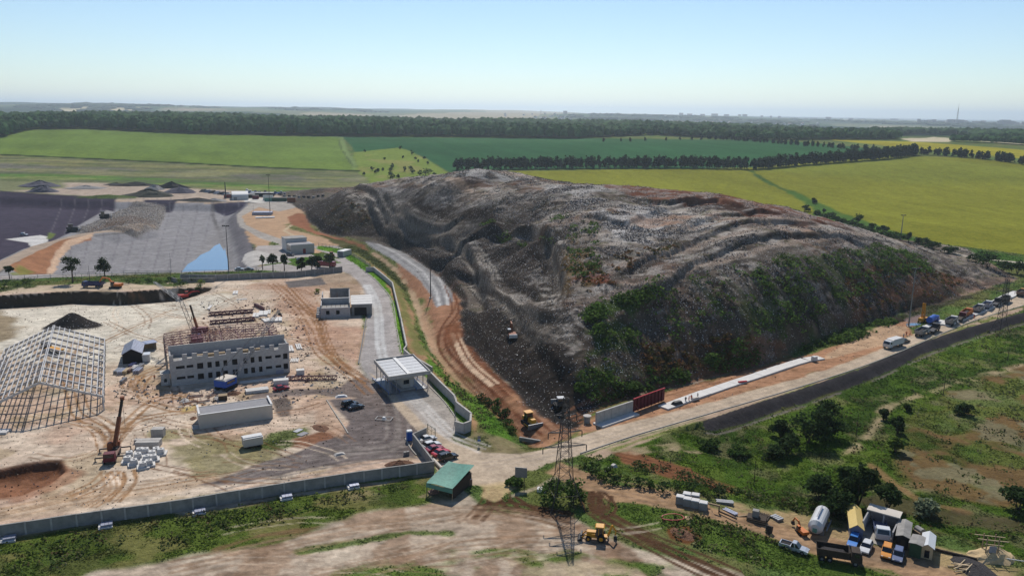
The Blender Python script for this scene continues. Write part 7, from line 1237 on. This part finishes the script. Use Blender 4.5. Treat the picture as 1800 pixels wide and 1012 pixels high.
# excavators etc.
def tracks_(t, L, w, gauge, h=.8):
    for s in (-1, 1): part('track', MB().prism([(-L/2, h*.5), (-L/2+.3, 0), (L/2-.3, 0), (L/2, h*.5), (L/2-.35, h), (-L/2+.35, h)], s*gauge-w/2, s*gauge+w/2), 'blk', t)
def excavator(px, py, head, slew, label, m, reach=1.0, boomup=1.0, z=None, bare=False, cabm=None):
    t = thing('excavator', label, 'excavator', G(px, py, bare) if z is None else z, R(head)); tracks_(t, 4.6, .6, 1.15)
    Rm = Matrix.Rotation(R(slew), 4, 'Z'); part('house', MB().fr(-2.6, 1.2, -1.3, 1.3, 1.0, -2.4, 1.1, -1.2, 1.2, 2.0).xf(Rm), m, t); part('cab', MB().fr(.0, 1.5, .35, 1.3, 1.1, .1, 1.3, .4, 1.25, 2.95).xf(Rm), 'glass', t); part('cab_roof', MB().box(0, 1.4, .35, 1.3, 2.96, 3.05).xf(Rm), cabm or m, t); part('counterweight', MB().box(-3.0, -2.5, -1.3, 1.3, 1.0, 2.1).xf(Rm), cabm or m, t)
    p0 = Vector((1.0, -.2, 1.8)); p1 = Vector((2.8*reach, -.2, 4.6*boomup)); p2 = Vector((5.6*reach, -.2, 4.9*boomup)); p3 = Vector((7.2*reach, -.2, 1.9)); part('boom', MB().bar(p0, p1, .45, .6).bar(p1, p2, .4, .5).xf(Rm), m, t); part('stick', MB().bar(p2, p3, .35, .4).xf(Rm), m, t)
    part('bucket', MB().prism([(p3.x-.3, p3.z+.2), (p3.x+.4, p3.z-.1), (p3.x+.1, p3.z-1.0), (p3.x-.9, p3.z-1.1)], -.75, .35).xf(Rm), 'dark', t); part('hydraulic_ram', MB().tube(p0+Vector((.8, 0, -.3)), p1+Vector((-.1, 0, -.4)), .1, 6).xf(Rm), 'galv', t)
    return t
excavator(203, 506, 2, 175, 'orange excavator loading on top of the cut bank', 'orange', 1.0, .9, bare=True); excavator(900, 594, 100, -2, 'small excavator with white rear digging into the dark landfill face', 'rust', .8, .9, cabm='cwhite'); excavator(326, 523, 10, 20, 'red excavator in the bushes at the end of the cut bank', 'red', .9, .6, bare=True); ex_ = excavator(1408, 937, 95, 10, 'orange and black mini excavator among scrap by the dirt road', 'orange', .8, .8, bare=True); ex_.scale = (.52, .52, .52)
def dozer(px, py, head, label, m, s=1.0, bare=False, roofm=None):
    t = thing('bulldozer', label, 'bulldozer', G(px, py, bare), R(head)); t.scale = (s, s, s); tracks_(t, 3.8, .6, .95, .95); part('engine_hood', MB().fr(.1, 2.0, -.55, .55, .9, .1, 1.9, -.5, .5, 1.9), m, t); part('cab', MB().fr(-1.3, .1, -.8, .8, 1.0, -1.2, 0, -.7, .7, 2.8), 'glass', t); part('cab_roof', MB().box(-1.5, .2, -.9, .9, 2.8, 2.98), roofm or m, t); part('fuel_tank', MB().box(-2.0, -1.3, -.8, .8, 1.0, 1.8), m, t)
    part('blade', MB().fr(2.4, 2.6, -1.8, 1.8, .05, 2.55, 2.8, -1.8, 1.8, 1.25), 'galv', t)
    for y in (-1.3, 1.3): part('push_arm', MB().bar((-.2, y, .55), (2.4, y, .5), .18), m, t)
    return t
dozer(931, 747, -62, 'yellow bulldozer on the red soil track below the mound', 'yellow', 1.15); dozer(984, 716, 100, 'bulldozer with a white roof on the black rubbish at the mound corner', 'dark', 1.0, roofm='cwhite'); dozer(128, 407, 10, 'black bulldozer at the lower left end of the waste heap', 'dark', 1.7); dozer(184, 384, 20, 'black bulldozer at the top left edge of the waste heap', 'dark', 1.7); dozer(581, 452, 160, 'yellow grader like machine beside the plant building', 'rust', 1.0, True)
# backhoe loader
c, a, _, _, _ = two((1070, 950), (1030, 946)); jc = thing('backhoe_loader', 'yellow backhoe loader on the muddy dirt at the bottom centre', 'backhoe', c, a)
part('hood', MB().fr(.3, 2.0, -.5, .5, .9, .3, 1.9, -.45, .45, 1.7), 'yellow', jc); part('cab', MB().fr(-1.1, .4, -.8, .8, 1.0, -1.0, .2, -.7, .7, 2.75), 'glass', jc); part('cab_roof', MB().fr(-1.25, .45, -.85, .85, 2.75, -1.1, .3, -.75, .75, 2.92), 'yellow', jc); part('chassis', MB().box(-1.8, 2.0, -.55, .55, .6, 1.0), 'yellow', jc)
for x in (-1.0, -.2):
    for s in (-1, 1): part('cab_post', MB().bar((x-.05, s*.8, 1.0), (x, s*.72, 2.75), .09), 'yellow', jc)
for s in (-1, 1): wheel(jc, -.7, s*.95, .75, .42, 'yellow'); wheel(jc, 1.6, s*.85, .5, .32, 'yellow'); part('loader_arm', MB().bar((.4, s*.65, 1.4), (2.2, s*.65, 1.1), .2).bar((2.2, s*.65, 1.1), (2.8, s*.65, .5), .18), 'yellow', jc); part('stabiliser', MB().bar((-1.9, s*.7, .9), (-2.0, s*1.1, .1), .16), 'dark', jc)
part('front_bucket', MB().prism([(2.7, .2), (3.6, .1), (3.4, .35), (3.0, .5), (3.1, 1.0), (2.8, 1.0)], -1.15, 1.15), 'dark', jc); part('backhoe_boom', MB().bar((-1.9, 0, 1.0), (-2.6, -.3, 3.0), .3).bar((-2.6, -.3, 3.0), (-3.3, -.7, 1.6), .25), 'yellow', jc); part('dipper', MB().bar((-3.3, -.7, 1.6), (-3.1, -.8, .5), .2), 'yellow', jc); part('backhoe_bucket', MB().fr(-3.6, -2.9, -1.1, -.5, .05, -3.4, -2.9, -1.1, -.5, .7), 'dark', jc)
# brown truck crane at the left
c, a, _, _, _ = two((192, 818), (205, 790)); tc = thing('truck_crane', 'rusty brown truck crane with raised boom and outriggers on the sand', 'truck crane', c, a); L = 8.0
part('chassis', MB().box(-4, 3.6, -.6, .6, .7, 1.05), 'dark', tc); part('cab', MB().fr(-4.2, -2.4, -1.2, 1.2, .8, -4.1, -2.5, -1.1, 1.1, 2.6), 'redform', tc); part('windscreen', MB().add([(-4.19, -1, 1.7), (-4.19, 1, 1.7), (-4.12, 1, 2.45), (-4.12, -1, 2.45)], [(0, 1, 2, 3)]), 'glass', tc); part('deck', MB().box(-2.3, 3.6, -1.2, 1.2, 1.05, 1.3), 'tin', tc); part('turntable', MB().tube((1.6, 0, 1.3), (1.6, 0, 1.6), .9, 12), 'dark', tc); part('operator_cab', MB().fr(.6, 2.0, .2, 1.2, 1.6, .7, 1.9, .3, 1.1, 3.1), 'rust', tc)
part('counterweight', MB().box(2.6, 3.6, -1.1, 1.1, 1.6, 2.6), 'rust', tc)
bq = Vector((8.0, -1.5, 10.8)); bp_ = Vector((1.6, -.3, 2.2)); part('boom', MB().bar(bp_, bp_.lerp(bq, .6), .75, .8), 'rust', tc); part('boom_extension', MB().bar(bp_.lerp(bq, .55), bq, .5, .55), 'dwood', tc); part('boom_head', MB().box(bq.x-.4, bq.x+.4, bq.y-.4, bq.y+.4, bq.z-.3, bq.z+.5), 'rust', tc); part('hoist_cable', MB().bar(bq, bq+Vector((.2, 0, -7)), .06), 'cable', tc); part('hydraulic_ram', MB().tube((2.6, -.5, 1.6), bp_.lerp(bq, .35), .16, 6), 'galv', tc)
for x in (-1.9, 3.1):
    for s in (-1, 1): part('outrigger', MB().bar((x, 0, 1.0), (x, s*3.2, 1.0), .25).bar((x, s*3.2, 1.0), (x, s*3.2, 0), .2).box(x-.35, x+.35, s*3.2-.35, s*3.2+.35, -.05, .1), 'dark', tc)
for x in (-3.3, 1.4, 2.6):
    for s in (-1, 1): wheel(tc, x, s*1.05, .52, .34)
# crawler crane with blue house in front of the block building
cc = thing('crawler_crane', 'blue crawler crane with cream topped house and lattice boom before the block building', 'crane', G(398, 682, True), R(70)); tracks_(cc, 5.0, .8, 1.6, 1.0); part('house', MB().box(-2.6, 2.2, -1.9, 1.9, 1.1, 3.0), 'blue', cc); part('house_roof', MB().fr(-2.7, 2.3, -2.0, 2.0, 3.0, -2.5, 2.1, -1.6, 1.6, 3.3), 'cream', cc); part('windows', MB().box(-1.8, 1.4, -1.93, -1.9, 1.9, 2.6), 'glass', cc)
f0 = hz(415, 655)[0]; Bp = Vector((2.4, 0, 1.8)); Mi = cc.matrix_basis.inverted()
def at_depth(px, py, Y):   # world point on that pixel's ray at distance Y, a guess of where a boom tip hangs
    v = rays(px, py)[0]; return Vector((v[0]/v[1]*Y, Y, CAMZ+v[2]/v[1]*Y))
tip = Mi @ at_depth(491, 545, 232); part('lattice_boom', MB().lattice(Bp, tip, 1.0, 16, .055, .5), 'galv', cc); part('gantry', MB().bar((-1.8, -.8, 3.2), (-1.0, 0, 6.2), .15).bar((-1.8, .8, 3.2), (-1.0, 0, 6.2), .15).bar((-.4, 0, 3.2), (-1.0, 0, 6.2), .15), 'dark', cc)
for s in (-.4, .4): part('stay_cable', MB().bar((-1.0, s*.3, 6.2), tip+Vector((0, s*.5, 0)), .07), 'cable', cc)
part('hook_block', MB().box(tip.x-.3, tip.x+.3, tip.y-.3, tip.y+.3, tip.z-1.6, tip.z-.8), 'dark', cc); part('hoist_cable', MB().bar(tip, tip+Vector((0, 0, -1)), .05), 'cable', cc)
# second crane: lattice tower with jib behind the maroon frame
c2 = thing('crawler_crane', 'crane with a grey lattice tower and luffing jib rising left behind the maroon frame', 'crane', G(346, 606, True), R(120)); tracks_(c2, 5.0, .8, 1.6, 1.0); part('house', MB().box(-3, 2, -1.6, 1.6, 1.1, 3.0), 'redform', c2); part('cab', MB().fr(1, 2.4, -1.7, -.6, 1.2, 1.1, 2.2, -1.6, -.7, 3.2), 'blue', c2)
Mi = c2.matrix_basis.inverted(); k0 = Mi @ at_depth(318, 528, 246); k1 = Mi @ at_depth(271, 496, 262); part('lattice_tower', MB().lattice((1.5, 0, 1.8), k0, 1.1, 14, .06, 1.0), 'galv', c2); part('lattice_jib', MB().lattice(k0, k1, 1.0, 10, .055, .5), 'galv', c2); part('stay_cable', MB().bar(k0+Vector((0, 0, 1.5)), k1, .07).bar(k0, k0+Vector((0, 0, 1.5)), .15), 'cable', c2)
rm = thing('pile_mast', 'dark rusty telescopic mast standing left behind the maroon frame', 'mast', G(349, 583, True), 0); part('lower_section', MB().bar((0, 0, 0), (-1.2, 0, 5), .7, .7), 'rust', rm); part('upper_section', MB().bar((-1.2, 0, 5), (-2.2, 0, 9.6), .5, .5), 'dwood', rm); part('base', MB().box(-2, 3, -1.2, 1.2, 0, 1.6), 'redform', rm)
dr = thing('drill_rig', 'small yellow crane rig with a lattice mast behind the blue tank truck', 'rig', G(1622, 566), R(40)); part('mast', MB().lattice((0, 0, 1.2), (-.6, 0, 7.5), .9, 7, .16, .7), 'yellow', dr); part('body', MB().box(-2, 2, -1, 1, .6, 1.8), 'yellow', dr)
for x in (-1.3, 1.3):
    for s in (-1, 1): wheel(dr, x, s*1.0, .5, .3)
single('puddle', MB().add([(math.cos(k*.628)*3.4, math.sin(k*.628)*1.6, .06) for k in range(10)], [tuple(range(10))]), wm, 'blue puddle on the mud left of the drill rig', 'puddle', G(1606, 570, True), .3)
# ---------------------------------------------------------------- people
def skin_body(name, pose=0):
    J = [(0, 0, .95), (0, 0, 1.15), (0, 0, 1.38), (0, 0, 1.5), (0, 0.02, 1.62), (0, .02, 1.74)]; E = [(0, 1), (1, 2), (2, 3), (3, 4), (4, 5)]; Rr = [.15, .14, .17, .06, .1, .07]
    st = (.18, -.12) if pose else (.04, -.04)
    for s in (-1, 1):
        k = len(J); fy = st[0] if s > 0 else st[1]; J += [(s*.1, 0, .88), (s*.11, fy*.5+.03, .5), (s*.11, fy, .1), (s*.12, fy+.14, .05)]; E += [(0, k), (k, k+1), (k+1, k+2), (k+2, k+3)]; Rr += [.11, .075, .05, .045]
        k = len(J); ay = (.25 if pose and s > 0 else .05); J += [(s*.2, 0, 1.4), (s*.27, ay*.3, 1.12), (s*.25, ay+.1, .9), (s*.25, ay+.14, .82)]; E += [(2, k), (k, k+1), (k+1, k+2), (k+2, k+3)]; Rr += [.065, .05, .036, .045]
    me = bpy.data.meshes.new(name); me.from_pydata(J, E, []); o = bpy.data.objects.new(name, me); COL.objects.link(o); md = o.modifiers.new('s', 'SKIN'); me.skin_vertices[0].data[0].use_root = True
    for i, r_ in enumerate(Rr): me.skin_vertices[0].data[i].radius = (r_, r_)
    su = o.modifiers.new('u', 'SUBSURF'); su.levels = 1; dg = bpy.context.evaluated_depsgraph_get(); dg.update(); m2 = bpy.data.meshes.new_from_object(o.evaluated_get(dg)); COL.objects.unlink(o); bpy.data.objects.remove(o); m2.name = name
    return m2
def dress(m2, top, bot):
    m = m2.copy(); m.materials.clear()
    for k in (M_['skin'], M_[bot], M_[top], M_['hair']): m.materials.append(k)
    for p in m.polygons:
        z = p.center.z; arm = abs(p.center.x) > .2
        p.material_index = 3 if z > 1.7 else 0 if (z > 1.47 or (arm and z < .9)) else 2 if (z > .98 or arm) else 1; p.use_smooth = True
    return m
SB = [skin_body('person', 0), skin_body('person', 1)]
PPL = [((1205, 707), 0, 'cloth_d', 'cloth_d', 'dark clothes, left of the two workers in orange on the footing strip'), ((1211, 705.5), 1, 'cloth_o', 'cloth_o', 'orange overall, left one of the pair in orange on the footing strip'), ((1215, 703.5), 0, 'cloth_o', 'cloth_o', 'orange overall, right one of the pair in orange on the footing strip'), ((1226, 700), 1, 'cloth_w', 'cloth_d', 'pale shirt, rightmost worker on the footing strip'),
       ((1588, 594), 0, 'cloth_w', 'cloth_d', 'pale shirt standing behind the black car near the truck queue'), ((1593, 590), 1, 'cloth_o', 'cloth_d', 'orange top walking between black car and dump truck'), ((1599, 592), 0, 'cloth_o', 'cloth_w', 'orange top and pale trousers beside the grey dump truck'), ((1712, 560), 0, 'cloth_o', 'cloth_o', 'orange overall beside the dump truck behind the orange one'), ((168, 404), 0, 'cloth_w', 'cloth_d', 'pale shirt on the track through the waste heap'), ((337, 563), 0, 'cloth_d', 'cloth_d', 'dark clothes on the pale sand beside the rusty mast'), ((272, 668), 1, 'cloth_o', 'cloth_d', 'orange top left of the block building')]
for k, (p_, po, tp, bt, lab) in enumerate(PPL): single('person', dress(SB[po], tp, bt), None, 'person in '+lab, 'person', G(*p_), k*1.3)
single('sack_pile', MB().fr(-1.6, 1.6, -.8, .8, 0, -1.2, 1.1, -.5, .4, .8), 'dark', 'dark heap of sacks on the footing strip next to the red formwork', 'sacks', G(1190, 712, True)+Vector((0, 0, .4)), .6); single('sack_pile', MB().fr(-1.4, 1.4, -.5, .5, 0, -1, 1, -.3, .3, .6), 'cream', 'pale and dark bundle at the feet of the workers', 'bundle', G(1222, 704, True)+Vector((0, 0, .4)), .6)
single('white_tank', MB().fr(-.8, .8, -.7, .7, 0, -.7, .7, -.6, .6, 1.3), 'white', 'white box near the right end of the long footing strip', 'box', G(1431, 635, True)+Vector((0, 0, .4)), .5); single('red_form_piece', MB().box(-1.4, 1.4, -.3, .3, 0, .3), 'cred', 'pink red steel piece lying on the long footing strip', 'formwork piece', G(1305, 674, True)+Vector((0, 0, .5)), .3)
# ---------------------------------------------------------------- lower right yard
for k, (px, py, lab) in enumerate([(1195, 884, 'front left'), (1208, 888, 'front second'), (1222, 891, 'front third'), (1236, 895, 'front right'), (1207, 879, 'rear left'), (1222, 881, 'rear right')]):
    t = thing('white_cube', 'pale wrapped cube on the dirt road edge, %s of the six' % lab, 'cube pallet', G(px, py, True), R(-20)); part('load', MB().fr(-.78, .78, -.72, .72, .12, -.75, .75, -.7, .7, 1.55), 'concd', t); part('cover', MB().fr(-.8, .8, -.75, .75, 1.55, -.7, .7, -.65, .65, 1.68), 'slab', t); part('pallet', MB().box(-.8, .8, -.75, .75, 0, .11), 'wood', t)
t = thing('timber_trestle', 'brown timber frame standing right of the white cubes', 'frame', G(1254, 894, True), R(-25)); part('beam', MB().bar((-1.4, 0, 1.5), (1.2, 0, 1.4), .3).bar((-1.3, 0, 0), (-1.3, 0, 1.5), .25).bar((1.1, 0, 0), (1.1, 0, 1.4), .25), 'wood', t); part('plank', MB().bar((1.1, 0, .3), (4.8, -1.2, .1), .25), 'dwood', t)
slabs('scrap_pile', 'pale scrap frames lying in grass behind the trestle', 1274, 884, 3, 3.4, .3, .5, -10, 'galv', cat='scrap'); slabs('scrap_pile', 'grey metal pieces lying on sand below the scrap frames', 1284, 900, 3, 3.0, .25, .3, -50, 'corr', cat='scrap')
t = thing('block_stack', 'dark crate stack with a pale box on top beside the dirt road', 'crates', G(1330, 915, True), R(-25)); part('crate', MB().box(-1.8, 1.8, -1.1, 1.1, 0, .9), 'dwood', t); part('top_box', MB().box(-.9, .3, -.4, .7, .9, 2.2), 'concd', t); part('slat', MB().box(-1.85, 1.85, -1.15, -1.1, .2, .35).box(-1.85, 1.85, -1.15, -1.1, .6, .75), 'wood', t)
slabs('plank_row', 'dark slatted panel lying right of the crate stack', 1342, 908, 6, 2.8, .25, .2, 60, 'dwood', cat='planks'); slabs('plank_row', 'brown plank leaning toward the crate stack from the left', 1308, 907, 1, 4.2, .3, .2, 15, 'wood', cat='planks'); single('tipped_barrow', MB().prism([(-.6, 0), (.5, 0), (.8, 1.2), (-.1, 1.5)], -.5, .5), 'dwood', 'tipped dark wheelbarrow shaped tub on the dirt road', 'barrow', G(1351, 936, True), .8)
slabs('scrap_pile', 'white and dark metal scrap by the mini excavator', 1365, 912, 4, 1.6, .4, .5, 30, 'galv', cat='scrap')
c, a, L, _, _ = two((1430, 946), (1446, 912)); tk = thing('storage_tank', 'large white horizontal storage tank beside the dirt road', 'tank', c, a); rr_ = 1.4
part('shell', MB().tube((-3.4, 0, 2.0), (3.4, 0, 2.0), rr_, 20), 'cwhite', tk, smooth=False); part('end_dome', MB().tube((-4.1, 0, 2.0), (-3.4, 0, 2.0), rr_*.55, 20, rr_), 'white', tk); part('end_dome', MB().tube((3.4, 0, 2.0), (4.1, 0, 2.0), rr_, 20, rr_*.55), 'white', tk); part('green_hatch', MB().box(-4.25, -4.1, -.4, .4, 1.2, 2.0), 'tarp', tk)
for x in (-2, 2): part('saddle', MB().box(x-.3, x+.3, -1.4, 1.4, 0, .9), 'concd', tk)
part('walkway', MB().bar((-2.5, 0, 3.8), (2.5, 0, 3.8), .3, .08), 'galv', tk); part('side_pipe', MB().tube((-2, -1.8, 1.0), (3, -1.8, 1.0), .15, 6), 'galv', tk)
yh, L = gable('yellow_roof_hut', 'hut with a pale yellow gabled roof left of the open concrete shed', (1493, 948), (1515, 952), 8.5, 2.5, .8, 'cgb', 'yroof', 'hut', (.3, .7, 0, 1.9, 'void'))
os_, L = base_obj('open_shed', 'open concrete bay with a tan mono pitch roof and paved floor', 'shed', (1523, 921), (1577, 936)); D = 2.6; part('roof', MB().fr(-.2, L+.2, -.4, D, 3.2, -.2, L+.2, -.4, D, 3.4), 'cream', os_); part('back_wall', MB().box(0, L, D-.3, D-.1, 0, 3.19), 'block', os_)
for x in (0, L-.25): part('side_wall', MB().box(x, x+.25, -5, D-.3, 0, 3.0 if x == 0 else 2.4), 'block', os_)
part('floor_slab', MB().box(.25, L-.25, -7, D-.3, 0, .12), 'roadw', os_)
part('column', MB().box(L*.5, L*.5+.25, 0, .25, .12, 3.19), 'block', os_)
gable('grey_roof_hut', 'hut with a shabby grey roof in the middle of the lower right yard', (1574, 962), (1595, 967), 6.5, 2.5, .35, 'void', 'concd', 'hut', (.35, .75, 0, 1.9, 'dwood')); gable('green_hut', 'dark green hut with a flat grey roof between two pale huts', (1597, 976), (1617, 982), 3.4, 2.6, .15, 'green', 'concd', 'hut'); gable('white_roof_hut', 'timber hut with a bright white corrugated roof at the right', (1618, 979), (1638, 984), 5.2, 2.3, .55, 'litwood', 'cwhite', 'hut', (.28, .72, .2, 1.7, 'glass'))
t = thing('water_tank', 'small weathered round topped tank behind the white roofed hut', 'tank', G(1615, 945, True), .3); part('drum', MB().box(-.9, .9, -.9, .9, 0, 1.6), 'wood', t); part('lid', MB().tube((0, -.8, 1.6), (0, .8, 1.6), .7, 10), 'concd', t)
t = thing('post_scaffold', 'rickety timber post scaffold on a sand heap at the far right', 'scaffold', G(1738, 978, True), R(-10)); 
for x, y in ((-1, -.8), (1, -.8), (-1, .8), (1, .8)): part('post', MB().bar((x, y, -.3), (x, y, 4.2), .16), 'wood', t)
for z in (2.9, 3.8):
    for y in (-.8, .8): part('cross_rail', MB().bar((-2.6 if z > 3 else -1.3, y, z), (2.6 if z > 3 else 1.8, y, z-.1), .12), 'litwood', t)
part('sheet', MB().box(-.5, .7, -.9, -.85, .8, 2.6), 'corr', t)
def heap(name, label, px, py, rx, ry, h, m, seed=0):
    r_ = random.Random(seed); V = []; n = 14
    for j, rr in enumerate((1, .75, .5, .25, .02)):
        for i in range(n): a = i*2*math.pi/n; k = rr*(1+r_.uniform(-.12, .12)); V.append((math.cos(a)*rx*k, math.sin(a)*ry*k, h*(1-rr)**.9*(1+r_.uniform(-.15, .15))-.05))
    return single(name, MB().add(V, [(j*n+i, j*n+(i+1) % n, (j+1)*n+(i+1) % n, (j+1)*n+i) for j in range(4) for i in range(n)]), m, label, 'heap', G(px, py, True), r_.uniform(0, 3))
M_['spoil'] = mat('dark_spoil', (62, 58, 54), 1, .4, .5, bump=.4); M_['spoilp'] = mat('purple_grey_gravel', (98, 94, 104), 1, .25, .4, bump=.4); M_['spoild'] = mat('olive_spoil', (72, 70, 58), 1, .3, .4, bump=.4); M_['spoill'] = mat('pale_grey_gravel', (160, 156, 152), 1, .3, .5, bump=.4)
M_['sand'] = mat('yellow_sand', (214, 186, 142), 1, .15, 2, bump=.1)
heap('sand_heap', 'heap of yellow sand under the timber scaffold', 1745, 978, 4.6, 2.8, 2.2, 'sand', 1); heap('gravel_heap', 'flat dark purple gravel spread at the bottom right', 1715, 1000, 6, 3, .8, 'gravel', 2); heap('earth_heap', 'dark earth pile in the open grass strip', 1200, 938, 2.8, 1.8, .8, 'soil', 3); heap('sand_heap', 'small pale heap at the edge of the lower dirt road', 1211, 910, 1.2, .8, .5, 'sand', 4)
heap('earth_heap', 'brown earth pile before the long low building', 410, 692, 2.2, 1.6, 1.0, 'soil', 5); heap('earth_heap', 'dark earth pile beside the gravel lot kerb', 563, 752, 3, 1.8, .6, 'soil', 6); heap('earth_heap', 'low red soil pile left of the block building', 340, 735, 1.6, .9, .5, 'soil', 8); heap('rubble_heap', 'white broken stone pile in front of the block building', 385, 700, 2.4, 1.3, .8, 'conc', 9); heap('rubble_heap', 'grey rubble pile left of the white stone pile', 325, 704, 1.8, 1.2, .8, 'conc', 10)
for k, (px, py, rx, ry, h, m, lab) in enumerate([(72, 327, 20, 9, 8, 'spoilp', 'long terraced purple grey heap far left behind the basin'), (76, 337, 15, 8, 8, 'spoilp', 'pointed purple grey gravel cone in front of the long far left heap'), (152, 331, 20, 7, 4, 'spoill', 'low pale grey gravel heap on the far sandy ground'), (262, 345, 24, 10, 9, 'spoild', 'big dark olive spoil heap with a crane-free bare top'), (272, 333, 10, 6, 7, 'spoill', 'small pale grey heap behind the dark olive one'), (240, 326, 24, 6, 5, 'spoil', 'dark ragged earth bank at the back left'), (302, 330, 18, 6, 8, 'spoil', 'dark ragged earth bank at the back right'), (318, 338, 15, 9, 9, 'spoilp', 'dark grey cone right of the olive heap'), (205, 325, 14, 5, 3, 'spoil', 'thin dark bank at the meadow edge'), (348, 353, 24, 5, 3.5, 'spoil', 'dark low rubble row at the edge of the lined basin'), (378, 353, 11, 5, 3.4, 'spoill', 'white rubble pile left of the far chimney'), (232, 344, 12, 5, 3, 'spoil', 'small dark heap left of the olive heap')]):
    heap('spoil_heap', lab.replace(' with a crane-free bare top', ' in the middle of the far yard'), px, py, rx, ry, h*.68, m, 40+k).rotation_euler = (0, 0, ro.uniform(-.15, .15))
t = thing('log_pile', 'loose pile of pale logs at the bottom right', 'logs', G(1696, 998, True), .2)
for k in range(12): a = ro.uniform(-.6, .6); x, y = ro.uniform(-1.5, 1.5), ro.uniform(-1, 1); part('log', MB().tube((x-1.5*math.cos(a), y-1.5*math.sin(a), .15+.1*(k % 4)), (x+1.5*math.cos(a), y+1.5*math.sin(a), .2+.1*(k % 4)), .12, 6), 'litwood', t)
single('long_log', MB().tube((-4, 0, .3), (4, 0, .25), .25, 8), 'dwood', 'long dark log lying right of the white roofed hut', 'log', G(1673, 974, True), R(-28)); 
railing('low white pipe rail at the far bottom right', [(1755, 985), (1800, 992), (1850, 1000)], .8, 3.0, (.7,), 'white')
t = thing('orange_hoop_pit', 'orange barrier hoop round a dark pit in the grass strip', 'barrier', G(1182, 916, True)); mm = MB(); pts = [(math.cos(k*.6283)*2.2, math.sin(k*.6283)*1.3, .9+.1*math.sin(k)) for k in range(10)]
for k in range(10): mm.bar(pts[k], pts[(k+1) % 10], .12)
part('rope', mm, 'red', t)
for k in range(0, 10, 2): part('stake', MB().bar((pts[k][0], pts[k][1], -.2), pts[k], .1), 'rust', t)
single('metal_cabinet', MB().box(-.9, .9, -.6, .6, 0, .7), 'slab', 'pale slab box beside the pylon bush', 'box', G(952, 863, True), -.2)
for k, (px, py) in enumerate([(1110, 838), (1118, 832)]): single('rock', MB().fr(-1, 1, -.7, .7, 0, -.5, .6, -.3, .4, .8), 'conc', ('left', 'right')[k]+' pale rock in the hedge above the lower dirt road', 'rock', G(px-40, py-10, True), k)
for k, (px, py, m, lab) in enumerate([(488, 675, 'white', 'white van box left of two beside the dark red car'), (500, 674, 'cwhite', 'white van box right of two beside the dark red car'), (492, 655, 'corr', 'grey blue steel tub at the corner of the block building'), (528, 657, 'white', 'white pallet pack right of the block building'), (392, 702, 'dwood', 'dark timber frame in front of the crawler crane')]):
    t = thing('site_box', lab, 'box', G(px, py, True), R(20)); part('body', MB().box(-1.1, 1.1, -.9, .9, 0, 1.3), m, t); part('lid', MB().box(-1.15, 1.15, -.95, .95, 1.3, 1.4), 'slab' if m != 'dwood' else 'wood', t)
for k, (px, py, n_) in enumerate([(345, 697, 5), (357, 706, 4), (333, 708, 4), (372, 696, 5)]):
    t = thing('scaffold_parts', 'rusty and grey scaffold pieces in front of the block building, %s' % ('upper left', 'lower middle', 'lower left', 'right by the white stones')[k], 'scaffold parts', G(px, py, True), R(20+k*15))
    for j in range(n_): part('tube', MB().bar((-1.8, j*.35-.6, .15+.12*(j % 3)), (1.8, j*.35-.5, .2), .12), ['rust', 'galv', 'tin'][(j+k) % 3], t)
    part('post', MB().bar((-1.6, -.8, 0), (-1.6, -.8, 1.6), .1).bar((1.4, .6, 0), (1.4, .6, 1.5), .1), 'rust', t)
# power lines hung from the distant pylon
print('objects', len(bpy.data.objects), 'tris', sum(len(m.polygons) for m in bpy.data.meshes))
